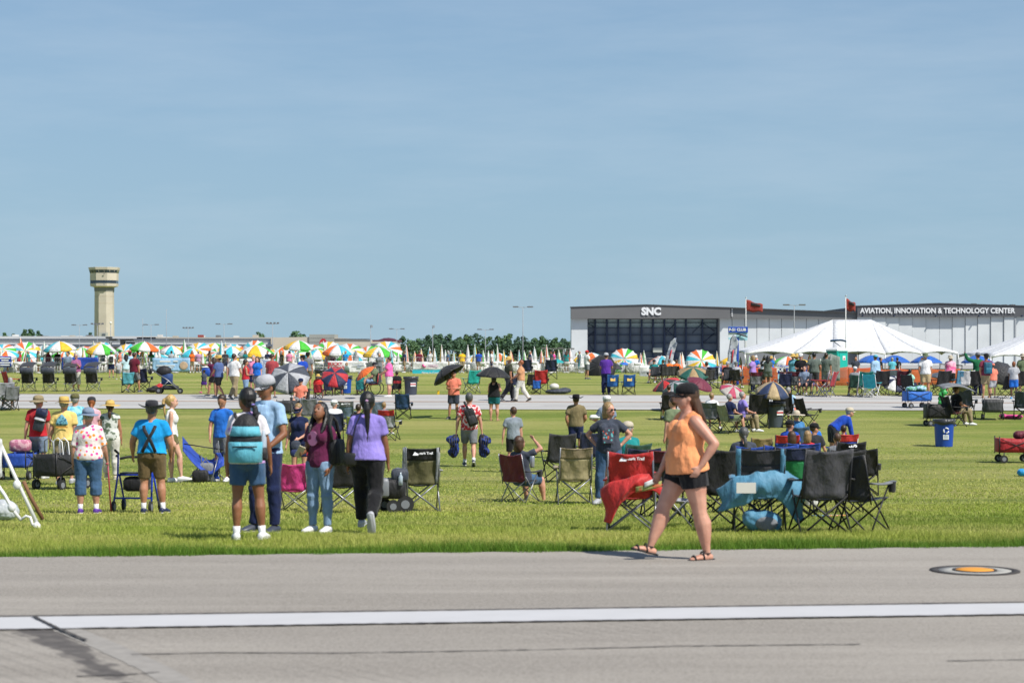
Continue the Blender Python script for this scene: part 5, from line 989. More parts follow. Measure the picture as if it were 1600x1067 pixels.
wagon(32, 748, 84, 'blue', 'blue folding wagon with a pink cooler pulled by the man in red', .8, .5, .3, sc=1)
p = place(32, 748); put('cooler_bag', rbox((0, 0, .0), (.44, .36, .26)), mat('pink_pattern', (.45, .15, .24), .8, kind='aloha', col2=((.6, .35, .4),), scale=14), Matrix.Translation(p + Vector((0, 0, .72))), 'pink patterned cooler bag on top of the blue wagon', 'bag')
wagon(96, 763, 62, 'black', 'black folding wagon loaded with folded chairs beside the yellow tee man', .95, .55, .42, sc=1)
p = place(98, 762)
for i, (dx, lab, c_) in enumerate(((-.06, 'left white folded lawn chair standing in the black wagon', WHITEM), (.06, 'right white folded lawn chair standing in the black wagon', WHITEM), (-.24, 'grey folded stand poking out of the black wagon', STEEL))):
    g = G(); g.tube([(dx - .1, 0, .35), (dx - .12, .02, .92), (dx - .04, .03, .98), (dx + .04, .02, .9), (dx + .1, 0, .35)], .013, 6); g.tube([(dx - .08, .05, .35), (dx - .02, .05, .9), (dx + .1, .05, .4)], .01, 6); put('folded_chair', g, c_, Matrix.Translation(p), lab, 'folded chair')
# blue hammock chair
p = place(322, 752); T = thing('hammock_chair', 'blue hammock camp chair on a grey tripod frame', 'chair', p, R(10))
for a, b_ in (((-.42, -.1, 0), (.02, .1, .5)), ((.42, .0, 0), (-.05, .1, .5)), ((-.08, .3, 0), (-.1, 0, .55)), ((.3, .35, 0), (.25, -.05, .85)), ((.1, -.25, 0), (.28, .1, .62))): g = G(); g.tube([a, b_], .013, 6); obj('leg', g, STEEL, T)
g = G(); g.sheet(lambda u, v: (-.48 + .85 * u, -.12 + .5 * v, .82 - .5 * math.sin(min(1, u * 1.15) * math.pi * .62) + .25 * max(0, u - .7) * 2 + .03 * math.sin(v * 5) - .16 + .3 * v), 14, 8, .012); obj('sling', g, nylon('royal'), T)
g = G(); g.tube([(-.46, -.1, .8), (.0, .0, .72), (.36, .1, .66)], .012, 6); obj('top_bar', g, BLACKM, T); g = G(); g.sheet(lambda u, v: (.2 + .1 * u + .05 * math.sin(v * 6), .0 + .04 * math.sin(v * 9), .6 - .55 * v), 4, 8, .012); obj('hanging_strap', g, nylon('royal'), T)
p = place(322, 752); put('tote_bag', rbox((0, .05, .2), (.3, .2, .38)), cloth('gray'), Matrix.Translation(p), 'grey bag under the blue hammock chair', 'bag'); put('black_bag', rbox((-.1, -.12, .13), (.34, .2, .25)), nylon('black'), Matrix.Translation(p), 'black bag on the grass before the hammock chair', 'bag')
# white metal frame at the left picture edge
p = place(22, 824); T = thing('metal_frame_stand', 'white tubular frame with a rusty leg at the left edge', 'frame', p, 0)
def tb(nm, P, rr, m): g = G(); g.tube([((x - 22) / 124., y_, (824 - y) / 124.) for x, y, y_ in P], rr, 8); return obj(nm, g, m, T)
tb('leg', [(-6, 690, .1), (20, 745, .06), (58, 821, 0)], .022, WHITEM); tb('leg', [(-20, 735, .0), (8, 775, .0), (20, 797, 0), (32, 812, 0)], .022, WHITEM); tb('foot_loop', [(32, 812, 0), (40, 806, 0), (46, 808, 0), (49, 818, 0), (56, 823, 0)], .018, WHITEM); tb('rusty_leg', [(31, 756, .16), (42, 780, .16), (60, 813, .16)], .024, mat('rust', (.2, .1, .045), .8, kind='rough', scale=12))
for x, y in ((27, 760), (19, 793), (56, 822)): g = G(); g.ell(((x - 22) / 124., -.02, (824 - y) / 124.), (.05, .04, .06)); obj('joint', g, plastic('white'), T)
g = G(); g.sheet(lambda u, v: (-.27 + .13 * u, -.02 + .02 * math.sin(v * 8), 1.06 - .55 * v * (1 - .2 * u)), 4, 8, .012); obj('white_strap', g, nylon('white'), T)
o = blob('ice_bag', [((0, 0, .14), (.2, .14, .14)), ((.1, .02, .12), (.12, .12, .12)), ((-.1, 0, .12), (.14, .1, .12))], mat('clear_bag', (.55, .58, .6), .15, kind='cloth'), None, .014, .03); o.location = place(4, 812); tag(o, 'clear plastic bag of ice on the grass by the white frame', 'bag')
# chairs near the group in front
chair(655, 797, 8, 'olive and grey mesh camp chair with a white logo, standing empty', 'olive', 'charcoal', 'black', piping='lgray', logo='Ozark Trail', armc='lgray', sc=1.03, cups=(1,))
chair(462, 797, -6, 'small hot pink child camp chair beside the maroon tee girl', 'hotpink', sc=.78, cups=()); chair(534, 800, 12, 'black camp chair half hidden behind the girl in maroon', 'black', frame='steel', cups=())
p = place(612, 800); T = thing('push_cart', 'black wheeled cart with grey bags behind the lavender tee woman', 'cart', p, R(5))
for x, y, rr in ((-.28, -.1, .12), (.02, -.12, .1), (.2, -.1, .13), (-.1, .3, .1)): g = G(); g.loft([(x, y - .03, rr), (x, y + .03, rr)], [rr] * 2, [rr] * 2, (1, 0, 0), 16); w_ = obj('wheel', g, mat('tyre', (.018, .018, .018), .7), T, auto=40); g = G(); g.loft([(x, y - .035, rr), (x, y + .035, rr)], [rr * .5] * 2, [rr * .5] * 2, (1, 0, 0), 12); obj('hub', g, plastic('gray'), w_, auto=40)
obj('bin', rbox((-.03, .05, .36), (.5, .4, .3)), nylon('black'), T); obj('grey_box', rbox((-.12, -.1, .38), (.16, .16, .28)), plastic('gray'), T); obj('bag', rbox((.12, -.02, .56), (.26, .2, .2)), nylon('slate'), T)
for s_ in (-1, 1): g = G(); g.tube([(s_ * .24, -.05, .12), (s_ * .22, .1, .7), (s_ * .2, -.1, .98)], .013, 6); obj('handle_tube', g, STEEL, T)
g = G(); g.rev([(.03, 0), (.033, .12), (.012, .16), (.012, .19)], 10); put('water_bottle', g, mat('clear_plastic', (.6, .7, .8), .1, alpha=.6), Matrix.Translation(place(627, 800) + Vector((0, -.15, .42))), 'clear water bottle in the side of the push cart', 'bottle')
put('green_bag', rbox((0, 0, .15), (.3, .2, .3)), cloth((.25, .5, .15)), Matrix.Translation(place(438, 758)), 'green and white shopping bag on the grass behind the blue polo man', 'bag')
# woman with visor
t, r, M = person(468, 756, 168, 'woman in a navy sleeveless top and visor looking down', 1.64, 'f', 1.12, 'fair', ('short', 'dblonde'), ('sleeveless', 'navy'), ('mid', 'navy'), (((.16, .1, -1), (-.45, .8, -.25)), ((.28, -.02, -1), (.1, .2, -.95))), ('st', 'st'), ('shoe', 'white'), ('visor', 'navy'), head=(-6, -30), lean=(0, .12, 1))
q = hand_of(M, r, -1, .05); g = G(); g.rev([(.02, 0), (.1, .01), (.105, .03), (.1, .04)], 16); put('drawstring_cap', g, cloth('slate'), Matrix.Translation(q + Vector((0, -.03, -.1))) @ Matrix.Rotation(1.3, 4, 'X'), 'dark cap with white cord in the visor woman\'s hand', 'cap')
put('umbrella_bag', rbox((0, 0, 0), (.42, .14, .16)), mat('red_blue_stripe', (.02, .03, .12), .8, kind='aloha', col2=((.5, .03, .05),), scale=9), Matrix.Translation(q + Vector((.1, -.04, -.25))), 'navy and red bag held by the visor woman', 'bag')
# --- middle: aloha man, boy, seated woman, tan chair, hands on hips
t, r, M = person(733, 728, 2, 'man in a red and white floral shirt walking away carrying two folded chairs', 1.82, 'm', 1.1, 'fair', ('short', 'dgray'), ('tee', 'red'), ('shorts', 'gray'), (((.3, -.02, -1), (.14, .05, -1)), ((.3, -.02, -1), (.14, .05, -1))), ('wf', 'wb'), ('shoe', 'slate'), socks=('white', .16), hem=-.22, printm=mat('aloha_red', (.5, .025, .035), .9, kind='aloha', col2=((.75, .6, .6),), scale=15))
T = free('sling_pack', 'black sling pack across the back of the floral shirt man', 'backpack', rM(r, M, .6, .19, .03)); T.matrix_world = T.matrix_world @ Matrix.Rotation(-.35, 4, 'Y'); obj('body', rbox((0, 0, -.05), (.25, .13, .44)), nylon('black'), T); obj('pocket', rbox((0, -.07, -.12), (.18, .06, .22)), nylon('charcoal'), T); g = G(); g.tube([(0, .02, .15), (-.02, .05, .28), (-.03, .1, .36)], .03, 6); obj('strap', g, nylon('black'), T)
for sd, lab, dx in ((-1, 'left folded blue and black chair carried by the floral shirt man', -.08), (1, 'right folded blue and black chair carried by the floral shirt man', .06)):
    q = hand_of(M, r, sd); o = blob('folded_chair', [((dx, 0, -.12), (.17, .12, .12)), ((dx * .4, .02, -.3), (.12, .1, .2)), ((dx * .8, 0, -.42), (.14, .09, .14)), ((0, 0, -.02), (.06, .07, .05))], mat('blue_black_nylon', (.012, .035, .2), .7, kind='aloha', col2=((.01, .01, .014),), scale=6), None, .02, .09); o.location = q; tag(o, lab, 'folded chair')
    g = G()
    for k in range(4): g.tube([(dx + (k - 1.5) * .06, -.11, -.05), (dx * .5 + (k - 1.5) * .045, -.1, -.5)], .011, 5)
    o2 = obj('frame', g, BLACKM, o)
person(802, 737, 6, 'boy in a grey tee and black shorts walking away', 1.5, 'm', .98, 'fair', ('short', 'brown'), ('tee', 'graytee'), ('shorts', 'black'), (((.3, -.02, -1), (.12, .05, -1)), 'down'), ('st', 'wf'), ('shoe', 'slate'), head=(20, 0), hem=-.14)
chair(812, 783, -32, 'maroon reclining camp chair with a yellow badge, occupied', 'maroon', 'charcoal', frame='steel', sc=.86, armc='charcoal', cups=(1,))
t, r, M = person(816, 781, -32, 'woman seated in the maroon chair shading her eyes with a raised hand', 1.56, 'f', 1.1, 'fair', ('bob', 'brown'), ('tee', 'slate'), ('shorts', 'denim'), ('lap', 'brow'), ('sit', 'sit'), ('shoe', 'lgray'), seat=.27, lean=(0, -.16, 1), head=(-10, 4))
p = place(839, 783); g = G(); g.rev([(.036, 0), (.04, .02), (.042, .18), (.038, .19)], 12); put('tumbler', g, ALU, Matrix.Translation(p + Vector((-.08, -.02, .58))), 'steel tumbler in the cup holder of the maroon chair', 'tumbler')
chair(872, 752, 14, 'dark grey padded camp chair with a curved back behind the tan chair', 'charcoal', frame='black', sc=1.08); chair(897, 786, 4, 'tan folding camp chair standing empty with its back turned', (.36, .31, .16), header='khaki', armc='tan', cups=(), sc=.99)
chair(921, 738, 8, 'navy camp chair with a yellow dotted pattern beside the grey tee woman', 'navy', frame='black', sc=1.0, cups=())
person(900, 716, 3, 'man in an olive tee and black cowboy hat seen from behind', 1.68, 'm', 1.12, 'tan', ('short', 'dbrown'), ('tee', (.2, .16, .08)), ('shorts', 'navy'), ('pocket', ((.3, -.1, -.95), (-.35, .6, -.6))), ('st', 'st'), ('shoe', 'slate'), ('cowboy', 'black'), hem=-.12)
t, r, M = person(951, 786, 172, 'woman in a slate print tee and jeans standing with hands on hips', 1.66, 'f', 1.2, 'fair', ('bob', 'dblonde'), ('tee', 'slate'), ('jeans', 'denim'), ('hip', 'hip'), ('st', 'wide'), ('shoe', 'lgray'), head=(52, 0), glasses=True, hem=-.14)
g = G(); g.sheet(lambda u, v: ((u - .5) * .19, 0, (v - .5) * .27), 6, 8, .005); o = obj('chest_print', g, mat('floral_print', (.06, .06, .085), .9, kind='print', col2=((.12, .4, .42), (.6, .1, .06)), scale=24), t); o.location = r.P + r.up * .5 * r.H * .305 + r.Fw * .172; o.rotation_euler = (.16, 0, 0)
person(948, 725, 20, 'person in a white cap holding out a paper tray behind the slate tee woman', 1.72, 'm', 1.0, 'fair', ('short', 'gray'), ('tee', 'bluegray'), ('shorts', 'gray'), ('tray', 'down'), hat=('cap', 'white')); q = pt(930, 651, gp(948, 725).y); g = rbox((0, 0, 0), (.3, .2, .1)); put('paper_tray', g, plastic('white'), Matrix.Translation(q), 'white paper food tray held up behind the grey tee woman', 'tray')
# --- big group of chairs at the right
chair(987, 827, -6, 'bright red camp chair with a white logo and a red bag hanging on it', 'bred', logo='Ozark Trail', armc='bred', sc=.98)
p = place(987, 827); o = obj('chair_bag', drape([(-.34, .5, .75), (-.24, .56, .95), (-.12, .62, .55), (.05, .66, .35), (.2, .7, .42), (.33, .66, .6)], -.3, .5, .014, fold=.011, seed=1), nylon('bred'), None); o.location = p; tag(o, 'crumpled red carry bag hanging over the red camp chair', 'bag'); g = G(); g.sheet(lambda u, v: (.12 + .14 * u, -.42, .52 + .06 * v + .06 * u), 3, 3, .008); obj('paper_tag', g, plastic('white'), o)
g = G(); g.sheet(lambda u, v: (.02 + .3 * u, -.405, .46 + .07 * v + .07 * u), 3, 3, .008); obj('camo_patch', g, mat('camo', (.3, .32, .1), .9, kind='aloha', col2=((.5, .14, .06),), scale=14), o)
chair(1036, 806, 4, 'black camp chair with a dark red headrest behind the walking woman', 'black', header='maroon', frame='black'); chair(1004, 790, 0, 'navy camp chair behind the red chair', 'navy', frame='black')
chair(1062, 824, 78, 'light grey camp chair with red edging standing sideways behind the walking woman', 'lgray', 'lgray', frame='steel', sc=.82, piping='red', armc='red', cups=())
chair(1122, 820, 16, 'black camp chair with red trim behind the walking woman\'s arm', 'black', armc='bred', frame='black', sc=1.02); chair(1150, 800, -30, 'black camp chair pushed against the blue draped chair', 'black', frame='black')
chair(1186, 829, -4, 'blue camp chair with a dark mesh back and a bag slung across it', 'charcoal', 'steel', 'charcoal', frame='black', piping='steel', armc='steel', sc=1.02)
p = place(1186, 829); o = obj('chair_bag', drape([(-.48, .5, .5), (-.3, .64, .72), (-.1, .7, .6), (.1, .73, .62), (.3, .72, .8), (.44, .58, 1.0), (.5, .5, .7)], -.3, .5, .014, fold=.011, seed=3), nylon('steel'), None); o.location = p; tag(o, 'large blue carry bag draped across the back of the mesh chair', 'bag'); g = G(); g.box((-.2, -.435, .53), (.22, .012, .12)); obj('white_label', g, plastic('offwhite'), o, smooth=False)
o = blob('cooler_pouch', [((-.02, -.1, .14), (.2, .14, .13)), ((.1, -.08, .12), (.12, .12, .11)), ((-.14, -.1, .16), (.1, .12, .12))], nylon('steel'), None, .016, .05); o.location = place(1186, 829) + Vector((.02, -.12, 0)); tag(o, 'blue soft cooler under the mesh chair', 'cooler'); g = G(); g.ell((.02, -.25, .12), (.13, .012, .08)); obj('grey_panel', g, nylon('gray'), o)
chair(1236, 806, 0, 'green camp chair with a navy headrest among the dark chairs', (.015, .24, .07), header='navy', frame='black', sc=1.04); chair(1212, 790, 6, 'royal blue camp chair seen over the mesh chair', 'royal', frame='black', sc=1.05); chair(1172, 782, -4, 'blue camp chair used by the man with the grey ponytail', 'blue', frame='black', sc=1.0); chair(1250, 782, 0, 'navy camp chair at the back of the right-hand group', 'navy', header='blue', frame='black', sc=1.05)
chair(1281, 832, 8, 'large grey padded camp chair at the front of the right-hand group', (.07, .07, .08), (.05, .05, .06), frame='black', sc=1.02, armc='charcoal'); chair(1342, 831, -38, 'black camp chair with grey armrests at the right end of the group', (.03, .03, .034), 'slate', frame='black', sc=.95, armc='gray'); chair(1312, 800, 12, 'black camp chair between the grey chair and the lawn', 'black', frame='black'); t = chair(1322, 770, 6, 'black camp chair with white letters on its headrest', 'black', frame='black', sc=1.02); text('LDS', .09, SIGNW, t, (.02, -.372, .88), (math.pi / 2 - .32, 0, 0), ext=.002, bold=.004)
chair(1350, 772, -10, 'black camp chair with a square back beside the lettered one', 'black', frame='black', sc=.9)
g = G(); g.box((0, 0, .012), (.5, .08, .02)); put('striped_towel', g, mat('stripe_cloth', (.2, .4, .6), .9, kind='aloha', col2=((.8, .3, .1),), scale=6), Matrix.Translation(place(1296, 806)) @ Matrix.Rotation(.1, 4, 'Z'), 'blue and orange towel on the grass under the chairs', 'towel')
put('white_bag', rbox((0, 0, .12), (.2, .14, .24)), cloth('white'), Matrix.Translation(place(1268, 790)), 'white bag on the grass under the grey chair', 'bag')
person(981, 772, 30, 'seated man in a beige cap behind the red chair', 1.72, 'm', 1.1, 'fair', ('short', 'gray'), ('tee', 'teal'), ('shorts', 'tan'), ('lap', 'lap'), ('sit', 'sit'), hat=('cap', 'beige'), seat=.4, head=(-60, 0)); chair(981, 774, 30, 'green camp chair under the man in the beige cap', 'dkgreen', frame='black')
person(1052, 742, 40, 'man in an olive tee half hidden by the walking woman', 1.75, 'm', 1.1, 'fair', ('short', 'brown'), ('tee', 'sage'), ('shorts', 'khaki'))
person(1162, 766, 4, 'man with a grey ponytail and dark grey tee seated with his back turned', 1.68, 'm', 1.15, 'fair', ('lowpony', 'dgray'), ('tee', 'slate'), ('shorts', 'gray'), ('lap', 'lap'), ('sit', 'sit'), seat=.3); chair(1187, 742, 2, 'low tan camp chair beyond the grey ponytail man', (.36, .26, .1), frame='black', sc=.9, cups=())
person(1244, 722, 4, 'person in a denim blue shirt and wide cream sun hat seated on the lawn chair', 1.7, 'f', 1.15, 'fair', ('short', 'gray'), ('long', (.06, .2, .42)), ('shorts', 'denim'), ('lap', 'lap'), ('sit', 'sit'), hat=('wide', 'beige'), seat=.42); chair(1244, 723, 4, 'blue camp chair under the cream sun hat', 'denim', frame='black', cups=())
person(1234, 742, -20, 'person in a black cap seated in the small red and blue chair', 1.55, 'm', 1.0, 'fair', ('short', 'brown'), ('tee', 'blue'), ('shorts', 'navy'), ('lap', 'lap'), ('sit', 'sit'), hat=('cap', 'black'), seat=.4, head=(-30, 0)); chair(1229, 744, -5, 'blue camp chair with a red headrest holding the black cap person', 'blue', header='bred', frame='black', sc=.98)
person(1237, 772, 2, 'brown-haired child seated behind the row of blue chairs', 1.4, 'f', 1.0, 'fair', ('bob', 'brown'), ('tee', 'navy'), ('shorts', 'navy'), ('lap', 'lap'), ('sit', 'sit'), seat=.4); person(1262, 768, -20, 'curly blonde child in an orange-red top seated by the brown-haired child', 1.35, 'f', 1.0, 'fair', ('bob', 'dblonde'), ('tee', 'bred'), ('shorts', 'navy'), ('lap', 'lap'), ('sit', 'sit'), seat=.42)
person(1272, 752, -30, 'person in a black cap and dark tee seated next to the small boy', 1.5, 'm', 1.0, 'fair', ('short', 'dbrown'), ('tee', 'charcoal'), ('shorts', 'navy'), ('lap', 'lap'), ('sit', 'sit'), hat=('cap', 'black'), seat=.42, head=(-40, 0)); person(1272, 738, -10, 'small fair-haired boy in a blue tee standing among the seated group', 1.15, 'm', 1.0, 'fair', ('short', 'dblonde'), ('tee', 'bblue'), ('shorts', 'navy'))
person(1302, 722, -70, 'man in a blue jacket and tan cap bending over a child\'s chair', 1.62, 'm', 1.1, 'fair', ('short', 'gray'), ('long', 'royal'), ('shorts', 'charcoal'), ('fwd', 'fwd'), ('st', 'st'), hat=('cap', 'beige'), lean=(0, .95, .7), hem=-.04); chair(1317, 738, 10, 'child\'s blue camp chair with a red headrest in front of the bending man', 'royal', header='bred', frame='white', sc=.95, armc='royal')
person(1318, 738, -8, 'child in a red and blue shirt sitting in the small blue chair', 1.25, 'm', 1.0, 'fair', ('short', 'dbrown'), ('tee', 'bred'), ('shorts', 'navy'), ('lap', 'lap'), ('sitx', 'sitx'), ('shoe', (.6, .8, .05)), seat=.4); person(1308, 764, 0, 'child with short brown hair seated behind the black lettered chair', 1.3, 'm', 1.0, 'fair', ('short', 'brown'), ('tee', 'gray'), ('shorts', 'navy'), ('lap', 'lap'), ('sit', 'sit'), seat=.36)
# ------------------------------------------------------------------ middle distance: the taxiway verge and the lawn beyond
def seated(px, py, rot, label, H, sex, build, skin, hair, top, bot, clabel, cc, hat=None, head=(0, 0), frame='black', header=None, arms=('lap', 'lap'), sc=1.0, **k):
    person(px, py, rot, label, H, sex, build, skin, hair, top, bot, arms, ('sit', 'sit'), hat=hat, seat=.41 * sc, head=head, **k); chair(px, py + .6, rot, clabel, cc, header=header, frame=frame, far=True, sc=sc)
def umb(px, ytop, d, wpx, cols, label, n=8, tilt=(0, 0), dome=None, **k): return umbrella(pt(px, ytop, d), wpx / 2 / F * d, cols, label, n, dome=dome, tilt=tilt, **k)
# behind the front group
chair(482, 668, 6, 'silver grey camp chair left of the white cap man', 'gray', 'lgray', frame='steel', sc=1.08); chair(540, 672, 2, 'grey and blue camp chair with a white logo near the taxiway', (.12, .18, .24), 'slate', 'gray', sc=1.05, logo='Ozark Trail'); chair(588, 672, 0, 'grey blue camp chair behind the ponytail of the lavender woman', 'bluegray', frame='steel', sc=1.05)
chair(630, 654, -4, 'dark blue camp chair standing alone by the taxiway', (.015, .06, .16), frame='black', sc=.98, armc=(.015, .06, .16)); chair(608, 687, -14, 'red and grey camp chair with a child in it', 'lgray', 'slate', 'bred', frame='black', sc=1.0); person(600, 684, -14, 'child with brown hair sitting in the red and grey chair', 1.3, 'm', 1, 'fair', ('short', 'dblonde'), ('tee', 'gray'), ('shorts', 'navy'), ('lap', 'lap'), ('sit', 'sit'), seat=.42)
seated(522, 692, 8, 'man in a white cap seated with his back turned', 1.7, 'm', 1.1, 'fair', ('short', 'gray'), ('tee', 'white'), ('shorts', 'gray'), 'navy camp chair under the man in the white cap', 'navy', ('cap', 'white'), (-50, 0)); seated(560, 700, -10, 'person in dark clothes seated beside the white cap man', 1.65, 'm', 1.1, 'fair', ('short', 'dbrown'), ('tee', 'black'), ('shorts', 'black'), 'yellow green camp chair behind the lavender woman', (.35, .4, .08))
seated(500, 690, 30, 'woman in a pale blue top seated near the navy chair', 1.6, 'f', 1.1, 'fair', ('bob', 'blonde'), ('tee', 'ltblue'), ('shorts', 'gray'), 'pale grey camp chair under the pale blue top', 'lgray'); seated(470, 645, 170, 'person in a navy cap seated facing the camera under the silver umbrella', 1.7, 'm', 1.1, 'fair', ('short', 'gray'), ('tee', 'salmon'), ('shorts', 'gray'), 'black camp chair under the silver and black umbrella', 'black', ('cap', 'navy')); wagon(448, 655, 80, 'charcoal', 'black wagon below the silver and black umbrella', .8, .5, .42)
umb(450, 582, 77, 66, ['slate', 'lgray'], 'silver and black golf umbrella open above the seated people', tilt=(48, -4), spin=.5); umb(523, 583, 83, 44, ['red', 'navy'], 'red and navy umbrella shading people beyond the taxiway', tilt=(46, 6)); umb(566, 578, 84, 36, ['orange', 'orange'], 'plain orange umbrella beside the man in the wheelchair', tilt=(10, -38)); umb(412, 568, 96, 56, ['bluegray', 'lgray'], 'pale grey umbrella open behind the walking couple', tilt=(35, 10))
bin_(540, 614, 'blue', 'blue recycling bin beyond the taxiway left of the wheelchair', .78, .27, recycle=True); bin_(642, 617, 'slate', 'grey trash can on the taxiway edge with a red and white notice', .8, .29, sign='RUMPKE'); bin_(500, 600, 'slate', 'grey trash can by the fence behind the straw hat'); bin_(1212, 667, (.07, .09, .115), 'grey trash can under the tan and navy umbrella with a red notice', .86, .29, sign='RUMPKE'); bin_(1475, 697, 'blue', 'blue recycling bin with a white symbol standing alone on the lawn', .8, .29, recycle=True); bin_(340, 591, 'blue', 'small blue bin by the fence behind the running child', .8, .27, recycle=True) if 0 else None
p = place(322, 588); T = thing('cooler_box', 'blue cooler box with a white lid against the fence', 'cooler', p); obj('body', rbox((0, 0, .3), (.55, .4, .6)), plastic('blue'), T); obj('lid', rbox((0, 0, .64), (.57, .42, .08)), plastic('white'), T)
# people on and beyond the taxiway, left part
FAR = 'people along the far side of the taxiway'
def fp(px, py, face, label, H, sex, skin, hair, top, bot, arms='dd', legs='ss', hat=None, build=1.05, head=(0, 0), shoes=('shoe', 'slate'), **k):
    A = dict(d='down', h='hold', p='phone', f='fwd', b='back', u='umb', i='hip', r='ptr', t='push', k='pocket', c='carry', l='lap', w='wave'); L = dict(s='st', f='wf', b='wb', w='wide', k='wl')
    return person(px, py, face, label, H, sex, build, skin, hair, top, bot, (A[arms[0]], A[arms[1]]), (L[legs[0]], L[legs[1]]), shoes, hat, head=head, **k)
for x, lab in ((45, 'first from the left'), (78, 'second from the left'), (112, 'behind the woman with the phone'), (146, 'fourth from the left')):
    t = chair(x, 611, 0 if x < 140 else -6, 'black camp chair with a raised shade canopy, ' + lab, 'black', frame='steel', sc=1.02, cups=(-1, 1), far=True)
    for s_ in (-1, 1): g = G(); g.tube([(s_ * .27, -.3, .8), (s_ * .27, -.3, 1.15)], .012, 5); obj('canopy_post', g, STEEL, t)
    g = G(); g.sheet(lambda u, v: ((u - .5) * .62, -.5 + v * .85, 1.3 - .25 * (1 - v) ** 2 * .8 + .04 * math.sin(u * math.pi)), 6, 6, .02); obj('canopy', g, nylon('charcoal'), t); g = G(); g.sheet(lambda u, v: ((u - .5) * .6, -.5 + .02 * math.sin(u * 9), 1.1 - .3 * v), 6, 2, .015); obj('canopy_flap', g, nylon('slate'), t)
chair(17, 612, -50, 'red and black camp chair by the left edge beyond the taxiway', 'red', 'black', frame='black', far=True)
fp(119, 611, 176, 'woman in a plum checked shirt and cream capris taking a photo', 1.75, 'f', 'fair', ('short', 'gray'), ('half', (.35, .12, .26)), ('capri', 'offwhite'), 'pp', glasses=True); fp(106, 600, 172, 'man in a grey tee behind the woman taking a photo', 1.78, 'm', 'tan', ('short', 'black'), ('tee', 'bluegray'), ('shorts', 'gray'), head=(-30, 0))
fp(210, 613, -30, 'man in a maroon tee and grey shorts walking past a navy chair', 1.85, 'm', 'tan', ('short', 'dbrown'), ('tee', 'maroon'), ('shorts', 'gray'), 'dc', 'bf', build=1.12); fp(197, 602, 20, 'dark-haired woman in a pale blue top beside the maroon tee man', 1.66, 'f', 'tan', ('long', 'black'), ('tee', (.5, .68, .75)), ('shorts', 'lgray')); fp(203, 600, 0, 'man in a dark red cap and blue shirt ahead of the maroon tee man', 1.8, 'm', 'tan', ('short', 'dbrown'), ('tee', 'ltblue'), ('shorts', 'gray'), hat=('cap', 'maroon'))
t, r, M = fp(174, 590, 10, 'person in a white tee and blue cap by the fence', 1.75, 'm', 'fair', ('short', 'brown'), ('tee', 'white'), ('shorts', 'navy'), hat=('cap', 'bluegray')); backpack(r, M, 'black backpack on the white tee person by the fence', 'black', 'charcoal', .9)
person(185, 593, 30, 'small child in grey walking by the fence with a backpack person', 1.2, 'm', 1, 'fair', ('short', 'blonde'), ('tee', 'lgray'), ('shorts', 'gray'), legs=('wf', 'wb'))
chair(200, 613, 14, 'aqua camp chair beside the maroon tee man', 'aqua', frame='black', far=True, sc=.98); chair(223, 612, -8, 'navy camp chair beside the stroller', 'navy', frame='black', far=True, sc=1.15)
p = place(264, 615); T = thing('stroller', 'dark baby stroller with a black hood and blue seat', 'stroller', p, R(0))
for x, y, rr in ((-.42, -.25, .15), (-.42, .25, .15), (.5, 0, .13)): g = G(); g.loft([(x, y - .03, rr), (x, y + .03, rr)], [rr] * 2, [rr] * 2, (1, 0, 0), 16); w_ = obj('wheel', g, mat('tyre', (.018, .018, .018), .7), T, auto=40); g = G(); g.loft([(x, y - .035, rr), (x, y + .035, rr)], [rr * .45] * 2, [rr * .45] * 2, (1, 0, 0), 10); obj('hub', g, plastic('gray'), w_, auto=40)
for y in (-.22, .22): g = G(); g.tube([(-.75, y, 1.08), (.0, y, .6), (.48, y, .16)], .022, 6); obj('frame_tube', g, STEEL, T); g = G(); g.tube([(-.42, y, .15), (.02, y, .58)], .018, 6); obj('strut', g, STEEL, T)
g = G(); g.ell((-.22, 0, 1.0), (.36, .26, .26)); obj('hood', g, nylon('black'), T); obj('seat', rbox((-.08, 0, .66), (.5, .4, .5)), nylon((.015, .06, .2)), T); obj('basket', rbox((.08, 0, .28), (.72, .36, .2)), nylon('charcoal'), T); g = G(); g.tube([(-.75, -.22, 1.08), (-.8, 0, 1.1), (-.75, .22, 1.08)], .03, 6); obj('handlebar', g, BLACKM, T); g = G(); g.ell((-.82, -.1, 1.0), (.1, .08, .14)); obj('hanging_bag', g, nylon('charcoal'), T)
for x, y, c_, w, lab in ((238, 613, 'black', .6, 'black bag on the grass left of the stroller'), (246, 609, 'bred', .5, 'red blanket heaped left of the stroller'), (254, 603, 'white', .3, 'white and blue cloth heaped by the stroller seat')): o = blob('belongings', [((0, 0, .12), (w * .5, .2, .12)), ((.12, 0, .2), (w * .3, .16, .12))], nylon(c_), None, .03, .03); o.location = place(x, y); tag(o, lab, 'bag')
person(319, 614, 60, 'small child in grey with pink shoes running beyond the taxiway', 1.05, 'f', 1, 'tan', ('short', 'black'), ('tee', 'slate'), ('mid', 'purple'), ('fwd', 'back'), ('wf', 'wb'), ('shoe', 'hotpink'))
fp(342, 623, 62, 'man in a blue tee and straw hat walking on the taxiway', 1.85, 'm', 'tan', ('short', 'brown'), ('tee', (.08, .13, .3)), ('shorts', 'black'), 'fd', 'bf', hat=('fedora', 'straw'), build=1.1, shoes=('shoe', 'lgray')); fp(334, 620, 70, 'woman in a purple dress top beside the man in the straw hat', 1.7, 'f', 'tan', ('long', 'dbrown'), ('tee', 'plum'), ('mid', 'black'), 'rd', 'fs')
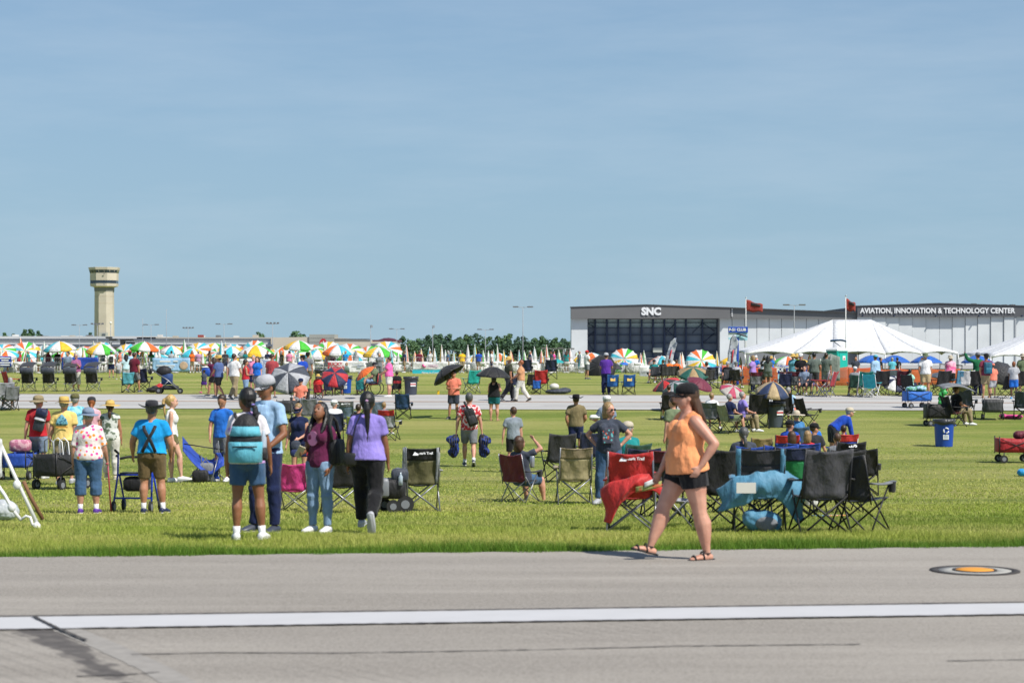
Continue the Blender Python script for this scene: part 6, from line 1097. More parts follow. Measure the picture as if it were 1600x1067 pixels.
fp(366, 624, -35, 'tall man in a white tee and tan trousers striding along the taxiway', 1.95, 'm', 'fair', ('short', 'dbrown'), ('tee', 'white'), ('pants', 'khaki'), 'bf', 'fb', build=1.15); fp(384, 626, -78, 'dark-haired woman in a red tank top and jeans in profile', 1.72, 'f', 'tan', ('lowpony', 'dbrown'), ('tank', 'red'), ('jeans', 'ltdenim'), 'dh'); fp(402, 618, 160, 'woman with long brown hair in a bright blue tee', 1.7, 'f', 'fair', ('long', 'brown'), ('tee', 'bblue'), ('shorts', 'gray')); fp(396, 616, 170, 'person in a pink top beside the bright blue tee woman', 1.72, 'f', 'fair', ('short', 'gray'), ('tee', 'pink'), ('shorts', 'navy'))
fp(425, 622, -10, 'man in a brick red tee looking down behind the grey cap', 1.88, 'm', 'tan', ('short', 'dbrown'), ('tee', (.38, .06, .07)), ('shorts', 'khaki'), 'dh', head=(-40, -20)); fp(473, 617, 40, 'person in a blue tee and black cap standing by the silver umbrella', 1.74, 'm', 'fair', ('short', 'dbrown'), ('tee', 'royal'), ('shorts', 'navy'), hat=('cap', 'black'), head=(40, 0)); fp(481, 610, -20, 'dark-haired person in a grey tee with a brown bag', 1.8, 'm', 'tan', ('short', 'black'), ('tee', 'gray'), ('shorts', 'brown'), hat=('cap', 'black'))
seated(497, 622, 0, 'person in a wide straw hat and red top seated beyond the taxiway', 1.42, 'f', 1.1, 'tan', ('short', 'gray'), ('tee', 'bred'), ('shorts', 'navy'), 'red camp chair under the wide straw hat', 'red', ('wide', 'straw'), sc=.66); seated(513, 618, 0, 'person seated in the shade of the red and navy umbrella', 1.42, 'f', 1.1, 'fair', ('short', 'gray'), ('tee', 'green'), ('shorts', 'navy'), 'dark blue camp chair below the red and navy umbrella', 'navy', sc=.66); seated(530, 617, 10, 'second person sitting under the red and navy umbrella', 1.42, 'm', 1.1, 'fair', ('short', 'brown'), ('tee', 'maroon'), ('shorts', 'navy'), 'black camp chair below the red and navy umbrella', 'black', sc=.66)
p = place(585, 617); T = thing('wheelchair', 'red framed wheelchair of the man in the green tee', 'wheelchair', p, R(80))
for s_ in (-1, 1):
    def wr(s_=s_): g = G(); P = [(s_ * .3, -.05 + .3 * math.cos(a), .3 + .3 * math.sin(a)) for a in [i * math.pi / 8 for i in range(17)]]; g.tube(P, .02, 5); return g
    obj('wheel', wr(), mat('tyre', (.018, .018, .018), .7), T); g = G(); g.tube([(s_ * .25, -.25, .95), (s_ * .25, -.2, .48), (s_ * .25, .25, .46), (s_ * .22, .4, .1)], .02, 6); obj('frame_tube', g, mat('red_enamel', (.4, .02, .03), .4), T); g = G(); g.loft([(s_ * .25 - .02, .38, .08), (s_ * .25 + .02, .38, .08)], [.08] * 2, [.08] * 2, (0, 1, 0), 10); obj('front_wheel', g, BLACKM, T)
g = G(); g.box((0, 0, .47), (.46, .44, .05)); obj('seat', g, nylon('black'), T, smooth=False); g = G(); g.box((0, -.22, .75), (.46, .05, .45)); obj('backrest', g, nylon('black'), T, smooth=False)
person(586, 617, 80, 'man in a sage green tee and dark cap sitting in the wheelchair', 1.75, 'm', 1.1, 'fair', ('short', 'gray'), ('tee', 'sage'), ('shorts', 'ltdenim'), ('lap', 'lap'), ('sitx', 'sitx'), hat=('cap', 'charcoal'), seat=.5); fp(608, 620, 80, 'woman in a hot pink tee and cream shorts pushing the wheelchair', 1.72, 'f', 'fair', ('short', 'brown'), ('tee', (.85, .14, .4)), ('shorts', 'offwhite'), 'tt', build=1.2, shoes=('shoe', 'white')); seated(620, 616, 10, 'dark-haired person seated right of the pink tee woman', 1.42, 'm', 1.05, 'tan', ('short', 'dbrown'), ('tee', 'black'), ('shorts', 'blue'), 'black camp chair right of the pink tee woman', 'black', header='red', sc=.66); seated(563, 617, 0, 'person in a white hat seated below the orange umbrella', 1.42, 'f', 1.1, 'fair', ('short', 'gray'), ('tee', 'teal'), ('shorts', 'denim'), 'teal camp chair below the orange umbrella', 'teal', ('bucket', 'lgray'), sc=.66); fp(593, 596, 175, 'grey-haired person by the fence behind the wheelchair', 1.7, 'f', 'fair', ('bob', 'gray'), ('tee', 'gray'), ('shorts', 'gray'))
# the two black umbrellas on the lawn
t, r, M = person(709, 654, 172, 'man in a salmon tee and grey shorts standing under a tilted black umbrella', 1.76, 'm', 1.1, 'tan', ('short', 'black'), ('tee', 'salmon'), ('shorts', 'slate'), ('hold', 'hold'), ('st', 'wide'), ('shoe', 'black'), hem=-.1); umbrella(pt(693, 574, M.translation.y + .25), .68, ['black'], 'black umbrella tilted behind the salmon tee man', 8, tilt=(-8, -34), dome=.36, shaft=.8); g = G(); g.box((0, 0, 0), (.08, .05, .14)); put('umbrella_tag', g, plastic('gold'), Matrix.Translation(pt(685, 613, M.translation.y)), 'yellow tag dangling below the tilted black umbrella', 'tag', False)
t, r, M = person(772, 657, -14, 'woman in a black top and teal shorts under a black umbrella', 1.66, 'f', 1.22, 'fair', ('bob', 'black'), ('tank', 'black'), ('mid', (.01, .13, .15)), (((.25, .3, -.9), (.2, .85, -.3)), ((.3, .1, -.9), (-.2, .4, .85))), ('st', 'st'), ('sandal', 'tan')); umbrella(pt(771, 573, M.translation.y + .1), .66, ['black'], 'black umbrella held level over the woman in teal shorts', 8, tilt=(4, 3), dome=.34, shaft=.7)
fp(795, 627, -70, 'man in a dark olive shirt and straw hat crossing the taxiway', 1.86, 'm', 'tan', ('short', 'gray'), ('tee', (.045, .05, .03)), ('pants', 'charcoal'), 'dd', 'fb', hat=('boonie', 'straw'), build=1.2); fp(814, 628, 78, 'teenager in a tan tee and beige trousers striding left', 1.74, 'm', 'tan', ('short', 'red'), ('tee', (.55, .28, .14)), ('pants', 'offwhite'), 'tt', 'fb', shoes=('shoe', 'black'))
chair(737, 614, 24, 'bright teal reclining lawn chair behind the black umbrellas', (.01, .42, .36), frame='steel', far=True, sc=1.1); chair(845, 614, 0, 'red camp chair beyond the taxiway with a small blue one beside it', 'bred', frame='black', far=True, sc=1.1); chair(838, 616, 6, 'small blue child chair next to the red camp chair', 'bblue', frame='black', far=True, sc=.66); chair(800, 615, 0, 'navy and white striped lawn chair behind the walking teenager', 'navy', 'white', 'white', frame='white', far=True, sc=.98); chair(827, 613, 30, 'black camp chair behind the teenager in tan', 'black', frame='black', far=True, sc=.9)
g = G(); g.ell((0, 0, .32), (.22, .22, .15), n=14); put('white_helmet', g, plastic('offwhite'), Matrix.Translation(place(866, 615)), 'round white helmet lying on grey gear', 'helmet'); o = blob('gear_pile', [((0, 0, .1), (.5, .25, .13)), ((.3, .1, .14), (.3, .2, .14)), ((-.3, 0, .1), (.3, .2, .1))], nylon('slate'), None, .03, .04); o.location = place(872, 615); tag(o, 'heap of dark grey gear on the grass beyond the taxiway', 'gear')
fp(947, 617, -12, 'person in a purple tee with a phone beside two blue chairs', 1.82, 'm', 'tan', ('short', 'dbrown'), ('tee', 'purple'), ('pants', 'navy'), 'pp', hat=('cap', 'lgray'))
for x, lab in ((956, 'left of two blue camp chairs with a tan patch'), (982, 'right of two blue camp chairs with a tan patch')): t = chair(x, 617, 5, lab, (.01, .12, .36), frame='black', far=True, sc=.95); g = G(); g.box((0, -.33, .74), (.22, .02, .2), Matrix.Rotation(-.3, 3, 'X')); obj('tan_patch', g, cloth('straw'), t, smooth=False)
# umbrella cluster in the middle right
umb(1083, 574.5, 98, 52, [(.4, .27, .13), (.01, .11, .085)], 'green and tan umbrella in the cluster beyond the taxiway', tilt=(26, 0)); umb(1037, 594, 92, 48, ['bred', 'charcoal'], 'red and black umbrella resting at the taxiway edge', tilt=(16, -26)); umb(1053, 598, 76, 48, [(.01, .075, .06), 'lgray'], 'dark green and white umbrella behind the black cap', tilt=(20, -24)); umb(1097, 592.5, 80, 46, [(.16, .012, .04)], 'plain maroon umbrella just right of the black cap', tilt=(20, 24)); umb(1146, 604, 70, 42, [(.5, .05, .12), (.5, .46, .42)], 'white and raspberry umbrella over a seated couple', tilt=(30, 16)); umb(1208, 597, 68, 56, [(.46, .34, .18), (.02, .04, .11)], 'tan and navy golf umbrella above the grey trash can', tilt=(18, 4), dome=.42)
seated(1045, 655, 0, 'person in black hidden below the dark green and white umbrella', 1.6, 'm', 1.1, 'fair', ('short', 'brown'), ('tee', 'black'), ('shorts', 'black'), 'black camp chair below the dark green and white umbrella', 'black'); seated(1112, 672, -20, 'boy with fair hair in a white tee seated in a striped chair', 1.6, 'm', 1, 'fair', ('short', 'dblonde'), ('tee', 'white'), ('shorts', 'gray'), 'grey striped camp chair holding the fair-haired boy', 'gray', header='ggray'); seated(1140, 676, -60, 'person seated in the shade of the white and raspberry umbrella', 1.65, 'f', 1.1, 'fair', ('short', 'gray'), ('tee', 'navy'), ('shorts', 'sage'), 'pale green camp chair below the raspberry umbrella', (.3, .32, .2)); seated(1160, 674, -75, 'man in a lavender tee and tan trousers leaning forward on his seat', 1.72, 'm', 1.1, 'fair', ('short', 'gray'), ('tee', 'lavender'), ('pants', 'khaki'), 'black camp chair of the leaning man', 'black')
chair(1184, 668, 0, 'tall black camp chair left of the grey trash can', 'black', frame='black', sc=1.25); chair(1222, 664, -6, 'black camp chair with a mesh back behind the grey trash can', 'black', frame='black', sc=1.2); chair(1262, 668, -64, 'black reclining lounge chair with a side tray on the lawn', 'black', frame='black', sc=1.08); seated(1232, 662, -30, 'person in a light blue tee behind the grey trash can', 1.65, 'm', 1.1, 'fair', ('short', 'gray'), ('tee', 'ltblue'), ('shorts', 'salmon'), 'dark camp chair behind the grey trash can', 'slate')
# right: bins, wagons, shaded man
t, r, M = person(1494, 664, -72, 'man in black seated under a grey chair canopy', 1.75, 'm', 1.15, 'tan', ('short', 'brown'), ('tee', 'black'), ('pants', 'khaki'), ('lap', 'lap'), ('sit', 'sit'), seat=.42); t = chair(1491, 665, -72, 'black and red camp chair with a raised grey canopy', 'black', 'maroon', frame='black', sc=1.1); g = G(); g.sheet(lambda u, v: (-.38 + .76 * u, -.62 + 1.15 * v, 1.16 + .13 * math.sin(v * math.pi) + .1 * math.sin(u * math.pi) - .1 * v), 8, 8, .02); obj('canopy', g, nylon('gray'), t)
for s_ in (-1, 1): g = G(); g.tube([(s_ * .26, -.3, .8), (s_ * .3, -.2, 1.2)], .012, 5); obj('canopy_post', g, BLACKM, t)
wagon(1464, 665, 4, 'black', 'black wagon left of the man under the grey canopy', .8, .5, .5, handle=True); g = G(); [g.ell((random.uniform(-.14, .14), random.uniform(-.1, .1), .1 + k * .07), (.11, .05, .1)) for k in range(9)]; put('inflatable_toy', g, plastic((.05, .4, .1)), Matrix.Translation(place(1473, 655) + Vector((0, 0, .45))), 'bright green inflatable toy behind the canopy chair', 'toy')
chair(1508, 654, -24, 'dark grey camp chair right of the canopy chair', 'slate', frame='black', sc=1.15); wagon(1551, 655, 82, (.06, .06, .065), 'dark grey folding wagon near the taxiway on the right', .75, .62, .46, handle=True); chair(1598, 655, -10, 'dark grey camp chair cut by the right picture edge', 'slate', frame='black', sc=1.1); o = blob('pink_blanket', [((0, 0, .06), (.42, .2, .08)), ((-.35, 0, .08), (.15, .15, .09))], nylon('hotpink'), None, .03, .03); o.location = place(1582, 653); tag(o, 'pink and purple blanket on the grass near the right edge', 'blanket')
wagon(1584, 722, 0, (.4, .012, .02), 'red folding wagon on the lawn at the right edge', .85, .5, .36); o = blob('maroon_bag', [((0, 0, 0), (.16, .14, .12)), ((.1, 0, .02), (.12, .12, .1))], nylon('maroon'), None, .02, .03); o.location = place(1592, 722) + Vector((0, 0, .7)); tag(o, 'maroon hat lying on top of the red wagon', 'hat'); o = blob('blue_ball_bag', [((0, 0, .08), (.12, .1, .09)), ((.08, 0, .05), (.08, .08, .06))], nylon('cyan'), None, .015, .02); o.location = place(1597, 743); tag(o, 'small bright blue bag on the grass at the right edge', 'bag')
wagon(1432, 637, 12, 'bblue', 'bright blue folding wagon parked on the taxiway', .95, .55, .38, pocket='bblue'); o = blob('wagon_load', [((-.2, 0, 0), (.25, .2, .12)), ((.15, 0, .03), (.25, .2, .14))], mat('load_mix', (.1, .3, .2), .8, kind='aloha', col2=((.4, .6, .8),), scale=8), None, .03, .04); o.location = place(1432, 637) + Vector((0, 0, .72)); tag(o, 'heap of green and blue towels in the bright blue wagon', 'towels')
chair(8, 640, 20, 'grey and lime camp chair at the left edge of the lawn', 'lgray', (.25, .4, .05), frame='steel', sc=1.15); seated(16, 640, 30, 'person seated at the left edge by the lime chair', 1.6, 'f', 1.1, 'fair', ('bob', 'gray'), ('tee', 'brown'), ('shorts', 'gray'), 'grey camp chair at the left edge', 'gray')
# right crowd beyond the taxiway
fp(1176, 612, 60, 'woman in a lilac tee holding a camera beyond the taxiway', 1.66, 'f', 'fair', ('bob', 'dblonde'), ('tee', (.36, .22, .58)), ('jeans', 'navy'), 'pp', head=(20, 0)); fp(1181, 598, 150, 'man in a blue tee and grey shorts by the orange fence', 1.8, 'm', 'fair', ('short', 'gray'), ('tee', 'bblue'), ('shorts', 'slate'), 'hh', hat=('cap', 'white')); fp(1194, 598, 10, 'dark figure in black by the orange fence', 1.75, 'm', 'dark', ('short', 'black'), ('tee', 'black'), ('pants', 'black')); fp(1205, 596, 170, 'person in a blue tee and straw hat by the orange fence', 1.76, 'f', 'tan', ('short', 'brown'), ('tee', 'bblue'), ('shorts', 'gray'), hat=('sun', 'straw')); fp(1200, 607, -10, 'dark-haired person in a grey dress by the orange fence', 1.6, 'f', 'tan', ('long', 'black'), ('tee', 'ggray'), ('mid', 'ggray'))
fp(1232, 594, 180, 'left of two people in blue behind the club banner', 1.78, 'm', 'tan', ('short', 'brown'), ('tee', 'bblue'), ('shorts', 'navy'), hat=('cap', 'gray')); fp(1243, 594, 180, 'right of two people in blue behind the club banner', 1.78, 'm', 'tan', ('short', 'brown'), ('tee', 'royal'), ('shorts', 'navy'), hat=('cap', 'black'), arms='ww')
fp(1251, 616, 165, 'man in a black tee and white cap gesturing to the right', 1.78, 'm', 'fair', ('short', 'gray'), ('tee', 'black'), ('shorts', 'denim'), 'hh', hat=('cap', 'white')); fp(1239, 610, 150, 'person in a teal top next to the white cap man', 1.72, 'f', 'fair', ('short', 'gray'), ('tee', (.12, .35, .45)), ('shorts', 'gray'), hat=('sun', 'straw')); fp(1245, 606, 160, 'person in a lime top and straw hat behind the white cap man', 1.68, 'f', 'tan', ('short', 'brown'), ('tee', (.35, .7, .05)), ('shorts', 'gray'), hat=('sun', 'straw')); fp(1272, 615, -4, 'man in a grey green tee and dark shorts with his back turned', 1.82, 'm', 'tan', ('short', 'black'), ('tee', (.12, .15, .13)), ('shorts', 'charcoal'), 'kk', build=1.2); fp(1291, 612, -30, 'man in a grey tee standing by the small grey shelter', 1.78, 'm', 'tan', ('short', 'dbrown'), ('tee', 'ggray'), ('shorts', 'gray'))
p = place(1298, 612); T = thing('privacy_screen', 'grey green mesh screen standing before the portable toilet', 'screen', p); g = G(); g.sheet(lambda u, v: ((u - .5) * .85, .05 * math.sin(u * math.pi), .5 + 1.25 * v * (1 - .12 * abs(u - .5) * 2)), 6, 6, .02); obj('mesh', g, mat('screen_mesh', (.2, .24, .21), .8, kind='cloth'), T); g = G(); g.tube([(0, -.03, 0), (0, -.03, 1.7)], .02, 6); obj('pole', g, STEEL, T)
chair(1224, 615, 10, 'grey camp chair with a dark red headrest, left one in the right crowd', 'gray', header='maroon', frame='black', far=True, sc=1.05); chair(1240, 616, -10, 'grey camp chair with a dark red headrest, right one in the right crowd', 'gray', header='maroon', frame='black', far=True, sc=1.05); chair(1180, 614, 0, 'grey camp chair with dark red headrest next to the lilac tee woman', 'gray', header='maroon', frame='black', far=True); chair(1281, 620, 80, 'tall dark red camp chair, left of a facing pair', (.3, .012, .03), frame='steel', far=True, sc=1.2); chair(1292, 620, 60, 'dark red camp chair, right of a facing pair', (.4, .015, .03), frame='steel', far=True, sc=1.15); seated(1257, 617, 160, 'bare-armed person seated low beside the grey green tee man', 1.6, 'm', 1, 'fair', ('short', 'brown'), ('tee', 'bluegray'), ('shorts', 'slate'), 'slate camp chair beside the grey green tee man', 'slate'); seated(1226, 616, 0, 'child with brown hair seated under the dark red headrests', 1.3, 'm', 1, 'fair', ('short', 'brown'), ('tee', 'ltblue'), ('shorts', 'navy'), 'small blue camp chair under the dark red headrests', 'navy')
for x, y, lab, c_, h_, hc in ((1022, 598, 'person in a teal top seated left of the red and black umbrella', 'teal', ('cap', 'charcoal'), 'dbrown'), (1036, 597, 'person with brown hair seated in black above the red umbrella', 'black', None, 'brown'), (1046, 596, 'person in an orange jacket and grey cap above the red umbrella', 'orange', ('cap', 'gray'), 'gray'), (1057, 596, 'person in orange with short hair left of the green umbrella', 'orange', None, 'brown'), (1137, 606, 'man in a grey cap seated left of the lilac tee woman', 'black', ('cap', 'lgray'), 'gray'), (1150, 606, 'man in a white tee and cap seated left of the lilac tee woman', 'lgray', ('cap', 'gray'), 'gray'), (1104, 606, 'person in grey seated by the tan and green umbrella', 'gray', None, 'brown'), (1195, 604, 'person in a white hat seated behind the navy umbrella', 'white', ('bucket', 'white'), 'gray')):
    seated(x, y, random.choice((-20, 160, 30)), lab, 1.68, 'm', 1.1, 'fair', ('short', hc), ('tee', c_), ('shorts', 'navy'), 'chair of the ' + lab.replace(' seated', '').replace('person ', 'one ').replace('man ', 'one '), 'charcoal', h_)
chair(1112, 606, 0, 'grey and pink rocker chair behind the maroon umbrella', 'slate', header='slate', frame='steel', far=True, sc=1.1)
umb(1360, 581, 104, 50, ['lilac'], 'lilac pink umbrella tilted left in the right crowd', tilt=(6, -20), dome=.3); umb(1390, 582, 98, 42, [(.03, .05, .05)], 'dark green umbrella between the lilac and the striped one', tilt=(24, -24)); umb(1402, 583, 103, 40, ['gray'], 'grey umbrella behind the dark green one', tilt=(10, 14), dome=.3); umb(1400, 592, 88, 46, ['navy', 'white'], 'navy and white striped umbrella open on the grass', tilt=(34, 8), spin=.5); umb(1470, 582, 104, 44, [(.08, .1, .13)], 'slate blue umbrella behind the pink tie-dye shirt', tilt=(0, 8), dome=.3)
seated(1336, 619, 0, 'person in a white hat seated in a green chair', 1.6, 'm', 1.1, 'fair', ('short', 'gray'), ('tee', 'gray'), ('shorts', 'sage'), 'dark green camp chair left of the teal lawn chairs', 'dkgreen', ('cap', 'white')); chair(1351, 620, 0, 'teal green lawn chair seen from behind in the right crowd', (.01, .2, .17), frame='white', far=True, sc=1.15); chair(1362, 621, -30, 'turquoise lawn chair beside the teal green one', (.02, .42, .5), frame='white', far=True, sc=1.05)
fp(1337, 600, 175, 'man in a dark tee and sunglasses above the lilac umbrella', 1.78, 'm', 'tan', ('short', 'dbrown'), ('tee', 'slate'), ('shorts', 'blue'), glasses=True); fp(1368, 612, 20, 'person in a turquoise cap and pale blue shirt by the dark green umbrella', 1.68, 'f', 'tan', ('short', 'brown'), ('long', 'ltblue'), ('shorts', 'navy'), hat=('cap', 'aqua')); fp(1394, 600, 0, 'grey-haired person in a blue tee behind the grey umbrella', 1.72, 'm', 'fair', ('short', 'gray'), ('tee', 'aqua'), ('shorts', 'gray')); seated(1422, 619, -40, 'child in mint seated in a black chair by the striped umbrella', 1.4, 'f', 1, 'tan', ('short', 'black'), ('tee', (.4, .75, .6)), ('shorts', 'navy'), 'black camp chair holding the child in mint', 'black')
fp(1446, 619, -6, 'man in a white tee and camouflage hat standing with his back turned', 1.84, 'm', 'tan', ('short', 'gray'), ('tee', 'white'), ('shorts', 'tan'), 'kd', hat=('bucket', 'sage'), build=1.1); t, r, M = person(1484, 614, -24, 'woman in a pink tie-dye shirt and pale hat bending slightly left', 1.7, 'f', 1.3, 'fair', ('short', 'gray'), ('half', 'pink'), ('shorts', 'black'), ('fwd', 'down'), ('st', 'wide'), ('shoe', 'slate'), ('bucket', 'beige'), lean=(0, .22, 1), hem=-.2, printm=mat('pink_dye', (.75, .42, .52), .9, kind='aloha', col2=((.72, .12, .3),), scale=5))
t, r, M = fp(1541, 622, 4, 'man in a maroon tee and khaki shorts wearing a teal backpack', 1.86, 'm', 'tan', ('short', 'black'), ('tee', (.2, .03, .06)), ('shorts', 'khaki'), 'kd', hat=('cap', 'black'), build=1.1, shoes=('sandal', 'tan')); backpack(r, M, 'teal backpack on the maroon tee man at the right', (.01, .12, .2), (.01, .16, .26), 1.1); fp(1551, 622, 10, 'child in a red striped shirt beside the teal backpack', 1.45, 'm', 'fair', ('short', 'brown'), ('tee', 'salmon'), ('shorts', 'lgray'), hat=('cap', 'salmon'))
t, r, M = fp(1528, 618, 20, 'person in a dark green shirt with an arm stretched left', 1.84, 'm', 'tan', ('short', 'brown'), ('long', (.01, .13, .05)), ('pants', 'navy'), 'wd', hat=('cap', 'gray'), build=1.15); umb(1568, 579, 88, 44, ['charcoal', (.03, .03, .035)], 'black umbrella lying open on its side near the right edge', tilt=(60, 14)); fp(1584, 623, -10, 'boy in a grey tee and bright blue shorts near the right edge', 1.55, 'm', 'dark', ('short', 'red'), ('tee', 'lgray'), ('shorts', 'bblue'), shoes=('shoe', 'cyan')); fp(1598, 616, 10, 'person in olive and a tan hat at the right picture edge', 1.78, 'm', 'fair', ('short', 'gray'), ('tee', 'sage'), ('shorts', 'gray'), hat=('bucket', 'beige'))
for x, lab, c_ in ((1470, 'dark camp chair left of the pink tie-dye shirt', 'black'), (1499, 'blue camp chair right of the pink tie-dye shirt', 'steel'), (1508, 'white towel draped chair right of the pink tie-dye shirt', 'white'), (1520, 'black camp chair before the dark green shirt', 'black'), (1594, 'black camp chair at the right edge beyond the taxiway', 'black'), (1375, 'black camp chair under the dark green umbrella', 'black'), (1412, 'maroon camp chair beside the striped umbrella', 'maroon')): chair(x, 618, random.uniform(-20, 20), lab, c_, frame='black', far=True, sc=1.15)
chair(1571, 622, 20, 'black camp chair under the open black umbrella', 'black', frame='black', far=True)
# ------------------------------------------------------------------ fence line, banners, patio umbrellas, tents
DF = 150.0
def fx(px, d=DF): return px2x(px, d)
for i, k in enumerate(range(-14, 1040, 62)):                       # steel barrier panels, 3 m each
    x0, x1 = fx(k), fx(k + 61); z = gz((x0 + x1) / 2, DF); t = thing('barrier_panel', 'grey steel barrier panel along the far fence, %s from the left' % ORD[i], 'fence', ((x0 + x1) / 2, DF, z), 0, 'barrier panels'); w = (x1 - x0) / 2
    for s_ in (-1, 1): g = G(); g.tube([(s_ * w, 0, 0), (s_ * w, 0, 1.2)], .024, 5); obj('post', g, STEEL, t)
    for zz in (.15, 1.19): g = G(); g.tube([(-w, 0, zz), (w, 0, zz)], .02, 5); obj('rail', g, STEEL, t)
    g = G()
    for q in range(1, 24): g.tube([(-w + 2 * w * q / 24, 0, .15), (-w + 2 * w * q / 24, 0, 1.19)], .004, 3)
    for q in range(1, 8): g.tube([(-w, 0, .15 + q * .13), (w, 0, .15 + q * .13)], .004, 3)
    stuff(obj('wire_mesh', g, STEEL, t))
def banner(px0, px1, py0, py1, m, label, d=DF - .12):
    x0, x1, z0, z1 = px2x(px0, d), px2x(px1, d), py2z(py1, d), py2z(py0, d); c = Vector(((x0 + x1) / 2, d, (z0 + z1) / 2)); t = thing('banner', label, 'banner', c); w, h = x1 - x0, z1 - z0; g = G(); g.sheet(lambda u, v: ((u - .5) * w, .03 * math.sin(u * 9 + v * 3) - .02, (v - .5) * h + .012 * math.sin(u * 22) * (v > .9)), 24, 6, .012); obj('sheet', g, m, t); return t, w, h
VB = mat('vinyl_blue', (.01, .05, .34), .5, kind='cloth'); VW = mat('vinyl_white', (.72, .72, .73), .5, kind='cloth'); VL = mat('vinyl_sky', (.3, .5, .74), .5, kind='cloth')
t, w, h = banner(-6, 18, 556.5, 573.5, VB, 'royal blue banner with white print at the left edge of the fence'); sign_on(t, [(.1, .27, .8, .09), (.1, .1, .55, .09), (.1, -.08, .85, .09), (.1, -.25, .7, .09)], SIGNW, 0, -.06)
t, w, h = banner(96, 154, 558.5, 578, VB, 'plain royal blue banner behind the woman taking a photo')
t, w, h = banner(238, 297, 559.5, 580.5, VL, 'pale blue banner with white print behind the stroller'); sign_on(t, [(-.45, .27, .8, .12), (.35, .28, .35, .1), (-.4, -.05, 1.4, .07), (-.4, -.2, 1.2, .05)], SIGNW, 0, -.06); g = G(); g.ell((.95, -.05, -.05), (.32, .02, .3), n=14); obj('picture_patch', g, mat('tan_picture', (.5, .36, .25), .7, kind='tex', scale=6), t)
t, w, h = banner(374, 426, 561, 578, VW, 'white banner with blue lettering behind the walkers'); text('GENTRY', .5, mat('print_navy', (.02, .03, .25), .5), t, (.1, -.06, .05), ext=.004, bold=.02); sign_on(t, [(.3, -.24, 1.2, .05)], mat('print_red2', (.5, .03, .05), .5), 0, -.06)
t, w, h = banner(512, 571, 564, 582.5, VW, 'white banner reading in red with a man in a green shirt'); PR = mat('print_red2', (.5, .03, .05), .5); text('BUCKY.', .34, PR, t, (-.82, -.06, .22), ext=.003, bold=.012); text('KNOWS', .34, PR, t, (-.78, -.06, -.08), ext=.003, bold=.012); sign_on(t, [(.9, .12, .9, .05), (.95, -.02, .3, .1)], mat('pale_print', (.4, .45, .55), .6), 0, -.06)
g = G(); g.ell((.02, -.05, .22), (.11, .02, .15), n=12); obj('printed_face', g, mat('print_skin', (.42, .26, .18), .7), t); g = G(); g.loft([(.0, -.05, -.42), (.0, -.05, -.1), (.02, -.05, .08)], [.24, .22, .08], [.02] * 3, (1, 0, 0), 10); obj('printed_shirt', g, mat('print_green', (.14, .2, .18), .7), t)
t, w, h = banner(644.5, 700, 565.5, 577.5, VW, 'white banner with a pink logo and teal lower band'); g = G(); g.box((0, -.03, -h / 2 - .24), (w, .03, .45)); obj('teal_band', g, mat('vinyl_teal', (.02, .45, .55), .5), t, smooth=False); text('Now in Centerville', .24, SIGNW, t, (.3, -.06, -h / 2 - .24), ext=.004, bold=.004); g = G(); g.tube([(-.55, -.06, .12), (-.52, -.06, -.02), (-.42, -.06, -.08), (-.3, -.06, -.04)], [.07, .08, .06, .03], 6); obj('pink_logo', g, mat('print_pink', (.6, .05, .25), .5), t); sign_on(t, [(.2, .05, .7, .05), (.2, -.06, .8, .06)], mat('pale_print_rose', (.55, .35, .45), .6), 0, -.06)
t, w, h = banner(999, 1031, 571.5, 591.5, VW, 'white banner with grey lettering left of the feather flag', 140); text('kettering', .29, mat('print_grey', (.25, .27, .3), .6), t, (-.12, -.06, .02), ext=.003, bold=.004); text('health', .29, mat('pale_print', (.4, .45, .55), .6), t, (-.25, -.06, -.2), ext=.003); g = G(); g.tube([(.5, -.06, .2), (.52, -.06, 0), (.6, -.06, -.1)], .06, 6); obj('teal_mark', g, mat('vinyl_teal', (.02, .45, .55), .5), t)
def club(px0, px1, py0, py1, lab, d):
    t, w, h = banner(px0, px1, py0, py1, VB, lab, d); s_ = w / 2.0; text('WELCOME TO THE', .2 * s_, SIGNW, t, (-.3 * s_, -.06, h * .28), ext=.003, bold=.006); text('P-51 CLUB', .36 * s_, SIGNW, t, (-.25 * s_, -.06, -h * .1), ext=.003, bold=.014); return t, w, h, s_
t, w, h, s_ = club(1094, 1134, 573, 586, 'blue club banner with white lettering left of the tall sign', 128); g = G(); g.loft([(.2 * s_, -.06, -.22), (.55 * s_, -.06, -.15), (.95 * s_, -.06, -.02)], [.03, .07, .03], [.02] * 3, (0, 0, 1), 6); obj('printed_aircraft', g, mat('print_grey', (.25, .27, .3), .6), t)
t, w, h, s_ = club(1215, 1261, 571, 584, 'blue club banner with white lettering in front of the striped umbrella', 116); g = G(); g.box((-.25, -.02, -h / 2 - .26), (w * .7, .02, .5)); obj('sky_panel', g, mat('vinyl_sky2', (.25, .55, .75), .5, kind='aloha', col2=((.7, .75, .78),), scale=4), t, smooth=False)
g = G(); t2 = thing('poster_board', 'purple and white information poster by the white cap man', 'poster', pt(1264, 600, 112)); obj('board', (lambda g: (g.box((0, 0, 0), (.62, .04, 1.3)), g)[1])(g), mat('purple_board', (.13, .08, .35), .6, kind='aloha', col2=((.5, .5, .6),), scale=9), t2, smooth=False)
for s_ in (-1, 1): g = G(); g.tube([(s_ * .25, .03, -.6), (s_ * .28, .15, gz(16, 112) - t2.location.z)], .015, 5); obj('leg', g, STEEL, t2)
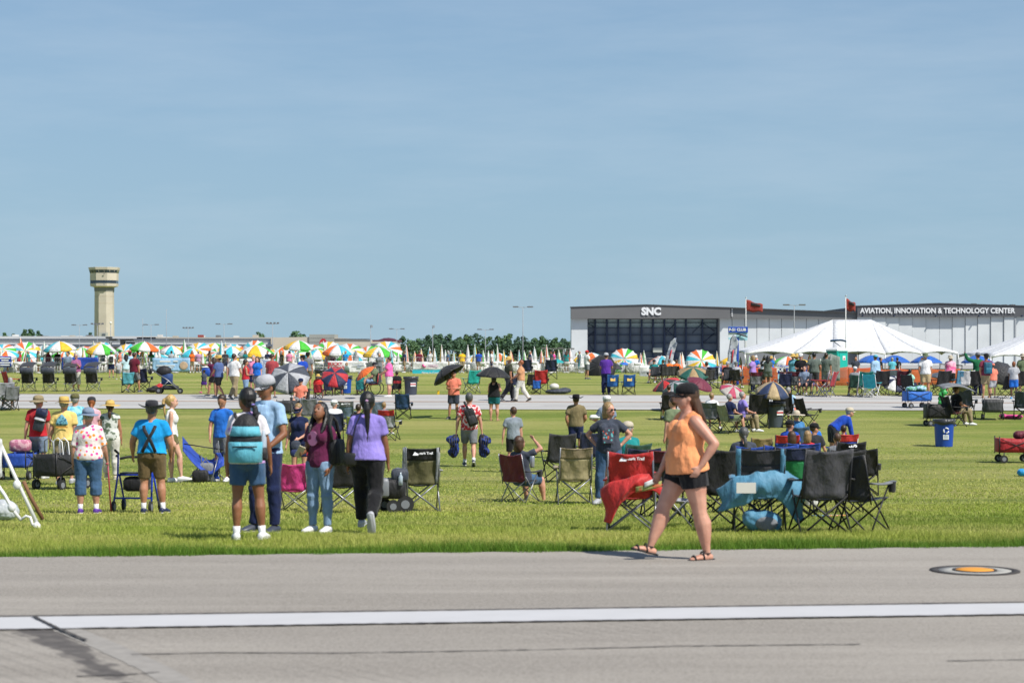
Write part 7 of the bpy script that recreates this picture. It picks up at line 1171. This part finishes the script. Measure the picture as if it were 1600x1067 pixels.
# tall club sign on a blue post and two feather flags
d = 118; X = px2x(1153, d); T = thing('club_sign', 'tall blue sign board on a blue post with a printed aircraft', 'sign', (X, d, gz(X, d))); zb = T.location.z
g = G(); g.box((px2x(1152.5, d) - X, 0, (py2z(528, d) - zb) / 2), (.13, .13, py2z(528, d) - zb)); obj('post', g, plastic('royal'), T, smooth=False)
g = G(); g.box((0, 0, py2z(521, d) - zb), (1.14, .07, .82)); obj('board', g, mat('sign_sky', (.35, .62, .75), .5, kind='aloha', col2=((.68, .74, .78),), scale=2.5), T, smooth=False)
g = G(); g.box((0, -.06, py2z(515, d) - zb), (1.16, .1, .34)); obj('top_band', g, plastic('royal'), T, smooth=False); text('P-51 CLUB', .22, SIGNW, T, (-.04, -.125, py2z(515.3, d) - zb), ext=.004, bold=.01)
g = G(); zc = py2z(524, d) - zb; g.loft([(-.1, -.14, zc + .1), (.15, -.15, zc + .05), (.4, -.15, zc - .02), (.55, -.15, zc - .1)], [.03, .06, .055, .02], [.03] * 4, (0, 0, 1), 8); g.tube([(.0, -.15, zc - .12), (.3, -.15, zc + .1)], .025, 5); obj('printed_aircraft', g, plastic('slate'), T)
def feather(px, ytop, ybot, d, lean_px, lab):
    X = px2x(px, d); t = thing('feather_flag', lab, 'flag', (X, d, gz(X, d))); zb = t.location.z; s_ = d / F; top, bot = py2z(ytop, d) - zb, py2z(ybot, d) - zb; g = G()
    P = [(0, 0, 0), (.0, 0, bot), (lean_px * s_ * .35, 0, bot + (top - bot) * .5), (lean_px * s_ * .75, 0, bot + (top - bot) * .9), (lean_px * s_ * 1.2, 0, top)]; g.tube(P, .015, 5); obj('pole', g, BLACKM, t)
    xs, zs = [q[0] for q in P[1:]], [q[2] for q in P[1:]]
    g = G(); g.sheet(lambda u, v: (np.interp(bot + (top - bot) * v, zs, xs) + u * .47 * (1 if v < .85 else max(.12, 1 - (v - .85) * 5)) , .03 * math.sin(v * 9 + u * 3), bot + (top - bot) * v), 6, 20, .012); obj('flag', g, mat('flag_print', (.42, .44, .5), .7, kind='aloha', col2=((.14, .17, .24),), scale=3.2), t); g = G(); g.tube([(np.interp(bot + (top - bot) * v, zs, xs) + .24, -.05, bot + (top - bot) * v) for v in (.35, .5, .65)], .04, 5); obj('red_mark', g, mat('print_red2', (.5, .03, .05), .5), t)
feather(1036, 528, 582, 125, 15, 'grey feather flag left of the striped umbrella'); feather(1134, 523, 590, 112, 10, 'grey feather flag leaning in front of the tall club sign')
# orange safety fence
OF = mat('safety_fence', (.62, .1, .03), .8, alpha=.62); SEG = [1128, 1160, 1200, 1240, 1285, 1325, 1365, 1405, 1450, 1500]
for i, (a, b_) in enumerate(zip(SEG, SEG[1:])):
    d = 118 if a < 1325 else 122; x0, x1 = px2x(a, d), px2x(b_, d); xc = (x0 + x1) / 2; zg = gz(xc, d); t = thing('safety_fence', 'orange plastic safety fence section, %s from the left' % ORD[i], 'fence', (xc, d, zg), 0, 'orange safety fence'); g = G(); g.sheet(lambda u, v: ((u - .5) * (x1 - x0), .04 * math.sin(u * 8 + i), .05 + v * (1.12 - .08 * math.sin(u * math.pi) - (.1 if a > 1325 else 0))), 14, 5, .01); obj('netting', g, OF, t); g = G(); g.tube([((x0 - x1) / 2, .02, 0), ((x0 - x1) / 2, .02, 1.35)], .025, 6); obj('stake', g, STEEL, t)
# portable toilet
d = 150; T = thing('portable_toilet', 'turquoise portable toilet with a white roof behind the orange fence', 'toilet', (px2x(1307.5, d), d, gz(24, d)), R(38)); TQ = mat('turquoise_plastic', (.01, .42, .36), .45); sc_ = .92
for nm, c, dm in (('side_wall', (-.55, 0, 1.05), (.06, 1.1, 2.1)), ('side_wall', (.55, 0, 1.05), (.06, 1.1, 2.1)), ('back_wall', (0, .55, 1.05), (1.04, .06, 2.1)), ('front_wall', (0, -.55, 1.05), (1.04, .06, 2.1)), ('door', (0, -.59, .98), (.74, .04, 1.86)), ('vent', (0, -.59, 1.99), (.9, .03, .07)), ('vent', (-.59, 0, 1.99), (.03, .9, .07))): g = G(); g.box(c, dm); obj(nm, g, TQ if nm != 'vent' else mat('dark_vent', (.01, .06, .06), .6), T, smooth=False)
g = G(); g.loft([(0, 0, 2.1), (0, 0, 2.2), (0, 0, 2.36)], [.84, .8, .5], [.84, .8, .5], (1, 1, 0), 4); obj('roof', g, plastic('white'), T, smooth=False); g = G(); g.box((.12, -.62, 1.55), (.3, .02, .32)); obj('notice', g, SIGNW, T, smooth=False); g = G(); g.box((.12, -.635, 1.5), (.16, .02, .1)); obj('red_print', g, PR, T, smooth=False)
# patio umbrellas
PC = ['white', 'orange', 'white', (.05, .55, .68), 'white', 'gold', 'white', (.06, .52, .03)]
OPEN = [(10, 548, 34, 1, 155, 30), (28, 545, 60, 3, 165, 14), (93, 533.5, 46, 4, 152, 10), (128, 543, 40, 6, 170, 22), (158, 537, 44, 6, 155, 20), (226, 534, 44, 0, 152, 6), (268, 540, 34, 3, 160, 25), (302, 544, 38, 4, 160, 24), (336, 536, 46, 6, 165, 14), (362, 541, 44, 3, 158, 22), (400, 539, 54, 5, 155, 12), (442, 542, 44, 1, 165, 26), (467, 532, 44, 6, 152, 8), (497, 546, 42, 4, 160, 14), (528, 539, 46, 2, 156, 14), (558, 548, 36, 3, 160, 20), (592, 542, 48, 6, 156, 10), (740, 555, 30, 5, 175, 30), (855, 556, 30, 6, 175, 20), (781, 552, 30, 1, 180, 20), (924, 551, 46, 1, 160, 8), (905, 555, 30, 5, 170, 6), (1034, 556, 40, 3, 160, 8), (975, 561, 43, 0, 158, 62), (1096, 563.5, 44, 0, 150, 62), (1230, 557, 44, 1, 140, 14), (1250, 561, 36, 3, 145, 26), (1140, 558, 30, 6, 165, 14), (1085, 560, 24, 5, 165, 10), (60, 548, 36, 2, 172, 20), (188, 549, 30, 5, 172, 24), (250, 548, 36, 6, 178, 16)]
random.seed(4); OPEN += [(x_ + random.uniform(-8, 8), random.uniform(545, 554), random.uniform(34, 46), random.randrange(8), 158 + random.random() * 20, random.uniform(41, 58)) for x_ in range(8, 620, 30)]
for i, (x, y, w, sp, d, ti) in enumerate(sorted(OPEN)):
    X = px2x(x, d); zt = py2z(y, d); L = zt - gz(X, d) - .02; n_ = 16 if ti > 40 else 8; seq = [PC[(q + sp - (6 if n_ == 8 else 4)) % 8] for q in range(8)]
    if ti > 40: zt = py2z(y, d); L = 1.6
    um = umbrella((X, d, zt), w * 1.1 / 2 / F * d, seq, 'open patio umbrella with white and coloured panels, %s from the left' % ORD[i], n_, dome=w / 2 / F * d * (.5 if ti < 40 else .36), tilt=(ti, random.uniform(-4, 4)), shaft=L if ti < 40 else 1.1, name='patio_umbrella', group='open striped patio umbrellas', val=.2, pole_r=.022, handle=False, shaftm=WHITEM, rz=random.uniform(-14, 14))
    if ti < 40:
        um.rotation_euler.x = R(ti * .55)
    else:
        g = G(); zz = gz(X, d) - zt; g.tube([(0, .25, zz), (0, .25, -.12)], .022, 6); po = link('lower_pole', g.mesh('lower_pole', []), um, material=WHITEM); po.rotation_euler = (-R(ti), 0, 0)
TWO = [['white', 'white', 'orange', 'white'], ['white', 'gold', 'white', (.06, .52, .03)], ['white', (.05, .55, .68), 'white', 'white'], ['white', 'white', 'white', (.06, .52, .03)], ['orange', 'white', 'gold', 'white'], ['white', 'white', (.05, .55, .68), 'gold']]
CL = [(32, 528, 553, 4), (52, 536, 556, 0), (69, 535, 557, 3), (85, 552, 572, 4), (110, 540, 560, 5), (146, 534, 556, 5), (184, 548, 566, 0), (222, 548, 566, 4), (232, 548, 566, 1), (243, 549, 567, 2), (288, 532, 558, 3), (346, 534, 558, 2), (352, 536, 560, 1), (378, 548, 564, 0), (412, 541, 562, 3), (446, 545, 566, 1), (455, 545, 566, 4), (466, 548, 568, 2), (500, 543, 566, 2), (507, 541, 564, 5), (517, 550, 572, 1), (570, 548, 568, 0), (579, 548, 568, 3), (591, 552, 572, 4), (601, 553, 572, 2), (612, 552, 574, 1)]
random.seed(21); CL += [(x_ + random.uniform(-4, 4), random.uniform(543, 551), random.uniform(566, 572), random.randrange(6)) for x_ in range(4, 620, 13)]; x = 622
while x < 902: CL.append((x, random.choice((540, 543, 546, 549, 550, 548)), random.uniform(566, 574), random.randrange(6))); x += random.choice((6, 8, 10, 11, 13))
CL += [(908, 553, 577, 2), (947, 552, 575, 0), (968, 551, 571, 4), (984, 566, 580, 5), (1001, 553, 572, 0), (1006, 549, 573, 1), (1028, 557, 577, 4), (1063, 553, 577, 0), (1066, 552, 576, 5), (1120, 550, 572, 1), (1157, 558, 575, 1), (1171, 557, 572, 3), (1182, 556, 572, 0), (1194, 555, 570, 1), (1202, 560, 576, 4), (1265, 554, 570, 4), (1282, 562, 578, 3), (1210, 558, 573, 0)]
for i, (x, y0, y1, c_) in enumerate(sorted(CL)): closed_umb(x, y0, y1, 152 + (i * 7) % 24, TWO[c_], 'closed white patio umbrella with coloured stripes behind the fence, %s from the left' % ORD[i] if i < len(ORD) else 'closed white patio umbrella with coloured stripes at the far right end', 'closed striped patio umbrellas')
for i, (x, d, lab) in enumerate(((1362, 140, 'first from the left'), (1398, 143, 'second from the left'), (1447, 138, 'in front of the tent post'), (1527, 138, 'furthest to the right'))):
    X = px2x(x, d); zt = py2z(555, d); umbrella((X, d, zt), 1.12, [(.012, .13, .55)], 'bright blue patio umbrella beneath the white tent, ' + lab, 10, dome=.5, shaft=zt - gz(X, d), name='patio_umbrella', group='blue patio umbrellas', pole_r=.022, handle=False, shaftm=WHITEM, val=.06)
# white chairs and cloth tables in the enclosure
random.seed(5); k = 0; x = 4
while x < 1000:
    d = random.choice((151.5, 153, 155, 158, 162, 166)); X = px2x(x, d)
    wchair(X, d, random.choice((0, .3, -.3, 3.1, 1.5, -1.5)), 'white folding chair behind the far fence, %s from the left' % ORD[k], 'white folding chairs behind the fence'); k += 1; x += random.uniform(3.6, 7)
TBL = mat('table_cloth', (.74, .74, .75), .8, kind='cloth')
for i, x in enumerate(range(20, 1000, 27)):
    d = 157 + (i % 3) * 3; X = px2x(x, d); t = thing('round_table', 'round table under a white cloth behind the fence, %s from the left' % ORD[i], 'table', (X, d, gz(X, d)), 0, 'white cloth tables'); g = G(); g.rev([(.78, .02), (.72, .3), (.76, .72), (.74, .75), (.05, .755)], 24, mod=lambda a, r_, z: (r_ * (1 + .05 * math.sin(a * 9) * (z < .6)), z)); obj('cloth', g, TBL, t)
# people in the enclosure and by the fence
random.seed(9)
ENC = [(60, 'sage', 'f', 'brown', None), (90, 'black', 'm', 'dbrown', None), (187, 'salmon', 'm', 'gray', ('cap', 'navy')), (268, 'lgray', 'm', 'dbrown', None), (383, 'teal', 'f', 'brown', None), (418, 'navy', 'm', 'black', None), (300, 'orange', 'f', 'brown', None), (672, 'white', 'm', 'black', None), (722, 'gold', 'm', 'black', None), (768, 'white', 'm', 'brown', None), (865, 'hotpink', 'f', 'black', None), (828, 'navy', 'm', 'gray', None), (862, 'slate', 'm', 'black', None), (556, 'lgray', 'f', 'gray', None), (632, 'navy', 'm', 'brown', None), (30, 'red', 'f', 'brown', None), (1376, 'black', 'm', 'black', None), (1402, 'black', 'm', 'black', None), (1441, 'black', 'm', 'dbrown', None)] + [(x_, c_, 'm' if q % 2 else 'f', ('brown', 'gray', 'black')[q % 3], None) for q, (x_, c_) in enumerate(((12, 'blue'), (44, 'teal'), (75, 'maroon'), (140, 'sage'), (160, 'denim'), (215, 'aqua'), (236, 'green'), (310, 'lilac'), (328, 'brown'), (352, 'charcoal'), (440, 'olive'), (452, 'pink'), (520, 'plum'), (540, 'cyan'), (612, 'purple'), (655, 'maroon'), (700, 'denim'), (748, 'blue'), (885, 'teal'), (905, 'gray')))]
PCOL = {'lgray': 'light grey', 'salmon': 'salmon', 'gold': 'yellow', 'hotpink': 'hot pink', 'slate': 'slate'}
for i, (x, c_, sx, hc, ht) in enumerate(ENC):
    d = 151.6 + (i % 4) * 1.4 if x < 1200 else 132; X = px2x(x, d); person(0, 0, random.choice((0, 90, 180, -90, 150)), '%s in %s behind the fence, %s of its visitors from the left' % ('woman' if sx == 'f' else 'man', PCOL.get(c_, c_), ORD[sorted(q[0] for q in ENC).index(x)]), 1.7, sx, 1.05, 'tan', ('short' if sx == 'm' else 'long', hc), ('tee', c_), ('shorts', random.choice(('navy', 'gray', 'khaki'))), hat=ht, at=Vector((X, d, gz(X, d))), group='visitors behind the fence')
fp(917, 592, -60, 'man in a white tee and red cap seated by the fence below black umbrellas', 1.78, 'm', 'tan', ('short', 'brown'), ('tee', 'white'), ('shorts', 'gray'), 'lh', hat=('cap', 'bred')); umb(937, 572, 138, 50, ['black'], 'black umbrella lying open against the far fence', tilt=(60, -30)); umb(958, 566, 140, 34, ['charcoal'], 'dark grey umbrella beside the fence man in the red cap', tilt=(10, 10)); umb(975, 566, 145, 14, ['bblue'], 'small bright blue umbrella behind the red cap', tilt=(10, 0)); umb(870, 561, 150, 24, [(.01, .38, .4)], 'small teal umbrella over a visitor by the fence', tilt=(6, 0))
chair(822, 592, 0, 'navy camp chair by the fence, left of two', 'navy', frame='black', far=True, sc=1.3); chair(861, 592, 0, 'navy camp chair by the fence, right of two', 'navy', frame='black', far=True, sc=1.3)
# tents
def tent(d, left, right, yeave, peaks, ypk, depth, posts, label, ybase=None):
    x0, x1 = px2x(left, d), px2x(right, d); ze = py2z(yeave, d); zg = gz((x0 + x1) / 2, d); T = thing('event_tent', label, 'tent', ((x0 + x1) / 2, d, zg)); cx = (x0 + x1) / 2; ze -= zg; zp = py2z(ypk, d + depth / 2) - zg
    PX = [px2x(p_, d + depth / 2) - cx for p_ in peaks]; TM = mat('tent_canvas', (.8, .81, .83), .55, kind='cloth', trans=.12)
    ex = sorted([x0 - cx] + [px2x(p_, d) - cx for p_ in posts] + [x1 - cx])
    def facet(a, b_, pa, pb):
        g = G(); a, b_, pa, pb = Vector(a), Vector(b_), Vector(pa), Vector(pb)
        def fn(u, v):
            lo = a.lerp(b_, u); hi = pa.lerp(pb, u); p_ = lo.lerp(hi, v); p_.z -= (zp - ze) * .07 * math.sin(v * math.pi) * (1 - .25 * math.sin(u * math.pi)); p_.z += .1 * math.sin(u * math.pi) * (1 - v) ** 3; return p_
        g.sheet(fn, 8, 12, .02); obj('roof_panel', g, TM, T)
        def vf(u, v):
            lo = a.lerp(b_, u); lo.z += .1 * math.sin(u * math.pi) - v * (.26 - .2 * math.sin(u * math.pi)); lo.y -= .02; return lo
        g = G(); g.sheet(vf, 8, 2, .02); obj('valance', g, TM, T)
    def near(x): return min(PX, key=lambda q: abs(q - x))
    for y in (0, depth):
        for a, b_ in zip(ex, ex[1:]): facet((a, y, ze), (b_, y, ze), (near(a), depth / 2, zp), (near(b_), depth / 2, zp))
    for xx, q in ((ex[0], PX[0]), (ex[-1], PX[-1])): facet((xx, 0, ze), (xx, depth / 2, ze), (q, depth / 2, zp), (q, depth / 2, zp)); facet((xx, depth / 2, ze), (xx, depth, ze), (q, depth / 2, zp), (q, depth / 2, zp))
    for xx in ex:
        for y in (0, depth): g = G(); g.tube([(xx, y, 0), (xx, y, ze)], .04, 6); obj('post', g, ALU, T)
    for a, b_ in zip(ex, ex[1:]): g = G(); g.tube([(a, .06, ze - .04), (b_, .06, ze - .04)], .03, 5); obj('eave_bar', g, ALU, T)
    for q in PX: g = G(); g.tube([(q, depth / 2, 0), (q, depth / 2, zp)], .05, 6); obj('centre_pole', g, ALU, T)
    return T
tent(168, 1164, 1497, 550, [1301, 1361], 499.5, 13, [1240, 1301, 1383, 1440], 'large white peaked event tent in front of the hangars'); tent(158, 1548, 1790, 555, [1650, 1700], 503, 12, [1607, 1680, 1740], 'second white event tent cut by the right picture edge')
# hang-glider like blue wing shade on a pole before the tent
d = 156; X = px2x(1322, d); t = thing('blue_wing_shade', 'small blue wing-shaped street lamp arm on the pole before the tent', 'lamp', (X, d, gz(X, d))); zb = t.location.z; g = G(); g.sheet(lambda u, v: (px2x(1297 + 25 * u, d) - X, -.1 + .1 * v, py2z(531 + 1.2 * u * 6 * (u > .7) * (u - .7) - 3 * math.sin(u * math.pi * .7) * .3 + v * 3.2 * (1 - u * .3), d) - zb), 8, 2, .03); obj('wing', g, plastic((.04, .1, .25)), t); g = G(); g.tube([(px2x(1302, d) - X, 0, py2z(533, d) - zb), (px2x(1321, d) - X, 0, py2z(547, d) - zb), (px2x(1321, d) - X, 0, 0)], .04, 5); obj('arm', g, STEEL, t)
# steel frame of an unfinished booth near the second tent
d = 128; X = px2x(1485, d); t = thing('booth_frame', 'bare dark steel booth frame beside the white tee man', 'frame', (X, d, gz(X, d))); zb = t.location.z
for x_ in (1465, 1480, 1503): g = G(); g.tube([(px2x(x_, d) - X, 0, 0), (px2x(x_ + (4 if x_ < 1500 else 0), d) - X, 0, py2z(570, d) - zb)], .03, 5); obj('post', g, BLACKM, t)
g = G(); g.tube([(px2x(1468, d) - X, 0, py2z(569, d) - zb), (px2x(1504, d) - X, 0, py2z(571, d) - zb)], .035, 5); obj('top_bar', g, BLACKM, t)
# ------------------------------------------------------------------ fuse bodies and clothes, turn lettering into meshes
bpy.context.view_layer.update(); dg = bpy.context.evaluated_depsgraph_get()
new = [(o, bpy.data.meshes.new_from_object(o.evaluated_get(dg))) for o in REM]
newt = [(o, bpy.data.meshes.new_from_object(o.evaluated_get(dg))) for o in TXT]
for o, me in new:
    o.modifiers.clear(); old = o.data; o.data = me; me.name = o.name.split('.')[0]; bpy.data.meshes.remove(old)
for o, me in newt:
    q = bpy.data.objects.new('lettering', me); C.objects.link(q); q.parent = o.parent; q.location = o.location; q.rotation_euler = o.rotation_euler; q.scale = o.scale; bpy.data.objects.remove(o)
